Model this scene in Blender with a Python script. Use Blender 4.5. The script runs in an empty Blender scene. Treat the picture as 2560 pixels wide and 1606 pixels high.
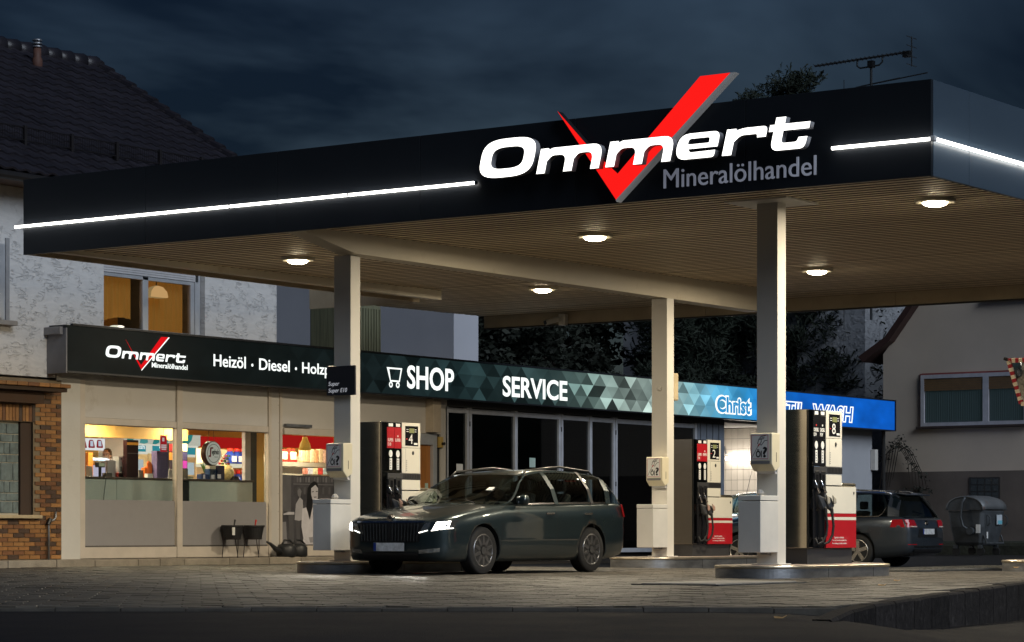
import bpy, bmesh, math, random
from mathutils import Vector, Matrix
R = math.radians
rnd = random.Random(7)
scene = bpy.context.scene
C = scene.collection

# ------------------------------------------------------------------ camera
# World: X runs along the shop front (away to the right), Y towards the shop, origin under the canopy's near corner.
CAM = Vector((-26.937, -12.962, 0.58))
HEAD = R(35.0)
FW = Vector((math.cos(HEAD), math.sin(HEAD), 0)); RT = Vector((math.sin(HEAD), -math.cos(HEAD), 0))
cam_d = bpy.data.cameras.new('camera'); cam = bpy.data.objects.new('camera', cam_d); C.objects.link(cam)
cam.location = CAM
cam.rotation_euler = (R(90), 0, HEAD - R(90))
cam_d.sensor_width = 36.0; cam_d.lens = 90.0
cam_d.shift_y = (1330 - 803) / 2560.0
cam_d.clip_start = 0.5; cam_d.clip_end = 2000
scene.camera = cam

# ------------------------------------------------------------------ sky, sun, exposure
SUN_EL, SUN_AZ = R(30), R(196)
world = bpy.data.worlds.new('World'); scene.world = world; world.use_nodes = True
wn, wl = world.node_tree.nodes, world.node_tree.links
wn.clear()
wo = wn.new('ShaderNodeOutputWorld'); wb = wn.new('ShaderNodeBackground')
sky = wn.new('ShaderNodeTexSky'); sky.sky_type = 'NISHITA'; sky.sun_disc = False
sky.sun_elevation = SUN_EL; sky.sun_rotation = SUN_AZ
sky.air_density = 1.6; sky.dust_density = 1.0; sky.ozone_density = 3.0
tc = wn.new('ShaderNodeTexCoord'); mp = wn.new('ShaderNodeMapping'); mp.inputs['Scale'].default_value = (1.5, 1.5, 4.0)
n1 = wn.new('ShaderNodeTexNoise'); n1.inputs['Scale'].default_value = 2.7; n1.inputs['Detail'].default_value = 5; n1.inputs['Roughness'].default_value = 0.56; n1.inputs['Distortion'].default_value = 0.5
rp = wn.new('ShaderNodeValToRGB')
rp.color_ramp.elements[0].position = 0.40; rp.color_ramp.elements[0].color = (0.10, 0.155, 0.28, 1)
rp.color_ramp.elements[1].position = 0.64; rp.color_ramp.elements[1].color = (0.58, 0.70, 0.98, 1)
mx = wn.new('ShaderNodeMix'); mx.data_type = 'RGBA'; mx.blend_type = 'MULTIPLY'; mx.inputs['Factor'].default_value = 1.0
wl.new(tc.outputs['Generated'], mp.inputs['Vector']); wl.new(mp.outputs['Vector'], n1.inputs['Vector'])
wl.new(n1.outputs['Fac'], rp.inputs['Fac']); wl.new(sky.outputs['Color'], mx.inputs['A']); wl.new(rp.outputs['Color'], mx.inputs['B'])
wl.new(mx.outputs['Result'], wb.inputs['Color']); wb.inputs['Strength'].default_value = 0.0145
wl.new(wb.outputs['Background'], wo.inputs['Surface'])

sun_d = bpy.data.lights.new('sun', 'SUN'); sun_d.energy = 1.75; sun_d.angle = R(38); sun_d.color = (0.80, 0.89, 1.0)
sun = bpy.data.objects.new('sun', sun_d); C.objects.link(sun)
sd = Vector((math.sin(SUN_AZ) * math.cos(SUN_EL), math.cos(SUN_AZ) * math.cos(SUN_EL), math.sin(SUN_EL)))
sun.rotation_euler = (-sd).to_track_quat('-Z', 'Y').to_euler(); sun.location = sd * 60

vs = scene.view_settings
vs.view_transform = 'Standard'; vs.look = 'None'; vs.exposure = 0.0; vs.gamma = 1.0; vs.use_curve_mapping = False
scene.render.engine = 'CYCLES'
scene.cycles.use_denoising = True
scene.cycles.max_bounces = 7; scene.cycles.transparent_max_bounces = 12; scene.cycles.glossy_bounces = 4
scene.cycles.sample_clamp_indirect = 4.0
scene.cycles.caustics_reflective = False; scene.cycles.caustics_refractive = False

# ------------------------------------------------------------------ materials
MATS = {}
def M(name, col, rough=0.5, metal=0.0, var=0.12, scale=6.0, bump=0.0, bscale=None, emit=0.0, ecol=None, spec=0.5, coat=0.0, alpha=1.0, trans=0.0, col2=None, island=0.0, stretch=None):
    """Principled material with object-space noise in colour and roughness; col2 adds worn patches; island varies colour per object."""
    if name in MATS: return MATS[name]
    m = bpy.data.materials.new(name); m.use_nodes = True; MATS[name] = m
    n, l = m.node_tree.nodes, m.node_tree.links
    b = n['Principled BSDF']
    b.inputs['Base Color'].default_value = (*col, 1); b.inputs['Roughness'].default_value = rough; b.inputs['Metallic'].default_value = metal
    b.inputs['Specular IOR Level'].default_value = spec; b.inputs['Coat Weight'].default_value = coat; b.inputs['Alpha'].default_value = alpha
    b.inputs['Transmission Weight'].default_value = trans
    if emit:
        b.inputs['Emission Color'].default_value = (*(ecol or col), 1); b.inputs['Emission Strength'].default_value = emit
    if var or bump or col2:
        t = n.new('ShaderNodeTexCoord'); src = t.outputs['Object']
        if stretch:
            mpn = n.new('ShaderNodeMapping'); mpn.inputs['Scale'].default_value = stretch; l.new(src, mpn.inputs['Vector']); src = mpn.outputs['Vector']
        nz = n.new('ShaderNodeTexNoise'); nz.inputs['Scale'].default_value = scale; nz.inputs['Detail'].default_value = 6; nz.inputs['Roughness'].default_value = 0.62
        l.new(src, nz.inputs['Vector'])
        r = n.new('ShaderNodeValToRGB'); e = r.color_ramp.elements
        e[0].position = 0.30; e[1].position = 0.72
        e[0].color = (*[c * (1 - var) for c in col], 1)
        e[1].color = (*[min(1, c * (1 + var)) for c in col], 1)
        if col2:
            x = e.new(0.62); x.color = (*col, 1); e[2].color = (*col2, 1); e[2].position = 0.76
        l.new(nz.outputs['Fac'], r.inputs['Fac'])
        out = r.outputs['Color']
        if island:
            oi = n.new('ShaderNodeObjectInfo'); mr = n.new('ShaderNodeMapRange'); mr.inputs['To Min'].default_value = 1 - island; mr.inputs['To Max'].default_value = 1 + island
            l.new(oi.outputs['Random'], mr.inputs['Value'])
            mm = n.new('ShaderNodeMix'); mm.data_type = 'RGBA'; mm.blend_type = 'MULTIPLY'; mm.inputs['Factor'].default_value = 1
            l.new(out, mm.inputs['A']); l.new(mr.outputs['Result'], mm.inputs['B']); out = mm.outputs['Result']
        l.new(out, b.inputs['Base Color'])
        rr = n.new('ShaderNodeMapRange'); rr.inputs['To Min'].default_value = max(0.02, rough * 0.8); rr.inputs['To Max'].default_value = min(1, rough * 1.25)
        l.new(nz.outputs['Fac'], rr.inputs['Value']); l.new(rr.outputs['Result'], b.inputs['Roughness'])
        if bump:
            nb = n.new('ShaderNodeTexNoise'); nb.inputs['Scale'].default_value = bscale or scale * 6; nb.inputs['Detail'].default_value = 4
            l.new(src, nb.inputs['Vector'])
            bp = n.new('ShaderNodeBump'); bp.inputs['Strength'].default_value = bump; bp.inputs['Distance'].default_value = 0.02
            l.new(nb.outputs['Fac'], bp.inputs['Height']); l.new(bp.outputs['Normal'], b.inputs['Normal'])
    return m
def EM(name, col, strength):
    """A lit surface: pure emission."""
    if name in MATS: return MATS[name]
    m = bpy.data.materials.new(name); m.use_nodes = True; MATS[name] = m
    n, l = m.node_tree.nodes, m.node_tree.links
    n.remove(n['Principled BSDF']); e = n.new('ShaderNodeEmission'); e.inputs['Color'].default_value = (*col, 1); e.inputs['Strength'].default_value = strength
    l.new(e.outputs['Emission'], n['Material Output'].inputs['Surface'])
    return m
def glass(name, tint=(0.9, 0.95, 0.95), clear=0.9, rough=0.02):
    """A window pane: mostly clear, reflecting more at grazing angles."""
    if name in MATS: return MATS[name]
    m = bpy.data.materials.new(name); m.use_nodes = True; MATS[name] = m
    n, l = m.node_tree.nodes, m.node_tree.links
    n.remove(n['Principled BSDF'])
    tr = n.new('ShaderNodeBsdfTransparent'); tr.inputs['Color'].default_value = (*[c * clear for c in tint], 1)
    gl = n.new('ShaderNodeBsdfGlossy'); gl.inputs['Roughness'].default_value = rough; gl.inputs['Color'].default_value = (0.9, 0.93, 0.95, 1)
    lw = n.new('ShaderNodeLayerWeight'); lw.inputs['Blend'].default_value = 0.5
    pw = n.new('ShaderNodeMath'); pw.operation = 'POWER'; pw.inputs[1].default_value = 4.0; l.new(lw.outputs['Facing'], pw.inputs[0])
    fr = n.new('ShaderNodeMath'); fr.operation = 'MULTIPLY_ADD'; fr.inputs[1].default_value = 0.7; fr.inputs[2].default_value = 0.03; l.new(pw.outputs[0], fr.inputs[0])
    mxs = n.new('ShaderNodeMixShader'); l.new(fr.outputs[0], mxs.inputs['Fac']); l.new(tr.outputs['BSDF'], mxs.inputs[1]); l.new(gl.outputs['BSDF'], mxs.inputs[2])
    l.new(mxs.outputs['Shader'], n['Material Output'].inputs['Surface'])
    return m

# ------------------------------------------------------------------ mesh helpers
def base_of(o):
    v = Vector((0, 0, 0))
    while o is not None:
        v = v + o.location; o = o.parent
    return v
def tag(o, label=None, cat=None, group=None, kind=None):
    if label: o['label'] = label
    if cat: o['category'] = cat
    if group: o['group'] = group
    if kind: o['kind'] = kind
    return o
def thing(name, label, cat, loc=(0, 0, 0), group=None, rz=0.0):
    o = bpy.data.objects.new(name, None); C.objects.link(o); o.location = loc; o.rotation_euler = (0, 0, rz); o.empty_display_size = 0.1
    return tag(o, label, cat, group)
class MB:
    """Collects faces; build() links them as ONE mesh object. Coordinates are world unless local=True."""
    def __init__(s): s.v = []; s.f = []; s.m = []; s.mi = 0
    def mat(s, i): s.mi = i; return s
    def add(s, vs, fs):
        b = len(s.v); s.v += [tuple(p) for p in vs]
        for f in fs: s.f.append([b + i for i in f]); s.m.append(s.mi)
        return s
    def box(s, x0, x1, y0, y1, z0, z1):
        return s.add([(x0, y0, z0), (x1, y0, z0), (x1, y1, z0), (x0, y1, z0), (x0, y0, z1), (x1, y0, z1), (x1, y1, z1), (x0, y1, z1)],
                     [(3, 2, 1, 0), (4, 5, 6, 7), (0, 1, 5, 4), (1, 2, 6, 5), (2, 3, 7, 6), (3, 0, 4, 7)])
    def prism(s, pts, vec):
        """Polygon pts (3D, planar) extruded by vec."""
        n = len(pts); vec = Vector(vec); a = [Vector(p) for p in pts]
        nrm = Vector((0, 0, 0))
        for i in range(n): nrm += a[i].cross(a[(i + 1) % n])
        if nrm.dot(vec) > 0: a.reverse()
        vs = a + [p + vec for p in a]
        fs = [tuple(range(n)), tuple(range(2 * n - 1, n - 1, -1))] + [(i, i + n, (i + 1) % n + n, (i + 1) % n) for i in range(n)]
        return s.add(vs, fs)
    def cyl(s, p0, p1, r0, r1=None, n=12, caps=True):
        p0, p1 = Vector(p0), Vector(p1); r1 = r0 if r1 is None else r1
        d = (p1 - p0).normalized(); a = d.orthogonal().normalized(); b = d.cross(a)
        vs = []
        for p, r in ((p0, r0), (p1, r1)):
            for i in range(n):
                t = 2 * math.pi * i / n; vs.append(p + a * (r * math.cos(t)) + b * (r * math.sin(t)))
        fs = [(i, (i + 1) % n, (i + 1) % n + n, i + n) for i in range(n)]
        if caps: fs += [tuple(range(n - 1, -1, -1)), tuple(range(n, 2 * n))]
        return s.add(vs, fs)
    def tube(s, pts, r, n=8):
        pts = [Vector(p) for p in pts]; rings = []
        prev = None
        for i, p in enumerate(pts):
            d = (pts[min(i + 1, len(pts) - 1)] - pts[max(i - 1, 0)]).normalized()
            a = d.orthogonal().normalized() if prev is None else (prev - d * prev.dot(d)).normalized()
            prev = a; b = d.cross(a); rr = r[i] if isinstance(r, (list, tuple)) else r
            rings.append([p + a * (rr * math.cos(2 * math.pi * k / n)) + b * (rr * math.sin(2 * math.pi * k / n)) for k in range(n)])
        vs = [v for g in rings for v in g]; fs = []
        for i in range(len(rings) - 1):
            for k in range(n): fs.append((i * n + k, i * n + (k + 1) % n, (i + 1) * n + (k + 1) % n, (i + 1) * n + k))
        fs += [tuple(range(n - 1, -1, -1)), tuple(range((len(rings) - 1) * n, len(rings) * n))]
        return s.add(vs, fs)
    def lathe(s, prof, c=(0, 0, 0), axis='z', n=24):
        """prof: (radius, height) pairs, bottom to top."""
        c = Vector(c); vs = []; m = len(prof)
        for r, h in prof:
            for k in range(n):
                t = 2 * math.pi * k / n; x, y = r * math.cos(t), r * math.sin(t)
                vs.append(c + (Vector((x, y, h)) if axis == 'z' else Vector((x, h, y)) if axis == 'y' else Vector((h, x, y))))
        fs = [(i * n + k, i * n + (k + 1) % n, (i + 1) * n + (k + 1) % n, (i + 1) * n + k) for i in range(m - 1) for k in range(n)]
        if axis == 'y': fs = [f[::-1] for f in fs]
        caps = [tuple(range(n - 1, -1, -1)), tuple(range((m - 1) * n, m * n))]
        if axis == 'y': caps = [c_[::-1] for c_ in caps]
        return s.add(vs, fs + caps)
    def grid(s, rows):
        """rows: list of equal-length point lists."""
        m, k = len(rows), len(rows[0])
        return s.add([p for r in rows for p in r], [(i * k + j, i * k + j + 1, (i + 1) * k + j + 1, (i + 1) * k + j) for i in range(m - 1) for j in range(k - 1)])
    def build(s, name, mat, parent=None, smooth=False, bevel=0.0, local=False, sub=0, seg=2, autosm=None):
        me = bpy.data.meshes.new(name); off = Vector((0, 0, 0)) if (local or parent is None) else base_of(parent)
        me.from_pydata([Vector(p) - off for p in s.v], [], s.f)
        for mm in (mat if isinstance(mat, (list, tuple)) else [mat]): me.materials.append(mm)
        for p, i in zip(me.polygons, s.m): p.material_index = i; p.use_smooth = smooth
        me.update()
        o = bpy.data.objects.new(name, me); C.objects.link(o); o.parent = parent
        if bevel:
            b = o.modifiers.new('bevel', 'BEVEL'); b.width = bevel; b.segments = seg; b.limit_method = 'ANGLE'; b.angle_limit = R(40)
        if sub:
            q = o.modifiers.new('sub', 'SUBSURF'); q.levels = sub; q.render_levels = sub
        return o
def bx(name, mat, parent, x0, x1, y0, y1, z0, z1, bevel=0.0, **k): return MB().box(x0, x1, y0, y1, z0, z1).build(name, mat, parent, bevel=bevel, **k)
def share(src, parent, loc=(0, 0, 0), rot=None, mat=None, name=None, scale=None):
    """Another object with the same mesh data."""
    o = bpy.data.objects.new(name or src.name.split('.')[0], src.data); C.objects.link(o); o.parent = parent; o.location = loc
    if rot: o.rotation_euler = rot
    if scale: o.scale = scale
    if mat: o.material_slots[0].link = 'OBJECT'; o.material_slots[0].material = mat
    return o
def copy_tree(o, parent=None):
    c = o.copy(); C.objects.link(c); c.parent = parent
    for ch in [x for x in C.objects if x.parent == o]: copy_tree(ch, c)
    return c

# faces for flat lettering: '-Y' stands in the shop front's plane, '-X' in the canopy front's plane, '+X' the reverse
def face_pt(face, a, h, o, out=0.0):
    """a: across to the right as read, h: up, o: (x, y, z) origin, out: towards the reader."""
    if face == '-Y': return Vector((o[0] + a, o[1] - out, o[2] + h))
    if face == '-X': return Vector((o[0] - out, o[1] - a, o[2] + h))
    return Vector((o[0] + a, o[1] + h, o[2] + out))
def curve_mesh(cu, extrude):
    cu.dimensions = '2D'; cu.fill_mode = 'BOTH'; cu.extrude = extrude / 2
    o = bpy.data.objects.new('tmp', cu); C.objects.link(o)
    dg = bpy.context.evaluated_depsgraph_get(); me = bpy.data.meshes.new_from_object(o.evaluated_get(dg)); C.objects.unlink(o); bpy.data.objects.remove(o)
    return me
def place_flat(me, name, mat, parent, face, o, fit_w, fit_h, depth, shear=0.0, out=0.0, keep=False):
    xs = [v.co.x for v in me.vertices]; ys = [v.co.y for v in me.vertices]
    x0, x1, y0, y1 = min(xs), max(xs), min(ys), max(ys)
    sx = fit_w / (x1 - x0) if fit_w else 1; sy = fit_h / (y1 - y0) if fit_h else sx
    if not fit_w: sx = sy
    off = base_of(parent) if parent else Vector((0, 0, 0))
    for v in me.vertices:
        a, h = (v.co.x - x0) * sx, (v.co.y - y0) * sy
        a += h * shear
        v.co = face_pt(face, a, h, o, out + depth * (0.5 + (0.5 if v.co.z > 0 else -0.5))) - off
    me.materials.clear(); me.materials.append(mat)
    ob = bpy.data.objects.new(name, me); C.objects.link(ob); ob.parent = parent
    return ob
def text(s, name, mat, parent, face, o, w=None, h=None, depth=0.004, bold=0.0, shear=0.0, out=0.002, spacing=1.0):
    cu = bpy.data.curves.new('t', 'FONT'); cu.body = s; cu.size = 1.0; cu.offset = bold; cu.space_character = spacing; cu.resolution_u = 4
    me = curve_mesh(cu, 0.1); return place_flat(me, name, mat, parent, face, o, w, h, depth, shear, out)
def rounded(pts, n=5):
    """pts: (x, y) or (x, y, radius): polygon with rounded corners."""
    out = []; k = len(pts)
    for i, p in enumerate(pts):
        r = p[2] if len(p) > 2 else 0
        P = Vector(p[:2])
        if not r: out.append((P.x, P.y)); continue
        a = (Vector(pts[i - 1][:2]) - P); b = (Vector(pts[(i + 1) % k][:2]) - P)
        la, lb = a.length, b.length; a.normalize(); b.normalize()
        rr = min(r, la * 0.5, lb * 0.5)
        for j in range(n + 1):
            t = j / n; q = P + a * rr * (1 - t) ** 2 + b * rr * t ** 2
            out.append((q.x, q.y))
    return out
def outline(paths, name, mat, parent, face, o, w, h, depth, shear=0.0, out=0.0):
    cu = bpy.data.curves.new('t', 'CURVE')
    cu.dimensions = '2D'
    for pts in paths:
        sp = cu.splines.new('POLY'); sp.points.add(len(pts) - 1)
        for q, (x, y) in zip(sp.points, pts): q.co = (x, y, 0, 1)
        sp.use_cyclic_u = True
    return place_flat(curve_mesh(cu, 0.1), name, mat, parent, face, o, w, h, depth, shear, out)
def plate(pts, name, mat, parent, face, o, depth, out=0.0):
    """A flat shape given in (across, up) metres from o, with thickness."""
    off = face_pt(face, 0, 0, (0, 0, 0), 1.0)
    return MB().prism([face_pt(face, a, h, o, out) for a, h in pts], off * depth).build(name, mat, parent)
def disc(a, h, r, n=20, sq=1.0): return [(a + r * math.cos(2 * math.pi * i / n), h + r * sq * math.sin(2 * math.pi * i / n)) for i in range(n)]
def project(p):
    d = Vector(p) - CAM; D = d.dot(FW)
    return 1280 + 6400 * d.dot(RT) / D, 1330 - 6400 * d.z / D, D
def rd(r, D, z=0.0):
    p = CAM + FW * D + RT * r; return Vector((p.x, p.y, z))
# ------------------------------------------------------------------ shared materials
BLACK = M('black_plastic', (0.012, 0.012, 0.013), 0.45, var=0.2)
RUBBER = M('rubber', (0.010, 0.010, 0.011), 0.7, var=0.2)
WHITE = M('white_enamel', (0.62, 0.60, 0.56), 0.35, var=0.06, scale=3)
CREAM = M('cream_plastic', (0.66, 0.60, 0.44), 0.35, var=0.05, scale=4)
GALV = M('galvanised_steel', (0.32, 0.33, 0.35), 0.42, metal=0.8, var=0.25, scale=5)
CHROME = M('chrome', (0.7, 0.7, 0.72), 0.12, metal=1.0, var=0)
ALU = M('aluminium_frame', (0.50, 0.52, 0.55), 0.42, metal=0.35, var=0.1, scale=4)
RED = M('red_enamel', (0.42, 0.012, 0.02), 0.32, var=0.05)
PRINT_BLACK = M('black_print', (0.015, 0.015, 0.017), 0.5, var=0)
PRINT_WHITE = M('white_print', (0.75, 0.75, 0.73), 0.5, var=0)
PRINT_RED = M('red_print', (0.5, 0.02, 0.02), 0.5, var=0)

# ------------------------------------------------------------------ the ground
def lerp_tab(x, tab):
    if x <= tab[0][0]: return tab[0][1]
    for (a, b), (c, d) in zip(tab, tab[1:]):
        if x <= c: return b + (d - b) * (x - a) / (c - a)
    return tab[-1][1]
def sstep(a, b, x):
    t = max(0, min(1, (x - a) / (b - a))); return t * t * (3 - 2 * t)
def kerb_r(D): return lerp_tab(D, [(14.0, 1.0), (16.6, 1.76), (18.0, 2.25), (19.4, 2.67), (22.4, 3.62), (28.7, 5.72), (35.5, 8.0), (44.5, 11.0), (120, 36)])
def road_z(r, D):
    z = -lerp_tab(r, [(-12, 0.03), (0, 0.03), (1.5, 0.034), (2.3, 0.045), (2.75, 0.13), (3.4, 0.26), (6.0, 0.43), (20, 0.55), (60, 0.7)])
    return z - 0.10 * sstep(18, 8, D)
def lot_z(x, y): return -0.13 * sstep(7.5, 13, x) * sstep(15.5, 11.5, y) * sstep(29, 24, x)
ASPHALT = M('road_asphalt', (0.011, 0.013, 0.019), 0.7, spec=0.05, col2=(0.019, 0.021, 0.027), var=0.35, scale=1.3, bump=0.5, bscale=90)
mb = MB()
rs = [-700, -200, -60, -25, -12, -8, -5, -3, -1, 0, .6, 1.2, 1.6, 2, 2.4, 2.8, 3.2, 3.8, 4.6, 5.6, 7, 10, 15, 30, 80, 250, 700]
Ds = [-300, -60, -10, 4, 8, 10, 12, 13, 14, 15, 16, 17, 18, 19, 20, 22, 25, 30, 40, 70, 150, 400, 1200]
mb.grid([[rd(r, D, min(road_z(r, D), -0.03) if abs(r) < 60 and D < 150 else -0.75) for r in rs] for D in Ds])
road = tag(mb.build('road', ASPHALT, smooth=True), kind='structure')

LOT = M('forecourt_bed', (0.032, 0.030, 0.029), 0.8, spec=.15, var=0.3, scale=2.0, bump=0.4, bscale=60)
mb = MB()
Dl = [19.62, 20, 21, 22, 23, 24, 26, 28, 30, 32, 34, 36, 38, 40, 42, 45, 48, 51, 54, 57, 60, 64, 68, 74, 85, 110]
rows = []
for D in Dl:
    k = kerb_r(D); rows.append([])
    for j in range(26):
        r = k - 0.02 - (k + 40) * (j / 25) ** 1.6
        p = rd(r, D); p.z = lot_z(p.x, p.y) - 0.014; rows[-1].append(p)
rows.insert(0, [Vector((p.x, p.y, p.z - .3)) for p in rows[0]])
mb.grid([list(reversed(q)) for q in rows])
forecourt = tag(mb.build('forecourt', LOT, smooth=True), kind='structure')
# hexagonal concrete pavers
PAVER = M('paver_concrete', (0.078, 0.069, 0.057), 0.55, spec=0.22, var=0.3, scale=0.8, bump=0.4, bscale=70, col2=(0.038, 0.034, 0.031), island=0.3)
def stains(m):
    '''Oil and tyre stains that run on across the pavers.'''
    n, l = m.node_tree.nodes, m.node_tree.links; b = n['Principled BSDF']; src = b.inputs['Base Color'].links[0].from_socket
    g = n.new('ShaderNodeNewGeometry'); nz = n.new('ShaderNodeTexNoise'); nz.inputs['Scale'].default_value = .55; nz.inputs['Detail'].default_value = 5; nz.inputs['Roughness'].default_value = .6; l.new(g.outputs['Position'], nz.inputs['Vector'])
    r = n.new('ShaderNodeValToRGB'); r.color_ramp.elements[0].position = .50; r.color_ramp.elements[0].color = (1, 1, 1, 1); r.color_ramp.elements[1].position = .66; r.color_ramp.elements[1].color = (.42, .42, .44, 1); l.new(nz.outputs['Fac'], r.inputs['Fac'])
    mm = n.new('ShaderNodeMix'); mm.data_type = 'RGBA'; mm.blend_type = 'MULTIPLY'; mm.inputs['Factor'].default_value = 1; l.new(src, mm.inputs['A']); l.new(r.outputs['Color'], mm.inputs['B']); l.new(mm.outputs['Result'], b.inputs['Base Color'])
stains(PAVER)
hw = 0.16                      # centre to flat side
hexr = hw / math.cos(R(30)); jnt = 0.006
def hex_pts(r, z, a0=0.0): return [(r * math.cos(R(60 * k + 30) + a0), r * math.sin(R(60 * k + 30) + a0), z) for k in range(6)]
HEXROT = R(12)
def hex_vf():
    vs = hex_pts(hexr - jnt, -0.03) + hex_pts(hexr - jnt, -0.007) + hex_pts(hexr - jnt - 0.007, 0.0)
    fs = [(i, (i + 1) % 6, (i + 1) % 6 + 6, i + 6) for i in range(6)] + [(i + 6, (i + 1) % 6 + 6, (i + 1) % 6 + 12, i + 12) for i in range(6)] + [tuple(range(12, 18))]
    return vs, fs
hv, hf = hex_vf()
cs, sn = math.cos(HEXROT), math.sin(HEXROT)
cells = []
for i in range(-120, 130):
    for j in range(-120, 130):
        a = i * 2 * hw + (j % 2) * hw; b = j * hexr * 1.5
        x, y = a * cs - b * sn - 2, a * sn + b * cs + 6
        if y > 17.25 or x > 9.2: continue
        px, py, D = project((x, y, 0))
        if D < 19.90 or D > 60 or px < -260 or px > 2950: continue
        p = Vector((x, y, 0)) - CAM
        if p.dot(RT) > kerb_r(D) - 0.24: continue
        cells.append((D, px, x, y))
cells.sort()
near = [c for c in cells if 0 <= c[1] <= 2560 and c[0] < 26][:300]
nset = set(near)
pm = MB().add(hv, hf).build('paver', PAVER, forecourt, local=True)
pm.data.transform(Matrix.Rotation(HEXROT, 4, 'Z'))
first = True
for c in near:
    o = pm if first else share(pm, forecourt); first = False
    o.location = (c[2], c[3], rnd.uniform(-0.003, 0.003) + lot_z(c[2], c[3])); o.rotation_euler = (rnd.uniform(-.006, .006), rnd.uniform(-.006, .006), 0)
mb = MB()
for c in cells:
    if c in nset: continue
    dz = rnd.uniform(-0.003, 0.003) + lot_z(c[2], c[3]); ta, tb = rnd.uniform(-.007, .007), rnd.uniform(-.007, .007)
    mb.add([(c[2] + x * cs - y * sn, c[3] + x * sn + y * cs, z + dz + x * ta + y * tb) for x, y, z in hv], hf)
tag(mb.build('paver_field', PAVER, forecourt), kind='stuff')

# kerb along the raised edge of the forecourt
KERB = M('kerb_concrete', (0.032, 0.028, 0.027), 0.9, spec=0.15, var=0.6, scale=11, bump=0.9, bscale=28, col2=(0.12, 0.11, 0.10), island=0.3)
kerb = thing('kerb', 'tall dark concrete kerb along the raised forecourt edge', 'kerb', tuple(rd(4.5, 25)))
D = 15.2; pts = []
while D < 62: pts.append(D); D += 0.94
for a, b in zip(pts, pts[1:]):
    mb = MB(); vs = []
    for D in (a + 0.016, b - 0.016):
        top = 0.012 - 0.17 * sstep(19.6, 15.4, D)
        zb = min(road_z(kerb_r(D), D), top - .05) - 0.15
        k = kerb_r(D); q = rd(k, D); q2 = rd(k - 0.14, D + 0.05)
        jx = rnd.uniform(-.006, .006)
        vs += [(q.x, q.y, zb), (q.x, q.y, top - 0.02 + jx), (q.x - .012, q.y + .015, top + jx), (q2.x, q2.y, top + jx), (q2.x, q2.y, zb)]
    mb.add(vs, [(0, 1, 6, 5), (1, 2, 7, 6), (2, 3, 8, 7), (3, 4, 9, 8), (4, 3, 2, 1, 0), (5, 6, 7, 8, 9)])
    mb.build('kerbstone', KERB, kerb)
# pale edging slabs where the pavers meet the asphalt
edg = thing('edging_strip', 'narrow pale edging slabs between the pavers and the road asphalt', 'edging', tuple(rd(0, 19.6)))
EDGE = M('edging_concrete', (0.070, 0.064, 0.056), 0.8, spec=.15, var=0.35, scale=3, bump=0.4)
for i in range(0, 26):
    r1 = 2.50 - i * 0.5; r0 = r1 - 0.495
    if r1 > 2.6: continue
    a, b, c_, d = rd(r0, 19.58, -0.14), rd(r1, 19.58, -0.14), rd(r1, 19.76, -0.14), rd(r0, 19.76, -0.14)
    MB().prism([a, b, c_, d], (0, 0, 0.135 + 0.004 * (i % 3))).build('edging_slab', EDGE, edg, bevel=0.006)

# gutter plate and manhole by the pump island
IRON = M('checker_plate', (0.10, 0.10, 0.095), 0.55, metal=0.5, var=0.3, scale=9, bump=0.7, bscale=60)
pl = bx('drain_grate', IRON, None, 6.7, 10.9, 3.42, 4.35, 0.0, 0.035, bevel=0.008); tag(pl, 'long flat steel drain grate lying behind the right pump island', 'grate')
for k in range(20):
    bx('grate_bar', IRON, pl, 6.75 + k * 0.21, 6.80 + k * 0.21, 3.44, 4.33, 0.036, 0.046)
mh = bx('shaft_cover', M('cover_slab', (0.22, 0.21, 0.19), 0.7, var=0.25, scale=4, bump=0.5), None, -3.1, -1.3, 1.05, 2.0, 0.0, 0.022, bevel=0.008)
tag(mh, 'pale rectangular shaft cover in the paving before the right island', 'cover')
bx('cover_frame', IRON, mh, -3.18, -1.22, 0.97, 2.08, -0.02, 0.012)
LEAF = M('dry_leaf', (0.30, 0.17, 0.05), 0.7, var=0.3)
for k, (r, D, lab) in enumerate([(4.45, 29.6, 'small dry leaf on pavers right of the near pump island'), (1.87, 17.9, 'brown leaf lying on dark asphalt before the lowered kerb'), (7.4, 37.6, 'yellow leaf lying beside the steel drain grate'), (3.9, 27.0, 'tiny fallen leaf on the paving before the near island')]):
    p = rd(r, D); z = 0.01 if D > 19.6 else road_z(r, D) + 0.012
    if k == 2: z = 0.05
    l = MB().add([(p.x + a, p.y + b, z + c_) for a, b, c_ in [(-.07, 0, 0.006), (-.02, .035, .016), (.06, .01, .008), (.09, -.01, .02), (-.01, -.035, .004)]] + [(p.x, p.y, z + .001)], [(0, 1, 5), (1, 2, 5), (2, 3, 5), (3, 4, 5), (4, 0, 5)]).build('fallen_leaf', LEAF)
    s_ = l.modifiers.new('t', 'SOLIDIFY'); s_.thickness = 0.002
    tag(l, lab, 'leaf', 'fallen leaves')

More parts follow.
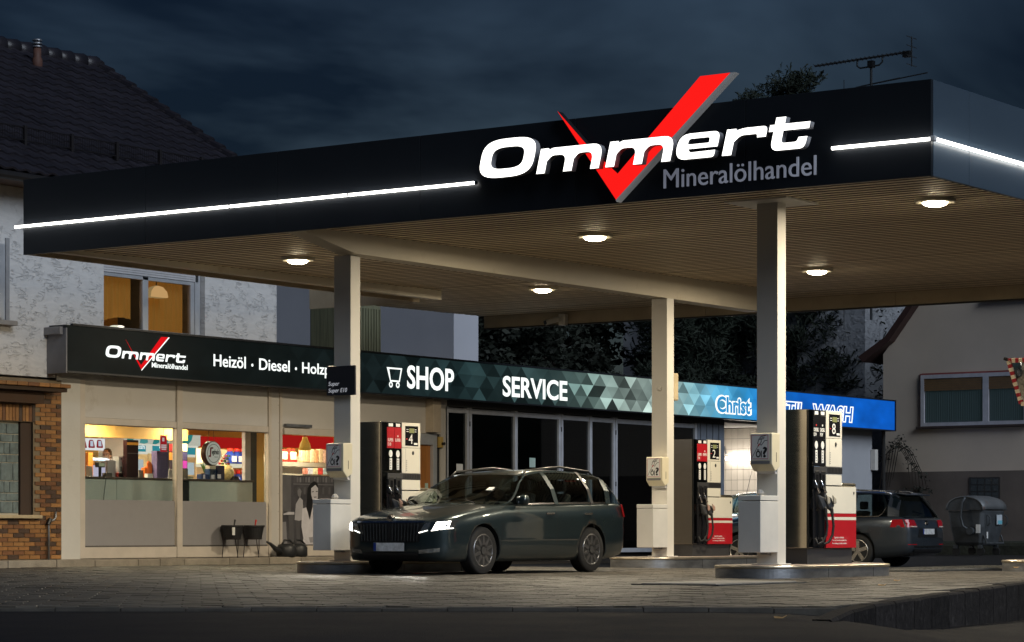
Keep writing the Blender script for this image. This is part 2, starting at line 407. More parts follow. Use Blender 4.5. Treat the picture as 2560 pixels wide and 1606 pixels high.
# ------------------------------------------------------------------ canopy
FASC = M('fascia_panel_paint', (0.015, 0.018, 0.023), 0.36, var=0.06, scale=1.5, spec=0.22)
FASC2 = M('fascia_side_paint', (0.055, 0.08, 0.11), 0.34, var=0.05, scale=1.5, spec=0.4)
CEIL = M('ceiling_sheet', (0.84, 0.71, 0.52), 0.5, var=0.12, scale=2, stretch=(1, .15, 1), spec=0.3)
CEILD = M('ceiling_groove_shade', (0.20, 0.155, 0.105), 0.7, var=0.1)  # groove faces coloured darker: shade put into the colour to sharpen the ribs
BEAM = M('beam_paint', (0.56, 0.51, 0.42), 0.5, var=0.08, scale=2, col2=(0.44, 0.38, 0.29))
LED = EM('led_tube', (1.0, 0.97, 0.90), 7.0)
W_, U_ = 14.75, 15.2
cn = thing('canopy', 'large black station canopy with ribbed beige ceiling', 'canopy', (7, 7, 4.7))
n = 6
for i in range(n):
    a, b = W_ * i / n, W_ * (i + 1) / n
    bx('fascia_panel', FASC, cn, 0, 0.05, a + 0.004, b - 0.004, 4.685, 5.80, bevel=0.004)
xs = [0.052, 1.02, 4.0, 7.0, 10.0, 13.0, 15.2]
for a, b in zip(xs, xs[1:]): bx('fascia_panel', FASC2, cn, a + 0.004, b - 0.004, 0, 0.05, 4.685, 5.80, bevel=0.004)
mb = MB(); mb.box(0.055, U_ - .06, 0.055, W_ - .06, 5.04, 5.60); mb.box(U_ * .64, U_ - .06, W_ - .05, 17.2, 5.04, 5.30)
mb.build('roof_deck', M('roof_deck_dark', (0.05, 0.045, 0.04), 0.8), cn)
LIP = M('soffit_lip', (0.42, 0.35, 0.25), 0.6, var=0.2, scale=1.5, col2=(0.30, 0.21, 0.13), spec=0.2)
# lips round the other sides, seen from within
cz = lambda x: 0.0115 * x
bx('edge_lip', LIP, cn, 0.06, 9.68, W_ - 0.05, W_, 4.69, 5.5)
bx('edge_lip', LIP, cn, 9.62, 9.68, W_ + 0.002, 17.2, 4.69, 5.3)
for a, b in ((0.06, 4.1), (4.11, 8.0), (8.01, 12.0), (12.01, 17.2)): bx('edge_lip', LIP, cn, U_ - 0.05, U_, a, b, 4.695, 5.55)
for k in range(5): bx('lip_trim', M('lip_trim_dark', (0.02, 0.018, 0.016), 0.6), cn, U_ - 0.07, U_ + .02, 0.06 + k * 3.43, 0.06 + (k + 1) * 3.43 - 0.004, 4.665, 4.69)
# ribbed ceiling: one trapezoid sheet rib after another
pitch = 0.205; z0 = 4.755
def rib(y0, y1):
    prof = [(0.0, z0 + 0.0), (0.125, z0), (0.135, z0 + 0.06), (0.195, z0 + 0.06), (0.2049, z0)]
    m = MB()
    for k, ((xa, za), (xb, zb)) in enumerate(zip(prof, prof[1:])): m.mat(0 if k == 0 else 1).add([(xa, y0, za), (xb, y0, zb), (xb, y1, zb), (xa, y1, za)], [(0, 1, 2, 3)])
    return m
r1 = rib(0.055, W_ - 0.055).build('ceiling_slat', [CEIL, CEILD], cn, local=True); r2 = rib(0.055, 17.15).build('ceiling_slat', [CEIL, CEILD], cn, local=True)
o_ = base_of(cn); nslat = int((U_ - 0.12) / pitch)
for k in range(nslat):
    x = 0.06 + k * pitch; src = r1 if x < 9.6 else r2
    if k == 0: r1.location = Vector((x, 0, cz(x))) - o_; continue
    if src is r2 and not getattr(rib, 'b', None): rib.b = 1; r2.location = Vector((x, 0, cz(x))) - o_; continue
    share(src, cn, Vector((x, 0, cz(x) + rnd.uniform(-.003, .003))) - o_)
MB().prism([(0.06, 9.42, 4.76), (12.75, 9.42, 4.91), (12.75, 9.42, 4.48), (1.2, 9.42, 4.48), (0.06, 9.42, 4.69)], (0, 0.30, 0)).build('beam', BEAM, cn, bevel=0.006)
bx('beam', BEAM, cn, 0.06, 9.6, 14.15, 14.30, 4.70, 4.88)
# light strips on the fascia
def led(p0, p1, nseg):
    p0, p1 = Vector(p0), Vector(p1)
    for k in range(nseg):
        a = p0.lerp(p1, k / nseg); b = p0.lerp(p1, (k + 1) / nseg); d = (b - a).normalized()
        o = MB().cyl(a + d * 0.004, b - d * 0.004, 0.021, n=10).build('light_strip', LED, cn, smooth=True)
        MB().cyl(b - d * 0.012, b + d * 0.012, 0.025, n=10).build('strip_joint', CHROME, o)
    for k in range(nseg * 2):
        q = p0.lerp(p1, (k + .5) / (nseg * 2)); back = Vector((0.03, 0, 0)) if abs(d.y) > .5 else Vector((0, 0.03, 0))
        MB().cyl(q, q + back * 1.6, 0.008, n=6).build('strip_bracket', GALV, cn)
led((-0.055, W_ + 0.11, 5.10), (-0.055, 6.43, 5.10), 4)
led((-0.055, 1.26, 5.10), (-0.055, -0.05, 5.10), 1)
led((-0.02, -0.055, 5.10), (15.2, -0.055, 5.10), 6)
bx('strip_corner', M('strip_corner_white', (0.8, 0.8, 0.8), 0.3, var=0), cn, -0.085, -0.02, -0.085, -0.02, 5.07, 5.13, bevel=0.008)

# ceiling lamps
LENS = EM('lamp_lens', (1.0, 0.84, 0.56), 45.0)
HOUS = M('lamp_housing', (0.60, 0.55, 0.45), 0.5, var=0.05)
lamp_words = {(3.4, 12.3): 'round ceiling lamp left of the column with the price sign', (3.4, 6.85): 'round ceiling lamp before the middle of the canopy, below the red check mark', (10.15, 12.35): 'round ceiling lamp far back between the beam and the shop', (10.1, 6.9): 'round ceiling lamp right of the near column towards the back', (2.6, 1.2): 'large round ceiling lamp by the near corner of the canopy', (10.1, 1.2): 'round ceiling lamp at the right back, outside the crossbeam'}
for (x, y), lab in lamp_words.items():
    t = thing('ceiling_lamp', lab, 'lamp', (x, y, 4.755 + cz(x)), 'round lamps in the canopy ceiling')
    MB().lathe([(0.24, 4.705), (0.26, 4.715), (0.26, 4.757)], (x, y, cz(x)), n=28).build('housing', HOUS, t, smooth=False)
    MB().lathe([(0.02, 4.655), (0.09, 4.660), (0.14, 4.678), (0.16, 4.7055)], (x, y, cz(x)), n=28).build('lens', LENS, t, smooth=True)
    ld = bpy.data.lights.new('lamp_light', 'AREA'); ld.shape = 'DISK'; ld.size = 0.42; ld.energy = 300; ld.color = (1.0, 0.86, 0.63)
    lo = bpy.data.objects.new('lamp_light', ld); C.objects.link(lo); lo.parent = t; lo.location = (0, 0, -0.10)

# columns, islands
COLP = M('column_paint', (0.66, 0.635, 0.58), 0.45, var=0.06, scale=1.6, bump=0.06, bscale=40, col2=(0.57, 0.54, 0.48))
cols = {'near': (1.57, 2.98), 'left': (1.39, 9.72), 'back': (9.60, 9.54), 'right': (9.60, 2.42)}
colab = {'near': 'white steel column carrying the canopy on the right island', 'left': 'white steel column with price sign beside the waiting car', 'back': 'white steel column at the back under the crossbeam', 'right': 'white steel column on the island at the right edge'}
ISL_S = M('island_steel', (0.30, 0.31, 0.33), 0.38, metal=0.85, var=0.3, scale=3, stretch=(1, 1, 3), bump=0.1)
ISL_T = M('island_top', (0.27, 0.22, 0.19), 0.6, var=0.25, scale=3, bump=0.2)
def stadium(x0, x1, yc, w, n=36):
    q = min(w, (x1 - x0) / 2)
    return [(x0 + q - q * math.sin(math.pi * k / n), yc - w * math.cos(math.pi * k / n)) for k in range(n + 1)][::1] + [(x1 - q + q * math.sin(math.pi * k / n), yc + w * math.cos(math.pi * k / n)) for k in range(n + 1)]
def island(x0, x1, yc, w, lab, h=0.16):
    t = thing('pump_island', lab, 'island', ((x0 + x1) / 2, yc, 0), 'steel edged pump islands')
    P = stadium(x0, x1, yc, w)
    MB().prism([(x, y, -0.12) for x, y in P], (0, 0, 0.12 + h - 0.012)).build('steel_edge', ISL_S, t)
    Q = stadium(x0 - .012, x1 + .012, yc, w + .012); MB().prism([(x, y, h - 0.04) for x, y in Q], (0, 0, 0.04)).build('rounded_rim', M('island_rim', (0.52, 0.46, 0.36), 0.3, metal=0.85, var=0.15), t, bevel=0.016, seg=3)
    S = stadium(x0 + .05, x1 - .05, yc, w - .05); MB().prism([(x, y, h - 0.02) for x, y in S], (0, 0, 0.024)).build('top_slab', ISL_T, t)
    for fx in (0.35, 0.72):
        x = x0 + (x1 - x0) * fx; bx('edge_joint', BLACK, t, x - 0.004, x + 0.004, yc - w - 0.002, yc - w + .01, -0.02, h - 0.042)
    return t
island(0.72, 4.05, 2.95, 0.62, 'pump island under the near column with rounded steel edge')
island(0.66, 4.4, 9.75, 0.60, 'pump island beside the waiting car, left of the others')
island(8.5, 12.5, 9.55, 0.60, 'pump island at the back behind the waiting car')
island(8.25, 12.4, 2.42, 0.62, 'pump island cut off by the right picture edge')
for key, (x, y) in cols.items():
    t = thing('column', colab[key], 'column', (x, y, 0.16), 'canopy columns')
    top = 4.478 if key in ('left', 'back') else 4.752 + cz(x)
    o = bx('shaft', COLP, t, x - 0.11, x + 0.11, y - 0.15, y + 0.15, 0.165, top, bevel=0.006)
    bx('foot_plate', COLP, t, x - 0.16, x + 0.16, y - 0.20, y + 0.20, 0.163, 0.178, bevel=0.003)
    if key in ('near', 'right'):
        bx('head_plate', M('head_plate', (0.68, 0.66, 0.62), 0.5), t, x - 0.42, x + 0.42, y - 0.45, y + 0.45, 4.725 + cz(x), 4.753 + cz(x), bevel=0.004)
# ------------------------------------------------------------------ lit lettering on the canopy and on the shop sign
def glyphs():
    H = 0.63; s = 0.27; g = {}
    def sup(w, h, x0, y0, n=40, e=3.2):
        out = []
        for k in range(n):
            t = 2 * math.pi * k / n; c_, q = math.cos(t), math.sin(t)
            out.append((x0 + w / 2 + w / 2 * math.copysign(abs(c_) ** (2 / e), c_), y0 + h / 2 + h / 2 * math.copysign(abs(q) ** (2 / e), q)))
        return out
    g['O'] = ([sup(1.70, 1.0, 0, 0), sup(1.02, 0.56, 0.34, 0.22)], 1.70, 1.0)
    W = 1.90; u = 0.19; k = s * 0.95
    g['m'] = ([rounded([(0, 0), (0, H), (k * .95, H), (k * 1.05, H - .05), (k * 1.4, H, .1), (W, H, .34), (W, 0), (W - k, 0), (W - k, H - u, .2), (W / 2 + k / 2 + .12, H - u, .12), (W / 2 + k / 2, H - u - .14), (W / 2 + k / 2, 0), (W / 2 - k / 2, 0), (W / 2 - k / 2, H - u, .2), (k + .12, H - u, .12), (k, H - u - .14), (k, 0)])], W, H)
    W = 1.20
    g['e'] = ([rounded([(W, .25), (W, H, .40), (0, H, .46), (0, 0, .42), (W - .05, 0, .34), (W - .05, .17), (s + .14, .16, .10), (s + .08, .25)]), rounded([(s + .03, .36, .05), (s + .05, H - .13, .10), (W - s, H - .13, .10), (W - s, .36, .03)])], W, H)
    W = 1.18
    g['r'] = ([rounded([(0, 0), (0, H), (s, H), (s, H - .05), (s + .22, H, .12), (W, H, .34), (W, H - .26), (W - s + .02, H - .26), (W - s, H - .17, .08), (s + .16, H - .17, .14), (s, H - .32), (s, 0)])], W, H)
    W = 1.16; b = 0.14
    g['t'] = ([rounded([(0, H - .16), (0, H), (b, H), (b, .80), (b + s * 1.05, .80), (b + s * 1.05, H), (W, H), (W, H - .16), (b + s * 1.05, H - .16), (b + s * 1.05, .17, .1), (W - .28, .17, .07), (W - .25, .28), (W, .28), (W - .02, 0, .36), (b, 0, .34), (b, H - .16)])], W, .80)
    return g
GL = glyphs()
LITW = EM('lit_letter_white', (1.0, 0.98, 0.93), 2.6)
LITR = EM('lit_check_red', (1.0, 0.012, 0.010), 1.0)
LETTER_SIDE = M('letter_return', (0.30, 0.30, 0.32), 0.5, var=0.05)
def word_mark(parent, face, origin, spans, base, H, depth, out, mat, side=None, shear=0.24):
    for ch, a, b in spans:
        paths, gw, gh = GL[ch]; h = H * gh
        o = face_pt(face, a - shear * h / 2, base, origin)
        ob = outline(paths, 'letter', mat, parent, face, o, b - a, h, depth, shear, out)
        if side:
            ob.data.materials.append(side); nrm = {'-X': Vector((-1, 0, 0)), '-Y': Vector((0, -1, 0))}[face]
            for p in ob.data.polygons:
                if p.normal.dot(nrm) < 0.5: p.material_index = 1
sg = thing('canopy_sign', 'glowing white word with a big red check mark on the canopy front', 'sign', (0, 4, 5.3))
ym = 6.22
word_mark(sg, '-X', (-0.08, ym, 0), [('O', 0, .84), ('m', .90, 1.84), ('m', 1.94, 2.88), ('e', 2.94, 3.52), ('r', 3.61, 4.17), ('t', 4.21, 4.75)], 5.105, 0.49, 0.10, 0.06, LITW, LETTER_SIDE)
chk = [(5.11, 5.89), (4.66, 5.42), (4.21, 5.03), (3.02, 6.12), (2.60, 6.12), (4.235, 4.71)]
def chk_mesh(name, pts, x0, x1, mat): return MB().prism([(x0, y, z) for y, z in pts], (x1 - x0, 0, 0)).build(name, mat, sg)
chk_mesh('check_mark', chk, -0.125, -0.120, LITR)
chk_mesh('check_mark_return', chk, -0.119, -0.004, M('sign_return_black', (0.012, 0.013, 0.016), 0.45))
chk_mesh('check_mark_edge', [(2.597, 6.12), (2.53, 6.12), (4.225, 4.68), (4.24, 4.705)], -0.124, -0.02, M('check_edge_grey', (0.50, 0.50, 0.50), 0.4, emit=0.12))
text('Mineralölhandel', 'lettering', M('letter_grey', (0.42, 0.44, 0.50), 0.5, var=0, emit=0.16, ecol=(0.6, 0.64, 0.8)), sg, '-X', (-0.002, 3.61, 4.81), w=2.12, h=0.235, depth=0.012, bold=0.0)

# ------------------------------------------------------------------ attachments on the columns
STEEL_G = M('grey_label', (0.18, 0.18, 0.19), 0.5, var=0.1)
def oil_box(x, y, z, lab):
    """Paper towel dispenser with the dipstick sign, on the column's face towards the road."""
    t = thing('towel_dispenser', lab, 'dispenser', (x, y, z), 'paper towel dispensers on the columns')
    w, d = 0.315, 0.21
    y0, y1 = y - w / 2 - .01, y + w / 2 - .01
    P = [(x, z + .06), (x - d * .55, z), (x - d, z + .09), (x - d, z + .47), (x - d + .015, z + .485), (x, z + .485)]
    MB().prism([(a, y0, b) for a, b in P], (0, y1 - y0, 0)).build('case', CREAM, t, bevel=0.012, seg=3)
    X = x - d; o = (X, y1 - .012, z + .145)
    sgn = plate(rounded([(0, 0, .02), (w - .05, 0, .02), (w - .05, .325, .02), (0, .325, .02)]), 'sign_plate', PRINT_WHITE, t, '-X', o, 0.003)
    def ring(pts_o, pts_i, mat, nm): outline([pts_o, pts_i], nm, mat, sgn, '-X', o, None, None, 0.001, out=0.0035)
    def flat(pts, mat, nm, out=0.0035): plate([(a, b) for a, b in pts], nm, mat, sgn, '-X', o, 0.001, out)
    def stroke(p, q, wd, mat, nm='print_line'):
        p, q = Vector(p), Vector(q); n_ = Vector((-(q - p).y, (q - p).x)).normalized() * wd / 2
        flat([tuple(p + n_), tuple(p - n_), tuple(q - n_), tuple(q + n_)], mat, nm)
    fr = 0.012
    for a in ([(fr, fr), (w - .05 - fr, fr), (w - .05 - fr, fr + .005), (fr, fr + .005)], [(fr, .325 - fr), (w - .05 - fr, .325 - fr), (w - .05 - fr, .32 - fr), (fr, .32 - fr)], [(fr, fr + .006), (fr + .005, fr + .006), (fr + .005, .319 - fr), (fr, .319 - fr)], [(w - .05 - fr, fr + .006), (w - .055 - fr, fr + .006), (w - .055 - fr, .319 - fr), (w - .05 - fr, .319 - fr)]): flat(a, PRINT_RED, 'print_border')
    stroke((.02, .03), (.115, .19), .006, PRINT_BLACK)                     # dipstick
    stroke((.108, .172), (.128, .205), .016, PRINT_RED)
    for a, b in [((.10, .20), (.115, .255)), ((.115, .255), (.15, .262)), ((.15, .262), (.155, .235)), ((.155, .235), (.135, .195)), ((.135, .195), (.155, .185)), ((.155, .185), (.20, .24)), ((.20, .24), (.24, .245)), ((.115, .257), (.15, .295)), ((.15, .295), (.215, .305)), ((.14, .27), (.20, .285)), ((.15, .258), (.195, .268))]: stroke(a, b, .0075, PRINT_BLACK, 'print_hand')
    text('Öl', 'print_text', PRINT_BLACK, sgn, '-X', (o[0], o[1] - .075, o[2] + .03), w=.085, h=.105, depth=.001, bold=.03, out=.0035)
    text('?', 'print_text', PRINT_BLACK, sgn, '-X', (o[0], o[1] - .172, o[2] + .03), w=.066, h=.135, depth=.001, bold=.03, out=.0035)
    bx('label_strip', STEEL_G, t, X - .003, X, y0 + .03, y1 - .02, z + .095, z + .132)
    MB().prism([(x - .06, y0 + .03, z + .03), (x - .02, y0 + .03, z - .03), (x - .02, y1 - .03, z - .03), (x - .06, y1 - .03, z + .03)], (-.05, 0, .005)).build('paper_end', M('tissue_paper', (0.5, 0.5, 0.52), 0.8), t)
    bx('side_slot', BLACK, t, x - .10, x - .092, y0 - .003, y0 + .002, z + .12, z + .24)
BINM = M('bin_paint', (0.60, 0.59, 0.56), 0.42, var=0.06, scale=3, bump=0.04)
def waste_bin(x, y, z, lab, rub=True):
    t = thing('waste_bin', lab, 'bin', (x, y, z), 'white waste bins on the columns')
    bx('body', BINM, t, x - 0.46, x, y - .155, y + .165, z, z + .645, bevel=0.006)
    bx('lid_rim', BINM, t, x - 0.463, x, y - .158, y + .168, z + .652, z + .715, bevel=0.006)
    bx('bracket', GALV, t, x - 0.10, x - .002, y - .05, y + .05, z - .03, z - .003)
    if rub:
        MB().lathe([(.03, 0), (.055, .03), (.03, .07), (.012, .08)], (x - .14, y + .03, z + .716), n=7).build('litter', M('crumpled_paper', (0.45, 0.42, 0.38), 0.8, var=.4), t)
    return t
where = {'near': 'the near column on the right island', 'left': 'the column beside the waiting car', 'back': 'the back column behind the waiting car'}
for key in ('near', 'left', 'back'):
    x, y = cols[key]; fx = x - 0.112
    oil_box(fx, y - .02, 1.34, f'cream towel dispenser with oil dipstick sign on {where[key]}')
    waste_bin(fx, y - .01, 0.32, f'white box shaped waste bin on {where[key]}', key != 'back')
x, y = cols['right']; waste_bin(x - .112, y, 0.32, 'white waste bin just cut off at the right picture edge', False)
# fuel sign on the left column
x, y = cols['left']; ps = thing('fuel_sign', 'small dark sign board naming two petrol grades, high on the column', 'sign', (x - .18, y, 2.5))
bx('board', M('sign_board_navy', (0.018, 0.02, 0.03), 0.4), ps, x - .20, x - .17, y - .30, y + .21, 2.50, 2.915, bevel=0.004)
bx('bracket', GALV, ps, x - .168, x - .113, y - .1, y + .1, 2.62, 2.68)
GREYT = M('sign_text_glow', (0.8, 0.82, 0.88), 0.5, var=0, emit=.3)  # lettering has no lamp; its glow stands in for ambient light
text('Super', 'lettering', GREYT, ps, '-X', (x - .20, y + .18, 2.62), w=.19, h=.078, depth=.002, shear=.2)
text('Super E10', 'lettering', GREYT, ps, '-X', (x - .20, y + .18, 2.525), w=.33, h=.078, depth=.002, shear=.2)
# small parts on the back column
x, y = cols['back']; ub = bx('junction_box', M('beige_box', (0.45, 0.37, 0.24), 0.5), None, x + .112, x + .26, y - .14, y + .02, 2.78, 3.24, bevel=.01); tag(ub, 'narrow beige electrical box on the side of the back column', 'junction box')
bx('box_lid', M('beige_box', (0.45, 0.37, 0.24)), ub, x + .118, x + .254, y - .146, y - .141, 2.80, 3.22)
MB().cyl((x + .18, y - .06, 2.60), (x + .18, y - .06, 2.779), 0.02, n=8).build('conduit', GALV, ub)
kn = MB().lathe([(.0, -.02), (.035, -.018), (.045, -.008), (.047, .0)], (x - .112, y, 2.97), axis='x', n=16).build('round_boss', COLP, None, smooth=True); tag(kn, 'small round knob on the face of the back column', 'knob')

# ------------------------------------------------------------------ fuel pumps
STAIN = M('brushed_stainless', (0.50, 0.46, 0.40), 0.16, metal=1.0, var=0.06, scale=4, stretch=(1, 1, 8))
PANEL = M('pump_white', (0.70, 0.67, 0.58), 0.32, var=0.04, scale=3)
DARKG = M('pump_dark_gloss', (0.012, 0.012, 0.014), 0.12, var=0, spec=0.6)
LCD = M('lcd', (0.18, 0.19, 0.08), 0.3, var=0, emit=0.10, ecol=(0.5, 0.55, 0.2))
def pump(x, y, num, grades, topmat, lab):
    """x: near corner, y: face towards the forecourt; stands on an island 0.16 high."""
    t = thing('fuel_pump', lab, 'fuel pump', (x + .6, y + .25, 0.165), 'fuel pumps')
    zb, zt = 0.37, 2.155; d = 0.52
    bx('plinth', M('plinth_dark', (0.03, 0.03, 0.032), 0.6), t, x + .03, x + 1.26, y + .04, y + d - .04, 0.166, zb)
    bx('end_panel', STAIN, t, x, x + .028, y + .03, y + d, zb, zt, bevel=.004)
    bx('corner_post', M('post_dark_chrome', (0.10, 0.10, 0.105), 0.14, metal=1.0, var=0), t, x + .002, x + .118, y, y + .03, zb, zt, bevel=.012, seg=3)
    bx('core', DARKG, t, x + .03, x + 0.90, y + .031, y + d - .01, zb, zt - .01)
    # two nozzle bays
    for k in (0, 1):
        a = x + .125 + k * .170; b = a + .163; gm = topmat
        dg_ = bx('grade_panel', gm, t, a, b, y + .002, y + .030, 1.78, zt - .075 if not k else zt - .075, bevel=.003)
        bx('grade_cap', DARKG, t, a, b, y + .002, y + .030, zt - .073, zt - .004)
        bx('price_slip', PRINT_WHITE, dg_, a + .03, b - .035, y - .001, y + .002, zt - .065, zt - .020)
        bx('sight_panel', DARKG if topmat is not RED else M('pump_mirror', (0.30, 0.28, 0.25), 0.1, metal=1.0, var=0), t, a, b, y + .002, y + .030, 1.43, 1.777)
        plate(disc(a + .078 - x, 1.70, .042, sq=1.25), 'round_sticker', PRINT_WHITE, t, '-Y', (x, y + .001, 0), .001, .0)
        bx('sticker', PRINT_WHITE, t, a + .05, b - .055, y - .0005, y + .0015, 1.47, 1.635)
        for q in range(4): bx('sticker_mark', STEEL_G, t, a + .062, b - .075, y - .0012, y - .0006, 1.49 + q * .035, 1.505 + q * .035)
        g = grades[k].split('\n')
        plate(disc(a + .078 - x, 1.955, .014), 'octane_dot', PRINT_WHITE if k else PRINT_RED, dg_, '-Y', (x, y + .0015, 0), .001, 0)
        for q, line in enumerate(g): text(line, 'grade_text', PRINT_WHITE, dg_, '-Y', (a + .012, y + .0015, 1.875 - q * .062), h=.046, w=.13 if len(line) > 3 else .075, depth=.001, bold=.02, out=.0)
        # nozzle in its holster, hose
        xa = (a + b) / 2
        nz = MB().prism([(xa - .03, y - .03, 1.06), (xa + .035, y - .10, 1.02), (xa + .05, y - .13, 0.92), (xa + .02, y - .11, 0.84), (xa - .02, y - .03, 0.90)], (.045, .012, 0)).build('nozzle', BLACK, t, bevel=.012)
        MB().tube([(xa - .06, y - .0, 1.25), (xa - .035, y - .02, 1.18), (xa - .005, y - .05, 1.08)], [.012, .014, .018], n=8).build('spout', CHROME, nz, smooth=True)
        MB().prism([(xa + .005, y - .145, 1.06), (xa + .065, y - .165, 1.01), (xa + .075, y - .165, 0.95), (xa + .03, y - .145, 0.93)], (.03, .03, 0)).build('nozzle_cover', (M('nozzle_grey', (0.42, 0.38, 0.30), 0.4) if topmat is not RED else M('nozzle_red', (0.40, 0.25, 0.20), 0.4)), nz, bevel=.012)
        MB().tube([(xa + .03, y - .11, .90), (xa + .035, y - .12, .80), (xa + .05, y - .13, .66), (xa + .04, y - .12, .54), (xa - .0, y - .09, .45), (xa - .06, y - .05, .42), (xa - .08, y - .02, .50)], .017, n=8).build('hose', RUBBER, t, smooth=True)
        MB().cyl((xa + .031, y - .112, .88), (xa + .034, y - .119, .80), .022, n=10).build('hose_swivel', RUBBER, t)
        bx('holster', BLACK, t, a + .02, b - .02, y - .012, y + .030, 1.14, 1.37, bevel=.01)
        bx('holster_slot', DARKG, t, a + .055, b - .055, y - .020, y - .0125, 1.22, 1.32, bevel=.004)
        bx('hose_guide', CHROME, t, b - .045, b - .03, y - .004, y + .03, .375, .84)
        bx('bay_panel', DARKG, t, a, b, y + .012, y + .03, .375, 1.395)
    bx('blue_label' if topmat is not RED else 'dark_label', M('adblue_label', (0.02, 0.12, 0.30), .4) if topmat is not RED else BLACK, t, x + .135, x + .285, y - .003, y + .03, 1.375, 1.425)
    # display head
    a, b = x + .465, x + .905
    dh = bx('display_head', PANEL, t, a, b, y - .002, y + d, 1.795, zt, bevel=.006)
    bx('display_screen', DARKG, dh, a + .075, b - .06, y - .006, y - .002, 1.825, zt - .045)
    bx('lcd_window', LCD, dh, a + .165, b - .155, y - .009, y - .0065, 2.01, 2.075)
    for q in range(2):
        bx('price_line', PRINT_WHITE, dh, a + .10, a + .15, y - .008, y - .0065, 2.025 + q * .03, 2.033 + q * .03)
        bx('price_line', PRINT_WHITE, dh, b - .145, b - .10, y - .008, y - .0065, 2.025 + q * .03, 2.033 + q * .03)
    bx('red_mark', PRINT_RED, dh, a + .09, a + .125, y - .008, y - .0065, 1.915, 1.928)
    bx('approval_plate', PRINT_WHITE, dh, b - .16, b - .075, y - .008, y - .0065, 1.84, 1.868)
    text(num, 'pump_number', PRINT_WHITE, dh, '-Y', (a + .155, y - .0065, 1.855), w=.095, h=.135, depth=.001, out=.0005)
    bx('upper_panel', PANEL, t, a, b, y - .002, y + d, 1.425, 1.790, bevel=.005)
    plate(disc(a - x + .26, 1.72, .022, sq=1.3), 'lock', BLACK, t, '-Y', (x, y - .002, 0), .006)
    bx('panel_seam', STEEL_G, t, a + .085, a + .088, y - .0035, y - .0022, 1.44, 1.78)
    for q in range(6): bx('small_print', STEEL_G, t, a + .10, a + .118, y - .0035, y - .0022, 1.46 + q * .028, 1.475 + q * .028)
    bx('grip_band', M('band_grey', (0.04, 0.04, 0.043), 0.5), t, a - .34, b, y - .008, y + d, 1.335, 1.422, bevel=.003)
    for q in range(10): bx('band_rib', BLACK, t, a + .03 + q * .04, a + .05 + q * .04, y - .012, y - .0085, 1.345, 1.412)
    bx('middle_panel', PANEL, t, a, b - .005, y - .002, y + d, 1.185, 1.332, bevel=.005)
    # lower cabinet
    b2 = x + 1.30; zs = 1.17
    for z1, z2, mt, nm in ((0.82, zs, PANEL, 'cabinet_panel'), (0.775, .818, RED, 'red_stripe'), (0.735, .773, PANEL, 'white_stripe'), (zb, .733, RED, 'cabinet_panel')):
        bx(nm, mt, t, a, b2, y - .004, y + d - .02, z1, z2, bevel=.003 if z2 - z1 > .1 else 0)
    bx('cabinet_top', M('cabinet_top_metal', (0.45, 0.40, 0.30), 0.25, metal=0.9, var=.05), t, b + .002, b2 + .005, y - .004, y + d - .02, zs + .002, zs + .05, bevel=.02, seg=3)
    plate(disc(b2 - x - .07, 1.09, .014, sq=1.3), 'lock', BLACK, t, '-Y', (x, y - .004, 0), .006)
    bx('warning_label', M('label_red', (0.44, 0.02, 0.03), .4), t, a + .20, b2 - .22, y - .0055, y - .0042, .40, .52)
    for q, line in enumerate(('Rauchen verboten', 'Motor u. Fremdheizung abstellen', 'Nur zulässige Gefäße befüllen')): text(line, 'warning_text', PRINT_WHITE, t, '-Y', (a + .22 - (.06 if q else 0), y - .006, .495 - q * .04), h=.024, w=(.26 if not q else .40), depth=.0006, bold=.01, out=.0)
    return t
pump(2.14, 2.75, '8', ('DIESEL\nLKW', 'DIESEL\nPKW'), DARKG, 'diesel pump with black grade panels on the near right island')
pump(1.91, 9.50, '4', ('SUPER\nE10', 'SUPER'), RED, 'petrol pump with red grade panels behind the waiting car bonnet')
pump(10.40, 9.42, '2', ('SUPER\nE10', 'SUPER'), RED, 'petrol pump with red grade panels on the back island')
# ------------------------------------------------------------------ shop building
def at(px, py, Y):
    """Point on the plane y = Y whose height and place follow from the survey of the photograph."""
    d = FW + RT * ((px - 1280) / 6400) + Vector((0, 0, (1330 - py) / 6400)); k = (Y - CAM.y) / d.y
    return CAM + d * k
WALLB = M('shop_panel_beige', (0.56, 0.53, 0.49), 0.6, var=0.06, scale=1.2, bump=0.05, col2=(0.43, 0.385, 0.33))
FRAME = M('shop_frame_beige', (0.56, 0.50, 0.43), 0.45, var=0.08, scale=3)
PIER = M('white_render', (0.60, 0.585, 0.55), 0.75, var=0.06, scale=2, bump=0.15, col2=(0.5, 0.48, 0.44))
FILM = M('frosted_film', (0.29, 0.28, 0.285), 0.5, var=0.03, spec=0.3)
GLS = glass('shop_glass')
Y0 = 18.0
shop = thing('shop_building', 'low flat roofed shop with beige front, windows and tall workshop doors', 'shop', (15, 18, 0))
bx('pier', PIER, shop, 3.96, 4.44, Y0 - .05, 18.4, 0.115, 3.25)
bx('roof_slab', M('shop_roof', (0.10, 0.10, 0.105), 0.8), shop, 3.7, 34.1, Y0 - .08, 26, 3.30, 3.85)
bx('base_wall', M('base_concrete', (0.30, 0.27, 0.24), 0.8, var=0.2, bump=.3), shop, 4.44, 14.9, Y0 - .02, 18.3, 0.0, 0.125)
FZ = (0.125, 0.33, 1.13, 2.42, 2.53, 3.26)
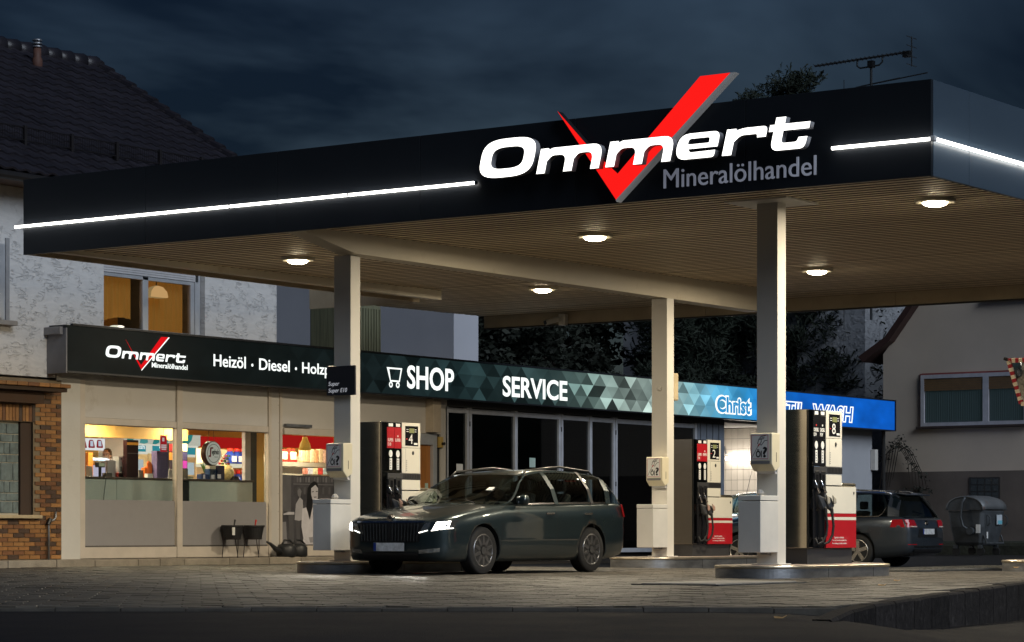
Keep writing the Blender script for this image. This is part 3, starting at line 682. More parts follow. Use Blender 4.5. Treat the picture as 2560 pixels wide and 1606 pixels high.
def shop_window(xa, xb, poster=False):
    bx('window_rail', FRAME, shop, xa, xb, Y0 - .04, Y0 + .06, FZ[0], FZ[1] - .015, bevel=.004)
    bx('window_rail', FRAME, shop, xa, xb, Y0 - .04, Y0 + .06, FZ[3], FZ[4], bevel=.004)
    bx('transom_panel', WALLB, shop, xa + .004, xb - .004, Y0 - .015, Y0 + .05, FZ[4] + .004, FZ[5])
    g = bx('window_pane', GLS, shop, xa + .012, xb - .012, Y0 + .004, Y0 + .012, FZ[1] + .01, FZ[3] - .01)
    for a, b, c_, d in ((xa, xb, FZ[1] - .014, FZ[1] + .012), (xa, xb, FZ[3] - .012, FZ[3] - .001)): bx('pane_bead', M('bead_dark', (0.10, 0.09, 0.085), .5), g, a, b, Y0 - .012, Y0 + .02, c_, d)
    if not poster: bx('frosted_film', FILM, g, xa + .013, xb - .013, Y0 - .002, Y0 + .003, FZ[1] + .013, FZ[2])
shop_window(4.565, 6.855); shop_window(7.005, 9.355); shop_window(9.75, 11.95, True)
for a, b in ((4.44, 4.56), (6.86, 7.0), (9.36, 9.43), (9.68, 9.745), (11.955, 12.02)): bx('window_post', FRAME, shop, a, b, Y0 - .05, Y0 + .07, FZ[0], FZ[5], bevel=.004)
cp = bx('cover_panel', WALLB, shop, 9.432, 9.678, Y0 - .02, Y0 + .06, FZ[0], FZ[5])
for k in range(9):
    for xx in (9.455, 9.655): MB().cyl((xx, Y0 - .024, .3 + k * .33), (xx, Y0 - .02, .3 + k * .33), .007, n=6).build('screw', STEEL_G, cp)
bx('wall_panel', WALLB, shop, 12.025, 13.86, Y0 - .02, 18.2, FZ[0], FZ[5])
bx('wall_panel', WALLB, shop, 13.86, 14.72, Y0 - .02, 18.2, 2.56, FZ[5])
bx('wall_panel', WALLB, shop, 14.722, 14.93, Y0 - .03, 18.2, FZ[0], FZ[5])
bx('bracket_plate', GALV, shop, 9.80, 10.55, Y0 - .10, Y0 - .042, 2.545, 2.60)
bx('shutter_box', FRAME, shop, 9.76, 11.94, Y0 - .09, Y0 - .042, 2.40, 2.52, bevel=.006)
# wooden side door in a white frame
dr = bx('door', M('door_wood', (0.33, 0.13, 0.03), 0.35, var=.25, scale=3, stretch=(6, 1, .6), emit=.03, ecol=(.5, .2, .05)), shop, 13.97, 14.42, Y0 + .01, Y0 + .05, .14, 2.32)
for a, b, c_, d in ((13.87, 13.965, .13, 2.55), (14.425, 14.56, .13, 2.55), (13.966, 14.424, 2.33, 2.55)): bx('door_frame', ALU, shop, a, b, Y0 - .06, Y0 + .08, c_, d, bevel=.006)
bx('door_jamb', M('door_gap', (0.02, 0.02, 0.022), .5), shop, 14.565, 14.715, Y0 + .0, Y0 + .09, .13, 2.555)
bx('sticker', M('sticker_mint', (0.45, 0.6, 0.55), .5), dr, 14.24, 14.34, Y0 + .006, Y0 + .0095, 1.45, 1.56)
MB().cyl((14.06, Y0 - .03, 1.1), (14.16, Y0 - .03, 1.1), .012, n=8).build('door_handle', CHROME, dr)
db = bx('duct_box', M('duct_beige', (0.50, 0.42, 0.32), .5, var=.1), shop, 14.22, 14.48, Y0 - .22, Y0 - .021, 2.58, 3.25, bevel=.006)
yb = bx('switch_box', M('switch_ochre', (0.48, 0.33, 0.10), .5), shop, 14.60, 14.72, Y0 - .10, Y0 - .031, 2.28, 2.50, bevel=.008)
MB().cyl((14.68, Y0 - .16, 2.36), (14.68, Y0 - .101, 2.36), .03, n=10).build('switch_knob', BLACK, yb)
# tall workshop doors: grey frames, dark panes
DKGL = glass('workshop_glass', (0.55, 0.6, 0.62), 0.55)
WF = M('workshop_frame', (0.50, 0.52, 0.57), 0.45, metal=.2, var=.1)
edges = [14.94, 15.72, 17.40, 19.10, 20.28, 21.28, 23.70, 24.78]
ztop = 3.13
for i, (a, b) in enumerate(zip(edges, edges[1:])):
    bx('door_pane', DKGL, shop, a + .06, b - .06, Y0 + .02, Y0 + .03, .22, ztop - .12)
    bx('door_rail', WF, shop, a + .055, b - .055, Y0 - .02, Y0 + .06, ztop - .12, ztop - .02, bevel=.004)
    bx('door_rail', WF, shop, a + .055, b - .055, Y0 - .02, Y0 + .06, .12, .215, bevel=.004)
for i, a in enumerate(edges):
    double = i in (1, 3, 5)
    if double:
        bx('door_stile', WF, shop, a - .085, a - .012, Y0 - .03, Y0 + .07, .12, ztop, bevel=.004); bx('door_stile', WF, shop, a + .012, a + .085, Y0 - .03, Y0 + .07, .12, ztop, bevel=.004)
        for zz in (.5, 1.6, 2.75): MB().cyl((a, Y0 - .035, zz), (a, Y0 - .035, zz + .1), .014, n=8).build('hinge', BLACK, shop)
    else: bx('door_stile', WF, shop, a - .05, a + .05, Y0 - .03, Y0 + .07, .12, ztop, bevel=.004)
bx('lintel', M('lintel_dark', (0.06, 0.06, 0.06), .7), shop, 14.935, 26.1, Y0 - .02, 18.2, ztop + .002, 3.29)
for k in range(9):
    a = 24.84 + k * .14; bx('ribbed_panel', M('ribbed_metal', (0.22, 0.25, 0.30), .45, metal=.3), shop, a, a + .12, Y0 - .03 - .015 * (k % 2), Y0 + .08, .05, ztop)
for px_, py_, w_, h_, m_ in ((1331, 1157, .22, .20, 'sticker_mint'), (1149, 1170, .22, .16, 'white_print')):
    q_ = at(px_, py_, Y0 + .018); bx('notice', MATS[m_], shop, q_.x - w_ / 2, q_.x + w_ / 2, Y0 + .016, Y0 + .019, q_.z - h_ / 2, q_.z + h_ / 2)
# dark workshop behind the panes
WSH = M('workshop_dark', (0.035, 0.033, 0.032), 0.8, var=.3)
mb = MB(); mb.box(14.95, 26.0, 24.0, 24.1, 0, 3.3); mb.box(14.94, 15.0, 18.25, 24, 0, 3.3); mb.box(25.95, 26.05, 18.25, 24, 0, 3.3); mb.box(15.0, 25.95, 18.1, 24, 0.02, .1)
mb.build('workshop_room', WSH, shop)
hm = thing('lift_posts', 'dark two post car lift standing behind the workshop panes', 'car lift', (20.3, 20.5, .1))
for xx in (19.4, 22.0):
    pz = bx('post', M('lift_blue', (0.03, 0.035, 0.05), .5), hm, xx, xx + .28, 20.2, 20.5, .1, 2.9); bx('arm', BLACK, pz, xx - .5, xx + .8, 20.0, 20.12, .35, .45)
# wash bay: tiled inner wall, lit
TILE = M('white_wall_tile', (0.72, 0.66, 0.58), 0.15, var=.05, scale=2, island=.06)
GROUT = M('tile_grout', (0.13, 0.11, 0.09), .8)
xw = 29.55
bx('wash_wall', GROUT, shop, xw, xw + .15, Y0 + .05, 26, 0.05, 3.3)
bx('wash_wall', PIER, shop, 26.12, xw + .4, 26.0, 26.1, .05, 3.3)
bx('wash_ceiling', PIER, shop, 26.1, xw, 18.25, 26, 3.22, 3.298)
tl = None
for i in range(44):
    for j in range(12):
        ya, za = Y0 + .06 + i * .172, .06 + j * .262
        if za > 3.0 or ya > 25.7: continue
        if tl is None:
            tl = MB().box(-.012, 0, 0.004, .168, .004, .258).build('wall_tile', TILE, shop, local=True); o = tl
        elif 22.4 > ya: o = share(tl, shop)
        else: continue
        o.location = Vector((xw, ya, za)) - base_of(shop)
wl_ = thing('wash_bay_lamp', 'bright white tube lamp on the tiled wash bay wall', 'lamp', (xw - .06, 20.0, 2.0))
p_ = Vector((xw - .12, 0, 0)); d_ = FW + RT * ((1862 - 1280) / 6400); k_ = (p_.x - CAM.x) / d_.x; yl = CAM.y + d_.y * k_; zl = .58 + (1330 - 1146) / 6400 * k_
MB().cyl((xw - .10, yl - .55, zl), (xw - .10, yl + .55, zl), .05, n=10).build('tube', EM('wash_tube', (1, .93, .84), 16), wl_, smooth=True)
bx('fitting', WHITE, wl_, xw - .045, xw - .013, yl - .6, yl + .6, zl - .05, zl + .05)
ld = bpy.data.lights.new('wash_light', 'AREA'); ld.shape = 'RECTANGLE'; ld.size = .2; ld.size_y = 1.0; ld.energy = 95; ld.color = (1, .90, .76)
lo = bpy.data.objects.new('wash_light', ld); C.objects.link(lo); lo.parent = wl_; lo.location = Vector((27.6, yl - .2, 3.15)) - wl_.location
MB().tube([(xw - .05, yl + 1.6, zl + .35), (xw - .08, yl + .9, zl + .36), (xw - .2, yl + .55, zl + .30), (xw - .2, yl + .5, zl + .1)], .02, n=6).build('pipe', GALV, wl_)
# wall right of the wash bay
WALLG = M('grey_render', (0.40, 0.41, 0.44), 0.85, var=.07, scale=1.0, bump=.25, bscale=60)
bx('side_wall', WALLG, shop, xw + .16, 33.84, Y0, 18.3, 0, 3.28)
bx('side_wall', WALLG, shop, 33.54, 33.84, 18.302, 26, 0, 3.28)
bx('wall_box', WHITE, shop, 33.75, 33.92, Y0 - .14, Y0 - .002, 2.2, 2.75, bevel=.01)
MB().cyl((34.02, 17.75, 0), (34.02, 17.75, 3.25), .05, n=8).build('downpipe', BLACK, shop)
bx('meter_box', WHITE, shop, 32.2, 33.1, Y0 - .3, Y0 - .01, .5, .95, bevel=.02)

# kerb under the shop front
KERB2 = M('shop_kerb', (0.27, 0.235, 0.185), 0.8, var=.25, scale=4, bump=.5, bscale=40, island=.15)
sk = thing('shop_kerb', 'low pale kerb stones along the foot of the shop front', 'kerb', (8, 17.8, 0))
x = -1.0; lens = [1.05, .55, .62, 1.2, 1.1, .9]; k = 0
while x < 14.8:
    l_ = lens[k % 6]; bx('kerbstone', KERB2, sk, x + .006, x + l_ - .006, 17.58, 17.96, -.03, .105 + .006 * (k % 3), bevel=.012); x += l_; k += 1
bx('kerb_mortar', M('mortar_dark', (0.05, .045, .04), .9), sk, -1, 14.8, 17.6, 17.95, -.03, .095)

# ------------------------------------------------------------------ the long lit sign box
sb = thing('shop_sign', 'long backlit sign box above the shop, black fading to blue', 'sign', (18, 17.5, 3.25))
SX0, SX1, SZ0, SZ1, SY = 3.66, 34.17, 3.25, 4.03, 17.5
FRM = M('sign_frame', (0.012, 0.014, 0.018), .4)
bx('box', FRM, sb, SX0, SX1, SY + .01, 17.9, SZ0 + .005, SZ1 - .005)
bx('frame_rail', FRM, sb, SX0 + .12, SX1 + .02, SY - .03, SY + .03, SZ1 - .012, SZ1 + .022)
bx('frame_rail', FRM, sb, SX0, SX1 + .02, SY - .03, SY + .03, SZ0 - .02, SZ0 + .008)
bx('frame_rail', FRM, sb, SX1 - .005, SX1 + .022, SY - .031, 17.9, SZ0 - .019, SZ1 + .021)
ecap = bx('end_cap', M('end_cap_grey', (0.22, 0.22, 0.235), .6, var=.1), sb, SX0 - .03, SX0 - .001, SY - .02, 17.93, SZ0 - .03, SZ1 - .06)
bx('cap_gutter', M('end_cap_lead', (0.27, 0.26, 0.26), .7, var=.2), sb, SX0 - .10, SX0 - .031, SY + .05, 17.97, SZ1 - .17, SZ1 - .04, bevel=.01)
def sign_col(x, r):
    """Print colour along the sign (linear), r: per-triangle shade."""
    tab = [(3, (.003, .0045, .0045), .1), (9, (.004, .0065, .0065), .22), (12, (.007, .013, .014), .6), (15, (.012, .026, .028), .9), (18, (.024, .045, .045), 1.1), (19.5, (.07, .11, .10), 1.3), (21.5, (.20, .26, .235), 1.25), (22.8, (.30, .40, .37), .8), (23.8, (.26, .52, .58), .45), (25, (.10, .42, .66), .28), (26.3, (.03, .29, .62), .10), (27.5, (.006, .16, .56), .05), (29, (.003, .11, .52), .03), (35, (.002, .105, .56), .03)]
    for (a, c1, s1), (b, c2, s2) in zip(tab, tab[1:]):
        if x <= b:
            t = max(0, (x - a) / (b - a)); f = math.exp((s1 + (s2 - s1) * t) * r)
            return [min(1, (p + (q - p) * t) * f) for p, q in zip(c1, c2)]
    return tab[-1][1]
mb = MB(); colr = []
rows_, tb = 3, .50; th = (SZ1 - SZ0) / rows_; r3 = random.Random(3)
def tri(pts):
    pts = [(min(SX1 - .006, max(SX0, a)), b) for a, b in pts]
    if max(p[0] for p in pts) - min(p[0] for p in pts) < .01: return
    s_ = r3.gauss(0, .55); cx_ = sum(p[0] for p in pts) / 3
    mb.add([(a, SY, b) for a, b in pts], [(0, 1, 2)]); colr.append(sign_col(cx_, max(-1.3, min(1.2, s_))))
for j in range(rows_):
    za, zb = SZ0 + .008 + j * (th - .008), SZ0 + .008 + (j + 1) * (th - .008); off = (j % 2) * tb / 2
    i = -1
    while SX0 + i * tb + off < SX1 + tb:
        a = SX0 + i * tb + off
        tri([(a, za), (a + tb, za), (a + tb / 2, zb)]); tri([(a + tb / 2, zb), (a + tb, za), (a + 1.5 * tb, zb)])
        i += 1
pm_ = bpy.data.materials.new('sign_print'); pm_.use_nodes = True; n_, l_ = pm_.node_tree.nodes, pm_.node_tree.links
vc = n_.new('ShaderNodeVertexColor'); vc.layer_name = 'print'; pb = n_['Principled BSDF']; pb.inputs['Roughness'].default_value = .35
tcn = n_.new('ShaderNodeTexCoord'); mpn = n_.new('ShaderNodeMapping'); mpn.inputs['Scale'].default_value = (.8, 1, 1.6); nzn = n_.new('ShaderNodeTexNoise'); nzn.inputs['Scale'].default_value = 1.2; nzn.inputs['Detail'].default_value = 2
mrn = n_.new('ShaderNodeMapRange'); mrn.inputs['From Min'].default_value = .3; mrn.inputs['From Max'].default_value = .7; mrn.inputs['To Min'].default_value = .72; mrn.inputs['To Max'].default_value = 1.18
l_.new(tcn.outputs['Object'], mpn.inputs['Vector']); l_.new(mpn.outputs['Vector'], nzn.inputs['Vector']); l_.new(nzn.outputs['Fac'], mrn.inputs['Value']); l_.new(mrn.outputs['Result'], pb.inputs['Emission Strength'])
l_.new(vc.outputs['Color'], pb.inputs['Emission Color']); pb.inputs['Base Color'].default_value = (.004, .005, .005, 1); pb.inputs['Specular IOR Level'].default_value = .06
fc = mb.build('printed_face', pm_, sb)
ca = fc.data.color_attributes.new('print', 'FLOAT_COLOR', 'CORNER')
for p, c_ in zip(fc.data.polygons, colr):
    for li in p.loop_indices: ca.data[li].color = (*c_, 1)
TXW = EM('sign_text_white', (.95, 1.0, .96), 1.25)
word_mark(sb, '-Y', (4.58, SY, 0), [('O', 0, .36), ('m', .395, .79), ('m', .83, 1.20), ('e', 1.235, 1.44), ('r', 1.48, 1.70), ('t', 1.72, 1.98)], 3.535, .205, .004, .012, TXW)
def schk(pts, mat, nm, out): plate(pts, nm, mat, sb, '-Y', (0, SY, 0), .003, out)
schk([(5.07, 3.86), (5.27, 3.62), (5.445, 3.445), (5.95, 3.96), (6.13, 3.965), (5.45, 3.37)], EM('sign_red', (.9, .008, .012), .85), 'check_mark', .004)
schk([(6.135, 3.965), (6.165, 3.962), (5.46, 3.35), (5.453, 3.366)], TXW, 'check_mark_edge', .005)
text('Mineralölhandel', 'lettering', TXW, sb, '-Y', (5.71, SY, 3.42), w=.91, h=.088, depth=.003, out=.008, bold=.012)
text('Heizöl', 'lettering', TXW, sb, '-Y', (7.31, SY, 3.525), w=.87, h=.215, depth=.003, bold=.012)
text('Diesel', 'lettering', TXW, sb, '-Y', (8.55, SY, 3.525), w=.86, h=.21, depth=.003, bold=.012)
text('Holzpellets', 'lettering', TXW, sb, '-Y', (9.77, SY, 3.465), w=1.55, h=.265, depth=.003, bold=.012)
for xx in (8.36, 9.59): plate(disc(xx, 3.60, .028, 10), 'dot', TXW, sb, '-Y', (0, SY, 0), .003, .002)
text('SHOP', 'lettering', TXW, sb, '-Y', (12.98, SY, 3.39), w=1.55, h=.46, depth=.003, bold=.022)
text('SERVICE', 'lettering', TXW, sb, '-Y', (16.23, SY, 3.375), w=2.40, h=.43, depth=.003, bold=.022)
ct = [[(12.33, 3.775), (12.82, 3.775), (12.74, 3.50), (12.44, 3.50)], [(12.405, 3.745), (12.775, 3.745), (12.72, 3.53), (12.455, 3.53)]]
outline(ct, 'cart_symbol', TXW, sb, '-Y', (12.33, SY, 3.50), None, None, .003, out=.002)
for xx in (12.46, 12.68): outline([disc(0, 0, .058, 14), disc(0, 0, .03, 14)], 'cart_wheel', TXW, sb, '-Y', (xx - .058, SY, 3.385), None, None, .003, out=.002)
BLU1, BLU2 = EM('sign_blue_light', (.03, .29, .62), 1.0), EM('sign_blue', (.003, .11, .53), 1.0)
text('Christ', 'lettering', TXW, sb, '-Y', (24.85, SY, 3.35), w=1.72, h=.45, depth=.003, bold=.085)
text('Christ', 'lettering_fill', BLU1, sb, '-Y', (24.93, SY, 3.385), w=1.56, h=.38, depth=.002, bold=.03, out=.006)
for wd, xa, xb in (('TEXTIL', 26.95, 29.22), ('WASH', 29.55, 31.75)):
    text(wd, 'lettering', TXW, sb, '-Y', (xa, SY, 3.36), w=xb - xa, h=.43, depth=.003, bold=.075, shear=.18)
    text(wd, 'lettering_fill', BLU2, sb, '-Y', (xa + .06, SY, 3.39), w=xb - xa - .12, h=.37, depth=.002, bold=.005, shear=.18, out=.006)
# ------------------------------------------------------------------ inside the shop; goods, posters and wall bands glow to stand in for lamplight
Z5 = lambda x, y: (200 + x / 5.815, 1040 + y / 5.815)      # survey sheets of the windows
Z6 = lambda x, y: (430 + x / 6.3, 1050 + y / 6.3)
Z3 = lambda x, y: (180 + x / 3.347, 1030 + y / 3.347)
def rect(S, r, Y):
    a = at(*S(r[0], r[3]), Y); b = at(*S(r[2], r[1]), Y); return a.x, b.x, a.z, b.z
def item(name, mat, S, r, Y, depth, label=None, cat=None, group=None, parent=None, bevel=0.004):
    x0, x1, z0, z1 = rect(S, r, Y)
    o = bx(name, mat, parent, x0, x1, Y, Y + depth, z0, z1, bevel=bevel)
    if label: tag(o, label, cat, group)
    return o
def front(name, mat, o_parent, S, r, Y, d=.002, out=.003):
    x0, x1, z0, z1 = rect(S, r, Y); return bx(name, mat, o_parent, x0, x1, Y - out, Y - out + d, z0, z1)
room = thing('shop_interior', 'warm lit shop room seen through the front windows', 'room', (8, 20, .3)); room['kind'] = 'structure'
ORW = M('orange_wall', (0.80, 0.45, 0.10), 0.6, var=.04)
GRYW = M('inner_grey_wall', (0.46, 0.42, 0.44), .6, var=.05)
bx('floor', M('shop_floor', (0.25, 0.22, 0.2), .4), room, 4.0, 13.8, 18.1, 23.5, .2, .3)
bx('ceiling', M('shop_ceiling', (0.75, 0.62, 0.40), .7, var=.03), room, 4.0, 13.8, 18.1, 23.5, 2.72, 2.8)
bx('back_wall', ORW, room, 4.0, 13.8, 23.4, 23.5, .3, 2.72)
bx('end_wall', GRYW, room, 3.98, 4.05, 18.4, 23.5, .3, 2.72); bx('end_wall', ORW, room, 13.8, 13.86, 18.2, 23.5, .3, 2.72)
a = at(*Z5(75, 298), 19.6)
bx('bulkhead', M('bulkhead_yellow', (0.85, 0.52, 0.15), .6, var=.03), room, 4.06, 8.95, 19.6, 19.75, a.z, 2.72)
SHOPL = M('lamp_ring', (.7, .7, .7), .3)
for k, (x, y, lab, e) in enumerate([(6.3, 19.1, 'ceiling spot in the shop over the counter by the left window', 26), (8.6, 19.2, 'ceiling spot in the shop behind the round hanging sign', 26), (6.8, 21.2, 'ceiling light in the shop before the lit coolers', 60), (11.6, 19.0, 'ceiling light in the shop over the snack shelf', 36), (10.6, 20.2, 'ceiling light in the shop over the bottle shelf', 50)]):
    t = thing('shop_lamp', lab, 'lamp', (x, y, 2.715), 'ceiling lights in the shop')
    MB().lathe([(.09, 2.69), (.11, 2.70), (.11, 2.72)], (x, y, 0), n=16).build('ring', SHOPL, t)
    MB().lathe([(.0, 2.684), (.085, 2.686), (.088, 2.69)], (x, y, 0), n=16).build('lens', EM('shop_lamp_lens', (1, .85, .6), 14), t)
    ld = bpy.data.lights.new('lamp_light', 'AREA'); ld.shape = 'DISK'; ld.size = .3; ld.energy = e * 2.9; ld.color = (1, .80, .52)
    lo = bpy.data.objects.new('lamp_light', ld); C.objects.link(lo); lo.parent = t; lo.location = (0, 0, -.06)
# counters
CT = M('counter_top', (0.10, 0.07, 0.06), .35); CF = M('counter_front', (0.62, 0.63, 0.60), .45, var=.04)
ct_ = thing('counter', 'long grey green shop counter standing behind the windows', 'counter', (7, 18.7, .3))
zc = at(*Z5(700, 893), 18.62).z
for x0, x1 in ((4.6, 6.05), (6.06, 7.75), (7.95, 9.70)): bx('counter_front', CF, ct_, x0, x1, 18.65, 18.70, .3, zc - .04)
bx('counter_gap', BLACK, ct_, 7.755, 7.945, 18.66, 18.72, .3, zc - .04)
bx('counter_body', CF, ct_, 4.6, 9.69, 18.705, 19.25, .3, zc - .045)
bx('counter_top', CT, ct_, 4.55, 9.72, 18.62, 19.3, zc - .035, zc, bevel=.005)
YC = 18.75
def on_counter(name, mat, S, r, label, cat, depth=.15, Y=YC, **k):
    x0, x1, z0, z1 = rect(S, r, Y); return tag(bx(name, mat, None, x0, x1, Y, Y + depth, zc + .001, z1, bevel=.006), label, cat, k.get('group'))
DKM = M('maroon_panel', (0.035, 0.010, 0.012), .3, var=.05)
o = on_counter('display_stand', DKM, Z5, (685, 355, 850, 890), 'tall dark maroon display stand on the shop counter', 'display stand', .10)
front('stripe', M('stripe_amber', (0.8, .32, .04), .4, var=0, emit=.4), o, Z5, (686, 390, 849, 422), YC)
front('seam', STEEL_G, o, Z5, (690, 544, 846, 548), YC)
o = on_counter('acrylic_box', M('violet_acrylic', (0.16, 0.13, 0.26), .25, var=.15), Z5, (1120, 515, 1285, 905), 'violet grey ballot style box on the shop counter', 'box', .14)
front('label', M('violet_label', (0.12, 0.10, 0.22), .4), o, Z5, (1160, 590, 1250, 770), YC)
o = on_counter('monitor', M('till_grey', (0.42, 0.40, 0.44), .4), Z5, (402, 645, 520, 830), 'grey back of a till monitor on the shop counter', 'monitor', .06, Y=18.95)
bx('foot', BLACK, o, *(lambda q: (q[0] + .05, q[1] - .05))(rect(Z5, (402, 645, 520, 830), 18.95)), 19.02, 19.12, zc, zc + .05)
dsp = thing('customer_display', 'small till display on a thin pole at the left window', 'display', tuple(at(*Z5(290, 885), YC)))
x0, x1, z0, z1 = rect(Z5, (247, 677, 366, 748), YC); bx('head', M('till_dark', (.05, .05, .05), .4), dsp, x0, x1, YC, YC + .05, z0, z1, bevel=.006); bx('screen', M('till_lcd', (.45, .47, .35), .3, emit=.25), dsp, x0 + .05, x1 - .02, YC - .003, YC - .0005, z0 + .02, z1 - .015)
bx('pole', BLACK, dsp, (x0 + x1) / 2 - .025, (x0 + x1) / 2 + .02, YC + .01, YC + .04, zc, z0 - .001)
MB().tube([((x0 + x1) / 2, YC - .02, zc + .01), ((x0 + x1) / 2 - .03, 18.60, zc - .02), ((x0 + x1) / 2 - .08, 18.6, zc - .3), ((x0 + x1) / 2 - .12, 18.6, zc - .7)], .006, n=5).build('cable', BLACK, dsp)
WB = M('white_carton', (.7, .68, .70), .5)
for k, (r, lab) in enumerate([((562, 672, 650, 818), 'white carton with small crest, lower one on the counter'), ((566, 592, 648, 668), 'white carton with print, stacked on another carton')]):
    x0, x1, z0, z1 = rect(Z5, r, 18.9); z0 = zc if k == 0 else z0
    o = bx('carton', WB, None, x0, x1, 18.9, 19.05, z0, z1); tag(o, lab, 'box', 'white cartons on the counter'); bx('print', STEEL_G, o, x0 + .04, x0 + .08, 18.897, 18.899, z0 + (z1 - z0) * .4, z0 + (z1 - z0) * .7)
OR = M('orange_pack', (.75, .16, .02), .4, emit=.12)
for k, (r, lab) in enumerate([((938, 755, 985, 900), 'narrow orange pack left in the orange group on the counter'), ((990, 740, 1098, 840), 'wide orange carton with a cutout topper on the counter'), ((985, 842, 1060, 900), 'small pack with white label before the orange carton')]):
    x0, x1, z0, z1 = rect(Z5, r, YC + (0 if k == 2 else .12)); Yb = YC + (0 if k == 2 else .12); zb_ = zc if k != 1 else zc
    o = bx('pack', OR if k < 2 else PRINT_WHITE, None, x0, x1, Yb, Yb + .08, zb_ + .001, z1); tag(o, lab, 'pack', 'orange packs on the counter')
    if k == 1:
        P = [at(*Z5(px, py), Yb) for px, py in [(985, 742), (980, 690), (1000, 655), (1020, 668), (1040, 690), (1060, 742)]]
        MB().prism([(p.x, Yb, p.z) for p in P], (0, .02, 0)).build('topper', OR, o)
for r, m_, lab, cat in [((380, 830, 470, 880), M('till_dark', (.05, .05, .05)), 'low dark card terminal on the counter', 'card terminal'), ((545, 830, 665, 885), M('basket_red', (.45, .05, .04), .6), 'small red basket on the counter beside the cartons', 'basket'), ((672, 780, 750, 888), DKM, 'dark slanted brochure holder before the maroon stand', 'brochure holder'), ((862, 790, 925, 888), M('case_grey', (.16, .15, .14), .5), 'small grey case right of the maroon stand', 'case'), ((1290, 780, 1350, 905), M('grey_pack', (.5, .48, .46), .5), 'light grey pack at the right end of the left window', 'pack'), ((145, 730, 185, 880), WHITE, 'white paper stack at the left end of the counter', 'paper stack')]:
    on_counter(cat.replace(' ', '_'), m_, Z5, r, lab, cat, .10, Y=18.9)
# left: lit tobacco packs, orange post, serving hatch
ph = thing('pack_display', 'row of three lit red and white pack signs at upper left', 'display', tuple(at(*Z5(220, 490), 20.4)))
x0, x1, z0, z1 = rect(Z5, (20, 335, 362, 492), 20.4); bx('light_box', EM('packbox_white', (1, .93, .93), 1.1), ph, x0, x1, 20.4, 20.5, z0, z1)
for k in range(3):
    r = (5 + k * 118, 350, 105 + k * 118, 465); x0, x1, z0, z1 = rect(Z5, r, 20.39); c_ = plate(rounded([(0, 0, .03), (x1 - x0, 0, .03), (x1 - x0 - .05, z1 - z0, .04), (.02, z1 - z0, .04)]), 'pack_sign', EM('pack_red', (.35, .01, .02), 1.0), ph, '-Y', (x0, 20.396, z0), .003)
    plate([(.05, .03), (x1 - x0 - .05, .03), (x1 - x0 - .06, .13), (.05, .13)], 'pack_band', EM('pack_pale', (.7, .72, .85), 1.0), c_, '-Y', (x0, 20.396, z0), .002, .0035)
    text('West', 'pack_text', PRINT_WHITE, c_, '-Y', (x0 + .10, 20.396, z0 + .20), w=.20, h=.07, depth=.001, out=.004, bold=.02)
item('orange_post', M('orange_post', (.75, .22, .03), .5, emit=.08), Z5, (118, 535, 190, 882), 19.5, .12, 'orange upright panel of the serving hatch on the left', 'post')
tubl = thing('hatch_lamp', 'thin cold white tube lamp over the serving hatch', 'lamp', tuple(at(*Z5(300, 635), 19.6)))
x0, x1, z0, z1 = rect(Z5, (187, 626, 425, 644), 19.62); bx('tube', EM('cold_tube', (.8, .85, 1), 4), tubl, x0, x1, 19.62, 19.66, z0, z1); bx('cover', WHITE, tubl, x0, x1, 19.661, 19.7, z0 - .01, z1 + .02)
item('hatch_glass', glass('hatch_glass'), Z5, (190, 535, 425, 720), 19.55, .012, 'small clear sneeze guard at the serving hatch', 'glass screen')
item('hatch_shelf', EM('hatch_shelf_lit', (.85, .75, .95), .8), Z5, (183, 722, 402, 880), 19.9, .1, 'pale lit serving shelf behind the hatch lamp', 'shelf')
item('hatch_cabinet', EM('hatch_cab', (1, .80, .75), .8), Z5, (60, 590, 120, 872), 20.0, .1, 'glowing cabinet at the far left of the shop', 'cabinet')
item('partition', GRYW, Z5, (322, 255, 640, 900), 21.6, .1, 'grey partition wall behind the shop assistant', 'partition')
# coolers with lit headers along the back
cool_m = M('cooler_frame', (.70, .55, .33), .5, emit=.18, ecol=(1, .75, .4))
def cooler(S, x0, x1, word, lab, top=398, Y=22.4, body=(550, 900)):
    xa, xb, za, zb = rect(S, (x0, body[0], x1, body[1]), Y); t = thing('cooler', lab, 'cooler', ((xa + xb) / 2, Y, .3), 'drink coolers at the back')
    bx('body', cool_m, t, xa, xb, Y + .02, Y + .7, .3, zb)
    h0, h1, h2, h3 = rect(S, (x0, top, x1, body[0] - 2), Y); hd = bx('header', EM('cooler_header_white', (1, .9, .75), 1.0), t, h0, h1, Y, Y + .7, h2, h3)
    p_ = bx('header_print', EM('cooler_teal', (.04, .30, .36), 1.1), hd, h0 + .06, h1 - .06, Y - .003, Y - .001, h2 + .05, h3 - .05)
    if word: text(word, 'header_text', EM('cooler_word', (1, 1, 1), 1.2), hd, '-Y', (h0 + (h1 - h0) * .35, Y - .004, h2 + .10), w=(h1 - h0) * .52, h=(h3 - h2) * .42, depth=.001, bold=.02, out=.0005)
    w = xb - xa; bx('door_glass', EM('cooler_glow', (.80, .84, .86), .75), t, xa + .12, xb - .12, Y + .005, Y + .018, za + .1 if za > .4 else .5, zb - .12)
    for k in range(4):
        bx('bottle_row', M('cooler_goods%d' % (k % 3), [(.25, .35, .3), (.4, .3, .25), (.2, .25, .4)][k % 3], .4), t, xa + .16, xb - .16, Y - .004, Y + .004, .55 + k * .33, .72 + k * .33)
cooler(Z5, 655, 985, 'fresh', 'lit drink cooler headed fresh at the back of the shop')
cooler(Z5, 1020, 1385, 'cool', 'lit drink cooler headed cool, right of the first', top=412)
cooler(Z6, 150, 415, '', 'lit drink cooler behind the round hanging sign', top=405, body=(585, 940))
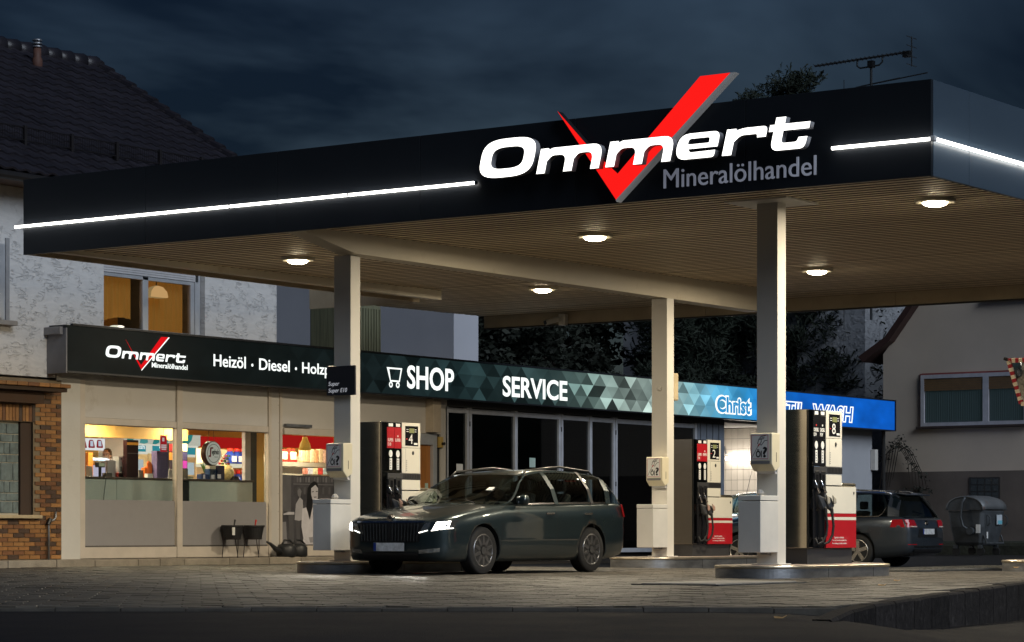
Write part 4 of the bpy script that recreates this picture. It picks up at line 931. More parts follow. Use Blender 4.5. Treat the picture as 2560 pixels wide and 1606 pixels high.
bx('cooler_gap', BLACK, None, *(lambda q: (q[0], q[1]))(rect(Z5, (988, 0, 1016, 10), 22.6)), 22.5, 22.6, .3, 2.0); tag(C.objects['cooler_gap'], 'dark gap strip between the two lit coolers', 'strip')
tb_ = thing('teal_banner', 'long pale poster band with teal leaf shapes above the coolers', 'poster', tuple(at(*Z5(1000, 400), 22.3)))
xa, _, za, zb = rect(Z5, (650, 268, 1390, 396), 22.3); xb = rect(Z6, (0, 0, 455, 10), 22.3)[1]
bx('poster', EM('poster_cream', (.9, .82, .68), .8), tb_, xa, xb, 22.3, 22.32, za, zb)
tr_ = random.Random(5)
x = xa + .05
while x < xb - .3:
    w = tr_.uniform(.10, .28); h = zb - za
    plate([(0, h * tr_.uniform(0, .3)), (w * .5, 0), (w, h * tr_.uniform(.1, .5)), (w * tr_.uniform(.7, 1.2), h), (w * tr_.uniform(.1, .5), h)], 'leaf_print', EM('poster_teal%d' % tr_.randint(0, 2), [(.05, .35, .33), (.12, .45, .42), (.02, .22, .16)][tr_.randint(0, 2)], .8), tb_, '-Y', (x, 22.298, za), .002)
    x += w * tr_.uniform(1.1, 1.9)
# hanging red sign, gift card racks
hr = item('hanging_poster', EM('hanging_red', (.55, .02, .03), .8), Z5, (1170, 285, 1265, 522), 18.6, .01, 'narrow red poster hanging in the left window', 'poster')
for r in ((1195, 320, 1225, 370), (1180, 420, 1255, 435), (1180, 445, 1255, 470), (1185, 480, 1250, 495)): front('print', EM('print_pale', (.9, .7, .7), .7), hr, Z5, r, 18.6)
MB().cyl((hr.dimensions.x * 0 + rect(Z5, (1217, 0, 1218, 1), 18.6)[0], 18.605, rect(Z5, (0, 284, 1, 285), 18.6)[3]), (rect(Z5, (1217, 0, 1218, 1), 18.6)[0], 18.605, 2.72), .003, n=4).build('string', BLACK, hr)
for S, r, cs_, lab in ((Z5, (1285, 400, 1372, 775), ((.25, .02, .02), (.5, .2, .04), (.03, .02, .03)), 'black gift card rack at the right edge of the left window'), (Z6, (148, 370, 245, 770), ((.75, .62, .42), (.06, .05, .12), (.35, .03, .30)), 'black gift card rack beside the round hanging sign')):
    rk = item('card_rack', BLACK, S, r, 19.45, .04, lab, 'card rack'); h = (r[3] - r[1]) / 3
    for k in range(3): front('card', M('gift_card%.2f%.2f' % (cs_[k][0], cs_[k][2]), cs_[k], .35, var=.2, emit=.5), rk, S, (r[0] + 8, r[1] + h * k + 10, r[2] - 8, r[1] + h * (k + 1) - 8), 19.45)
    x0, x1, z0, z1 = rect(S, r, 19.45); bx('rack_foot', BLACK, rk, x0, x1, 19.44, 19.46, zc, z0)
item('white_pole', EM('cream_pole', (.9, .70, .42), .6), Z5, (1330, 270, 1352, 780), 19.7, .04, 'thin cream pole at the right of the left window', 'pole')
# second window: red band, shelf with blue bottles
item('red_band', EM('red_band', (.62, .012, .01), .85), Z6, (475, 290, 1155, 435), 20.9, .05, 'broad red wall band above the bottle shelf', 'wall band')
sh = thing('bottle_shelf', 'lit shelf with blue bottles behind the round sign', 'shelf', tuple(at(*Z6(900, 950), 20.7)))
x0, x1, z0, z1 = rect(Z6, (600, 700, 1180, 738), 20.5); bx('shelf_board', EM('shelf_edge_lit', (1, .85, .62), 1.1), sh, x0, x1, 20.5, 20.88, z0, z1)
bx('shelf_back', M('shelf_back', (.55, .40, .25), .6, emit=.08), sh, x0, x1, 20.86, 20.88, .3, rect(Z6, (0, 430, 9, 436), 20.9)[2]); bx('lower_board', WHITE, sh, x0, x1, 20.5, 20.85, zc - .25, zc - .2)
BLUEB = M('bottle_blue', (.01, .03, .20), .2, var=.1, emit=.25); CAPR = M('bottle_cap_red', (.6, .02, .01), .35, emit=.2); LBL = M('bottle_label', (.65, .6, .62), .5, emit=.12)  # bottles, caps and labels given a faint glow in place of lamplight
def bottle(cx, zb, h, w, lab, Y=20.65):
    t = thing('bottle', lab, 'bottle', (cx, Y, zb), 'blue bottles on the shelf')
    MB().lathe([(w * .92, zb), (w, zb + .01), (w, zb + h * .58), (w * .55, zb + h * .74), (w * .45, zb + h * .82)], (cx, Y, 0), n=14).build('body', BLUEB, t, smooth=True)
    MB().lathe([(w * .5, zb + h * .82), (w * .5, zb + h * .97), (w * .42, zb + h)], (cx, Y, 0), n=12).build('cap', CAPR, t, smooth=True)
    bx('label', LBL, t, cx - w * .6, cx + w * .6, Y - w * 1.03, Y - w * .98, zb + h * .14, zb + h * .5)
words3 = ['left', 'middle', 'right']
for k, cx in enumerate((912, 1020, 1118)):
    a = at(*Z6(cx, 698), 20.65); b = at(*Z6(cx, 455), 20.65); bottle(a.x, z1 + .002, b.z - a.z, .115, f'{words3[k]} one of the big blue bottles with red caps on the upper shelf')
for k, cx in enumerate((965, 1045, 1125)):
    a = at(*Z6(cx, 890), 20.65); b = at(*Z6(cx, 745), 20.65); bottle(a.x, zc - .198, b.z - zc + .15, .09, f'{words3[k]} one of the blue bottles on the lower shelf', 20.66)
for S, r, col, lab, cat in [(Z6, (590, 775, 728, 940), (.015, .06, .16), 'teal blue carton on the counter under the round sign', 'carton'), (Z6, (690, 722, 830, 935), (.012, .015, .05), 'dark navy carton grid on the counter under the round sign', 'carton'), (Z6, (465, 855, 580, 940), (.02, .05, .16), 'low blue carton with pink print on the counter', 'carton'), (Z6, (600, 725, 690, 775), (.7, .6, .45), 'pale carton behind the teal one', 'carton'), (Z6, (970, 890, 1060, 945), (.03, .02, .03), 'dark small pack beside the yellow bag', 'pack')]:
    o = on_counter(cat, M('goods_%d%d' % (r[0], r[1]), col, .4, var=.2, emit=.05), S, r, lab, cat, .12)
    if cat == 'carton' and col[0] < .1: front('print', LBL, o, S, (r[0] + 25, r[3] - 75, r[2] - 60 if r[2] - r[0] > 110 else r[2] - 15, r[3] - 12), YC)
a = at(*Z6(900, 945), 18.85); bag = MB().lathe([(.10, zc + .001), (.17, zc + .06), (.18, zc + .16), (.13, zc + .26), (.04, zc + .30)], (a.x, 18.95, 0), n=12).build('sweet_bag', M('bag_yellow', (.7, .5, .2), .4, var=.5, scale=14, emit=.12), None, smooth=True); tag(bag, 'round bag of yellow sweets on the counter', 'bag')
a = at(*Z6(518, 940), 18.95); pt_ = thing('pot_plant', 'small potted plant on the counter left of the cartons', 'plant', (a.x, 18.95, zc))
MB().lathe([(.05, zc + .001), (.07, zc + .12)], (a.x, 18.95, 0), n=12).build('pot', M('pot_dark', (.05, .04, .04), .5), pt_)
for k in range(9):
    t = k * .7; MB().tube([(a.x, 18.95, zc + .1), (a.x + .04 * math.cos(t), 18.95 + .04 * math.sin(t), zc + .22), (a.x + .09 * math.cos(t), 18.95 + .09 * math.sin(t), zc + .30 + .02 * (k % 3))], [.006, .012, .002], n=4).build('leaf', M('plant_green', (.06, .14, .03), .5), pt_)
a = at(*Z6(850, 640), 18.9); fl = thing('flower_bunch', 'small bunch of red and green flowers by the round sign', 'flowers', (a.x, 18.95, zc))
MB().tube([(a.x, 18.95, zc), (a.x, 18.95, a.z - .1)], .03, n=8).build('vase', glass('vase_glass'), fl)
for k in range(14): bx('petal', [RED, M('plant_green', (.06, .14, .03)), M('petal_pale', (.7, .6, .5), .5)][k % 3], fl, a.x - .14 + .02 * k, a.x - .10 + .02 * k, 18.92, 18.97, a.z - .08 + .05 * ((k * 7) % 4), a.z - .04 + .05 * ((k * 7) % 4), bevel=.01)
# pillars at the right of the second window
for r, m_, lab in [((1152, 190, 1240, 1300), GRYW, 'grey pillar inside the second shop window'), ((1240, 190, 1335, 1300), M('pillar_dark', (.04, .04, .04), .5), 'dark pillar face inside the second shop window'), ((1335, 190, 1450, 1300), ORW, 'yellow pillar face at the right end of the second window')]:
    x0, x1, z0, z1 = rect(Z6, r, 18.9 + (.0 if m_ is GRYW else .05)); o = bx('pillar', m_, None, x0, x1 - .003, 18.9 + (.0 if m_ is GRYW else .05), 18.98, .3, 2.72); tag(o, lab, 'pillar')
# third window
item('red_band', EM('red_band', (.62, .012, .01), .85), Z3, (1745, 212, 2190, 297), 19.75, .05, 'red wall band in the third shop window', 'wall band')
s3 = thing('snack_shelf', 'shelf unit in the third window', 'shelf', (10.9, 19.5, .3)); s3['label'] = 'two board shelf holding canisters and snacks in the third window'
x0, x1, z0, z1 = rect(Z3, (1700, 432, 2190, 452), 19.3); bx('board', M('shelf_grey', (.35, .32, .28), .5), s3, x0, x1, 19.3, 19.6, z0, z1); zs1 = z1
x0, x1, z0, z1b = rect(Z3, (1700, 528, 2190, 545), 19.3); bx('board', M('shelf_grey', (.35, .32, .28), .5), s3, x0, x1, 19.3, 19.6, z0, z1b)
bx('back', M('snack_back', (.70, .60, .45), .6, emit=.10), s3, x0, x1, 19.66, 19.7, .3, rect(Z3, (0, 290, 9, 300), 19.7)[2])  # shelf back glows faintly to brighten the window, no lamp in it
for k, cx in enumerate((1775, 1850)):
    x0, x1, z0, z1 = rect(Z3, (cx - 36, 300, cx + 40, 432), 19.35); t = thing('canister', f'{["left", "right"][k]} red screen wash canister in the third window', 'canister', ((x0 + x1) / 2, 19.4, zs1), 'red canisters on the shelf')
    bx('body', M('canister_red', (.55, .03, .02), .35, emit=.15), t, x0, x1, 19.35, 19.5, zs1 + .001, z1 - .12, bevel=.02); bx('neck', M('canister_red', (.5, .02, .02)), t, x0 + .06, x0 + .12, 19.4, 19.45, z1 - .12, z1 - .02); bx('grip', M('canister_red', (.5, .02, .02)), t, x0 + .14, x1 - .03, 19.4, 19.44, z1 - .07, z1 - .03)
    bx('label', M('canister_label', (.5, .6, .5), .5), t, x0 + .05, x1 - .05, 19.345, 19.349, zs1 + .05, zs1 + .2)
for k in range(6):
    r = (1925 + k * 36, 312 + (k % 2) * 8, 1958 + k * 36, 415); x0, x1, z0, z1 = rect(Z3, r, 19.32)
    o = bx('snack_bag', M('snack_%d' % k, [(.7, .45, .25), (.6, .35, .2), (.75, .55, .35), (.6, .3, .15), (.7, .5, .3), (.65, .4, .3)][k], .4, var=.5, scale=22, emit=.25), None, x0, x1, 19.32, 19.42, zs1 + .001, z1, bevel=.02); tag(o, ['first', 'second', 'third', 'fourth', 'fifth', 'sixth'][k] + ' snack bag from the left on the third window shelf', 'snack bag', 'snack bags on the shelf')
for k in range(5):
    r = (1930 + k * 42, 480, 1966 + k * 42, 530); x0, x1, z0, z1 = rect(Z3, r, 19.28)
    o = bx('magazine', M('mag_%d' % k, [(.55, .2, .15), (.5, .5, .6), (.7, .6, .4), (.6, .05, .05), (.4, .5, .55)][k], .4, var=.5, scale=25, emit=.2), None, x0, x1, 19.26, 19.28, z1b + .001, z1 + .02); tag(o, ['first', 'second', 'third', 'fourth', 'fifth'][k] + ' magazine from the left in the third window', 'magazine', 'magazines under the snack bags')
pe = thing('pendant_lamp', 'yellow bell shaped pendant lamp in the third window', 'lamp', tuple(at(*Z3(1950, 320), 18.6)))
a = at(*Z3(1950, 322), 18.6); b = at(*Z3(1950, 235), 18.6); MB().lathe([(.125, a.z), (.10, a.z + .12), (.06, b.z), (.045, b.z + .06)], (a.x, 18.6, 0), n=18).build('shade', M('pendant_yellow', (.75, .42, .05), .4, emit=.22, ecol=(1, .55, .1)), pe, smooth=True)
MB().cyl((a.x, 18.6, b.z + .06), (a.x, 18.6, 2.72), .008, n=6).build('cord', BLACK, pe)
# round hanging sign
a = at(*Z6(615, 530), 18.3); rs_ = thing('hanging_sign', 'round white coffee sign hanging in the second window', 'sign', (a.x, 18.3, a.z))
rad, f_ = .215, .62
MB().lathe([(rad, -.06), (rad + .010, -.045), (rad + .010, .045), (rad, .06)], (a.x, 18.3, a.z), axis='y', n=40).build('case', M('sign_case_brown', (.08, .03, .02), .4), rs_)
plate(disc(0, 0, rad - .006, 40), 'face', EM('coffee_face', (.62, .56, .46), .75), rs_, '-Y', (a.x, 18.239, a.z), .003)
outline([disc(0, 0, .275 * f_, 40), disc(0, 0, .260 * f_, 40)], 'print_ring', PRINT_BLACK, rs_, '-Y', (a.x - .275 * f_, 18.235, a.z - .275 * f_), None, None, .001)
text('egafredo', 'print_text', PRINT_BLACK, rs_, '-Y', (a.x - .085 * f_, 18.235, a.z - .075 * f_), w=.31 * f_, h=.20 * f_, depth=.001, bold=.03)
MRD = M('print_wine', (.25, .012, .03), .5)
plate([(x_ * f_, z_ * f_) for x_, z_ in [(-.22, -.11), (-.12, -.11), (-.10, .13), (-.02, .14), (-.02, .18), (-.13, .18), (-.16, .16), (-.17, -.06), (-.22, -.06)]], 'print_initial', MRD, rs_, '-Y', (a.x, 18.235, a.z), .001)
text('ZANETTI', 'print_text', PRINT_BLACK, rs_, '-Y', (a.x + .02 * f_, 18.235, a.z - .12 * f_), w=.16 * f_, h=.03 * f_, depth=.001)
for sx in (-.09, .09): MB().cyl((a.x + sx, 18.3, a.z + rad * .90), (a.x + sx * .3, 18.3, 2.72), .004, n=5).build('wire', BLACK, rs_)
# grey photograph poster filling the lower part of the third window
po = thing('window_poster', 'large grey photo poster of a cafe with a seated woman', 'poster', (10.7, 17.99, .33))
px0, px1, pz0, pz1 = 9.765, 11.94, .345, 1.645
bx('sheet', M('poster_dark', (.07, .067, .075), .45, var=.5, scale=3), po, px0, px1, Y0 - .004, Y0 + .003, pz0, pz1)
def pp(pts, v, nm='poster_print', out=.001):
    P = [at(*Z3(x, y), Y0 - .004) for x, y in pts]
    MB().prism([(p.x, Y0 - .0045 - out, p.z) for p in P], (0, -.0006, 0)).build(nm, M('poster_tone%.2f' % v, (v, v * .97, v * 1.03), .5, var=.12, scale=5), po)
pp([(1745, 530), (1835, 530), (1830, 830), (1745, 860)], .12); pp([(1745, 1080), (1745, 925), (1790, 920), (1800, 1105), (1745, 1110)], .22)
for k in range(14): pp([(1855 + k * 24, 545 + (k % 3) * 3), (1870 + k * 24, 545), (1870 + k * 24, 590), (1855 + k * 24, 590)], .10 + .05 * (k % 3))
for k in range(12): pp([(1860 + k * 26, 635), (1876 + k * 26, 630), (1876 + k * 26, 690), (1860 + k * 26, 690)], .07 + .04 * (k % 2))
pp([(1850, 600), (2190, 608), (2190, 616), (1850, 608)], .16)
pp([(1768, 835), (1860, 838), (1860, 860), (1768, 862)], .5)
pp([(1872, 770), (1905, 715), (1930, 740), (1935, 900), (1900, 912), (1862, 905)], .40, out=.002); pp([(1885, 660), (1905, 640), (1920, 665), (1910, 715), (1890, 705)], .18, out=.002)
pp([(1970, 640), (1995, 600), (2025, 580), (2052, 595), (2062, 650), (2060, 900), (1990, 905), (1955, 870), (1962, 760)], .012, 'woman_hair', .003)
pp([(2000, 640), (2035, 612), (2058, 640), (2056, 720), (2035, 755), (2010, 735), (2000, 690)], .55, 'woman_face', .004); pp([(2014, 735), (2044, 740), (2046, 800), (2012, 800)], .48, 'woman_neck', .0035)
pp([(1925, 810), (1958, 800), (1988, 905), (2010, 800), (2065, 780), (2180, 830), (2180, 1115), (1925, 1115), (1935, 1060), (1918, 960)], .62, 'woman_blouse', .0045)
pp([(1980, 1050), (2070, 1042), (2080, 1090), (1990, 1095)], .30, 'woman_sleeve', .005); pp([(2005, 668), (2022, 664), (2022, 670), (2005, 674)], .04, 'woman_eye', .005); pp([(2038, 664), (2054, 664), (2054, 670), (2038, 670)], .04, 'woman_eye', .005); pp([(2018, 710), (2046, 708), (2040, 718), (2024, 719)], .18, 'woman_mouth', .005)
for a_, b_ in ((1810, 1850), (1870, 1900)): pp([(a_, 870), (b_, 860), (b_ + 10, 1105), (a_ + 10, 1105)], .09)
pp([(1940, 1115), (1955, 1075), (1930, 1068), (1945, 1060), (1985, 1095), (2035, 1100), (2030, 1116)], .55, out=.006)
# ------------------------------------------------------------------ left house with tiled roof
STUC = bpy.data.materials.new('rough_stucco'); STUC.use_nodes = True
def stucco_nodes(m, col, dist):
    n, l = m.node_tree.nodes, m.node_tree.links; b = n['Principled BSDF']; b.inputs['Roughness'].default_value = .85
    t = n.new('ShaderNodeTexCoord'); mpn = n.new('ShaderNodeMapping'); mpn.inputs['Scale'].default_value = (1.3, 1.3, 4.2); mpn.inputs['Rotation'].default_value = (0, R(-14), 0)
    v = n.new('ShaderNodeTexNoise'); v.inputs['Scale'].default_value = 2.6; v.inputs['Detail'].default_value = 4; v.inputs['Distortion'].default_value = .9; v.inputs['Roughness'].default_value = .5
    mk = n.new('ShaderNodeTexNoise'); mk.inputs['Scale'].default_value = 5.5; mk.inputs['Detail'].default_value = 2
    l.new(t.outputs['Object'], mpn.inputs['Vector']); l.new(mpn.outputs['Vector'], v.inputs['Vector']); l.new(t.outputs['Object'], mk.inputs['Vector'])
    # trowel strokes: short bent ridges along contour lines of the noise
    fr = n.new('ShaderNodeMath'); fr.operation = 'MULTIPLY'; fr.inputs[1].default_value = 7.0; l.new(v.outputs['Fac'], fr.inputs[0])
    pp_ = n.new('ShaderNodeMath'); pp_.operation = 'FRACT'; l.new(fr.outputs[0], pp_.inputs[0])
    r = n.new('ShaderNodeValToRGB'); r.color_ramp.elements[0].position = .0; r.color_ramp.elements[0].color = (0, 0, 0, 1); r.color_ramp.elements[1].position = .22; r.color_ramp.elements[1].color = (1, 1, 1, 1); l.new(pp_.outputs[0], r.inputs['Fac'])
    mr = n.new('ShaderNodeMapRange'); mr.inputs['From Min'].default_value = .46; mr.inputs['From Max'].default_value = .58; l.new(mk.outputs['Fac'], mr.inputs['Value'])
    mxh = n.new('ShaderNodeMix'); mxh.data_type = 'FLOAT'; l.new(mr.outputs['Result'], mxh.inputs['Factor']); mxh.inputs['A'].default_value = .75; l.new(r.outputs['Color'], mxh.inputs['B'])
    ad = n.new('ShaderNodeMath'); ad.operation = 'MULTIPLY_ADD'; ad.inputs[1].default_value = .5; l.new(v.outputs['Fac'], ad.inputs[0]); l.new(mxh.outputs['Result'], ad.inputs[2])
    bp = n.new('ShaderNodeBump'); bp.inputs['Strength'].default_value = 1.0; bp.inputs['Distance'].default_value = dist; l.new(ad.outputs[0], bp.inputs['Height']); l.new(bp.outputs['Normal'], b.inputs['Normal'])
    cr = n.new('ShaderNodeValToRGB'); cr.color_ramp.elements[0].color = (*[c * .9 for c in col], 1); cr.color_ramp.elements[1].color = (*col, 1); cr.color_ramp.elements[0].position = .35; cr.color_ramp.elements[1].position = .6; l.new(v.outputs['Fac'], cr.inputs['Fac']); l.new(cr.outputs['Color'], b.inputs['Base Color'])
stucco_nodes(STUC, (.66, .65, .64), .011)
hs = thing('tiled_house', 'white rough plastered house with brown tiled roof behind the shop', 'house', (4, 20, 0))
HY = 17.93; HX0, HX1 = -6.0, 9.55
RIDGE_Y, RIDGE_Z, EAVE_Y, EAVE_Z = 23.0, 9.86, 17.35, 6.42
bx('wall', STUC, hs, HX0, 4.985, HY, 18.3, 3.16, 6.6); bx('wall', STUC, hs, 4.985, 7.565, HY, 18.3, 3.3, 4.05); bx('wall', STUC, hs, 4.985, 7.565, HY, 18.3, 5.33, 6.6); bx('wall', STUC, hs, 7.565, HX1, HY, 18.3, 3.3, 6.6)
MB().prism([(HX1 - .002, 18.31, 3.9), (HX1 - .002, 28.3, 3.9), (HX1 - .002, 28.3, 6.6), (HX1 - .002, RIDGE_Y, RIDGE_Z - .15), (HX1 - .002, 18.31, 6.85)], (-.3, 0, 0)).build('gable_wall', STUC, hs)
bx('wall_strip', PIER, hs, 3.84, 3.96, HY - .02, HY - .002, 3.1, 3.3)
# window with roller shutter and orange curtains, lamp inside
wn_ = bx('window', ALU, hs, 5.0, 7.55, HY + .16, HY + .2, 5.05, 5.32)
for k in range(6): bx('shutter_slat', M('shutter_white', (.5, .5, .52), .5), wn_, 5.04, 7.50, HY + .10, HY + .155, 5.06 + k * .04, 5.095 + k * .04)
for a, b, c_, d in ((5.0, 5.06, 4.08, 5.05), (7.30, 7.40, 4.08, 5.05), (7.42, 7.55, 4.06, 5.3), (6.06, 6.20, 4.08, 5.05), (5.06, 7.3, 4.06, 4.12), (5.06, 7.3, 4.99, 5.05)): bx('window_frame', ALU, wn_, a, b, HY + .10, HY + .18, c_, d, bevel=.006)
for a, b in ((5.06, 6.06), (6.2, 7.3)): bx('window_pane', glass('house_glass', clear=.8), wn_, a, b, HY + .135, HY + .142, 4.12, 4.99)
bx('sill', M('sill_stone', (.3, .28, .26), .7), wn_, 4.96, 7.56, HY - .05, HY + .1, 4.02, 4.058)
CURT = M('orange_curtain', (.50, .20, .03), .8, var=.15, scale=2, stretch=(9, 9, .3), emit=.22, ecol=(1, .40, .06))  # glow put into the cloth in place of lamplight from the room
mb = MB()
for a, b in ((5.10, 6.03), (6.22, 7.29)):
    rws = [[], []]; k = 0; x = a
    while x < b:
        y = HY + .32 + .03 * math.sin(x * 42) + .01 * math.sin(x * 17); rws[0].append((x, y, 4.22 + .10 * abs(math.sin(x * 3))) if a < 6 else (x, y, 4.10)); rws[1].append((x, y, 5.03)); x += .02
    mb.grid(rws)
mb.build('curtain', CURT, wn_)
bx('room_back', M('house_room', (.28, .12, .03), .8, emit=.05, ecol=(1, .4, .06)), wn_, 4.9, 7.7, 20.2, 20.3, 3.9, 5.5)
bx('room_ceiling', M('house_room2', (.4, .22, .08), .8), wn_, 4.9, 7.7, 18.31, 20.2, 5.40, 5.5); bx('room_floor', M('house_room2', (.4, .22, .08)), wn_, 4.9, 7.7, 18.31, 20.2, 3.88, 3.92)
ht = thing('house_lamp', 'glowing shell shaped lamp behind the orange curtain upstairs', 'lamp', (6.55, 18.8, 4.95))
MB().lathe([(.21, 4.72), (.19, 4.82), (.12, 4.90), (.02, 4.93)], (6.50, 18.12, 0), n=16).build('shade', EM('house_shade', (1, .60, .24), .5), ht, smooth=True)
MB().cyl((6.50, 18.12, 4.93), (6.50, 18.12, 5.4), .01, n=6).build('cord', BLACK, ht)
ld = bpy.data.lights.new('lamp_light', 'POINT'); ld.energy = 14; ld.color = (1, .55, .18); ld.shadow_soft_size = .2; lo = bpy.data.objects.new('lamp_light', ld); C.objects.link(lo); lo.parent = ht; lo.location = (-.1, .3, -.25)
sl = thing('bowl_lamp', 'small white bowl lamp at the window sill upstairs', 'lamp', (5.72, 18.3, 4.2))
MB().lathe([(.02, 4.10), (.10, 4.12), (.13, 4.145), (.10, 4.16)], (5.55, 18.16, 0), n=16).build('bowl', EM('bowl_lit', (1, .9, .7), 1.6), sl, smooth=True); MB().cyl((5.55, 18.16, 4.06), (5.55, 18.16, 4.1), .03, n=8).build('foot', BLACK, sl)
w2 = bx('window', ALU, hs, 1.6, 2.68, HY - .004, HY + .1, 4.06, 5.30)
bx('window_pane', M('dark_pane', (.02, .022, .03), .05), w2, 1.7, 2.50, HY - .008, HY - .005, 4.16, 5.2); bx('window_frame', ALU, w2, 2.52, 2.60, HY - .05, HY - .005, 4.08, 5.28); bx('reveal', M('reveal_grey', (.3, .3, .31), .7), w2, 2.681, 2.76, HY - .03, HY + .05, 4.02, 5.40); bx('sill', M('sill_stone', (.3, .28, .26)), w2, 1.5, 2.82, HY - .16, HY - .005, 3.96, 4.04, bevel=.01)
# brick clad ground floor
bw = thing('brick_wall', 'brown brick clad ground floor left of the shop', 'wall', (1, 17.9, 0))
BY = HY - .02
bx('backing', M('brick_mortar', (.20, .155, .10), .9, var=.2), bw, -6, 2.2, BY, 18.3, 0, 3.12); bx('backing', M('brick_mortar', (.2, .15, .1)), bw, 3.30, 3.955, BY, 18.3, 0, 3.12); bx('backing', M('brick_mortar', (.2, .15, .1)), bw, 2.2, 3.30, BY, 18.3, 0, .86); bx('backing', M('brick_mortar', (.2, .15, .1)), bw, 2.2, 3.30, BY, 18.3, 2.40, 3.12)
BR = [M('brick_ochre', (.24, .105, .028), .6, var=.2, scale=9, bump=.2, island=.2), M('brick_tan', (.30, .14, .04), .6, var=.2, scale=9, bump=.2, island=.2), M('brick_dark', (.055, .028, .016), .55, var=.25, scale=9, bump=.2), M('brick_brown', (.15, .06, .02), .6, var=.2, scale=9, bump=.2, island=.2)]
bl, bh = .245, .072; brk = MB().box(0, bl - .012, -.014, 0, 0, bh - .011).build('brick', BR[0], bw, local=True); br2 = MB().box(0, bl / 2 - .012, -.014, 0, 0, bh - .011).build('brick', BR[0], bw, local=True)
br_r = random.Random(11); ob_ = base_of(bw); cnt = 0; used = set(); far_b = MB()
for j in range(40):
    z = .13 + j * bh
    if z > 3.02: break
    x = 3.945 - bl; half = j % 2
    if half: x = 3.945 - bl / 2
    first_ = True
    while x > -1.5:
        l_ = bl / 2 if (half and first_) else bl
        first_ = False
        if not (x + l_ > 2.2 and x < 3.30 and .80 < z < 2.42 + .3):
            mt = BR[br_r.choices(range(4), (4, 4, 2.2, 3))[0]]
            src = br2 if l_ < bl else brk
            if x > 1.2 and cnt < 300:
                if src not in used: o = src; used.add(src); o.material_slots[0].link = 'OBJECT'; o.material_slots[0].material = mt
                else: o = share(src, bw, mat=mt)
                o.location = Vector((x, BY - .001 - br_r.uniform(0, .003), z)) - ob_; cnt += 1
            else: far_b.mat(br_r.choices(range(4), (4, 4, 2.2, 3))[0]).box(x, x + l_ - .012, BY - .015, BY - .001, z, z + bh - .011)
        x -= bl
tag(far_b.build('brick_field', BR, bw), kind='stuff')
for k in range(15):   # soldier course over the window
    o = bx('soldier_brick', BR[(k * 7) % 4 if k % 3 else 1], bw, 2.22 + k * .075, 2.285 + k * .075, BY - .016, BY - .001, 2.41, 2.68)
gb = thing('glass_block_window', 'window of patterned glass blocks in the brick wall', 'window', (2.8, 18, .86))
GBM = M('glass_block', (.16, .20, .20), .08, var=.35, scale=7, bump=.5, bscale=9, spec=.8)
bx('joint_frame', M('block_joint', (.52, .47, .36), .7), gb, 1.9, 3.05, BY + .09, BY + .2, .86, 2.40); bx('reveal', M('reveal_dark', (.05, .03, .02), .8), gb, 3.05, 3.295, BY + .04, BY + .2, .86, 2.40)
j = 0; z = .89
while z < 2.33:
    hgt = [.20, .135, .20, .30, .135][j % 5]; x = 3.035; i = 0
    while x > 2.0:
        wd = [.13, .28, .2][(i + j) % 3]; bx('glass_block', GBM, gb, x - wd + .012, x, BY + .07, BY + .089, z, min(2.375, z + hgt) - .012, bevel=.008); x -= wd; i += 1
    z += hgt; j += 1
bx('sill', M('sill_cream', (.45, .36, .22), .6), gb, 1.7, 3.42, BY - .10, BY + .06, .80, .857, bevel=.008)
lg = thing('brick_ledge', 'projecting ledge capped with clay tiles above the brick wall', 'ledge', (2.5, 17.6, 3))
bx('board', M('ledge_dark', (.04, .022, .012), .8), lg, -3, 3.70, 17.52, HY - .021, 2.90, 2.96); bx('lintel', M('ledge_brown', (.06, .03, .015), .8), lg, -3, 3.35, 17.7, HY - .035, 2.70, 2.895)
for k in range(26): bx('ledge_tile', BR[[0, 1, 1, 3][k % 4]], lg, 3.74 - (k + 1) * .245 + .006, 3.74 - k * .245, 17.47, HY - .021, 2.965, 3.03, bevel=.01)
hp = thing('wall_pipe', 'thin grey pipe with an elbow on the brick wall', 'pipe', (3.4, 17.85, 0))
MB().tube([(3.60, 17.85, .1), (3.60, 17.85, .72), (3.62, 17.85, .76), (3.72, 17.85, .78), (3.76, 17.85, .82), (3.76, 17.85, .92)], .018, n=8).build('tube', GALV, hp, smooth=True); MB().cyl((3.58, 17.85, .70), (3.64, 17.85, .80), .035, n=8).build('valve', BLACK, hp)
# roof: battens, tiles in courses, ridge, verge, gutter, snow guard, vent pipe
slope = (RIDGE_Z - EAVE_Z) / (RIDGE_Y - EAVE_Y); sl_len = math.hypot(RIDGE_Z - EAVE_Z, RIDGE_Y - EAVE_Y); ang = math.atan2(RIDGE_Z - EAVE_Z, RIDGE_Y - EAVE_Y)
RT_ = M('roof_tile', (.025, .0225, .029), .4, var=.35, scale=4, bump=.25, bscale=30, col2=(.04, .036, .042), island=.22)
rf = MB().prism([(HX0 - .2, EAVE_Y, EAVE_Z), (HX0 - .2, RIDGE_Y, RIDGE_Z), (HX0 - .2, 28.6, EAVE_Z), (HX0 - .2, 28.6, EAVE_Z - .1), (HX0 - .2, RIDGE_Y, RIDGE_Z - .12), (HX0 - .2, EAVE_Y, EAVE_Z - .1)], (HX1 + .45 - HX0, 0, 0)).build('roof', M('roof_under', (.03, .024, .024), .8), hs)
tw, tl_ = .30, .34
def tile_mesh():
    rows = []
    for v, lift in ((0, .045), (tl_ * .5, .03), (tl_ + .05, .008)):
        rows.append([(u * tw, v, lift + .035 * (0.5 + .5 * math.cos(2 * math.pi * (u - .25))) ** 1.3) for u in (0, .12, .25, .38, .52, .70, .86, 1.0)])
    m = MB().grid(rows); bot = [(x, y, z - .035) for x, y, z in rows[0]]
    return m.grid([bot, rows[0]])
tm = tile_mesh().build('roof_tile', RT_, rf, local=True)
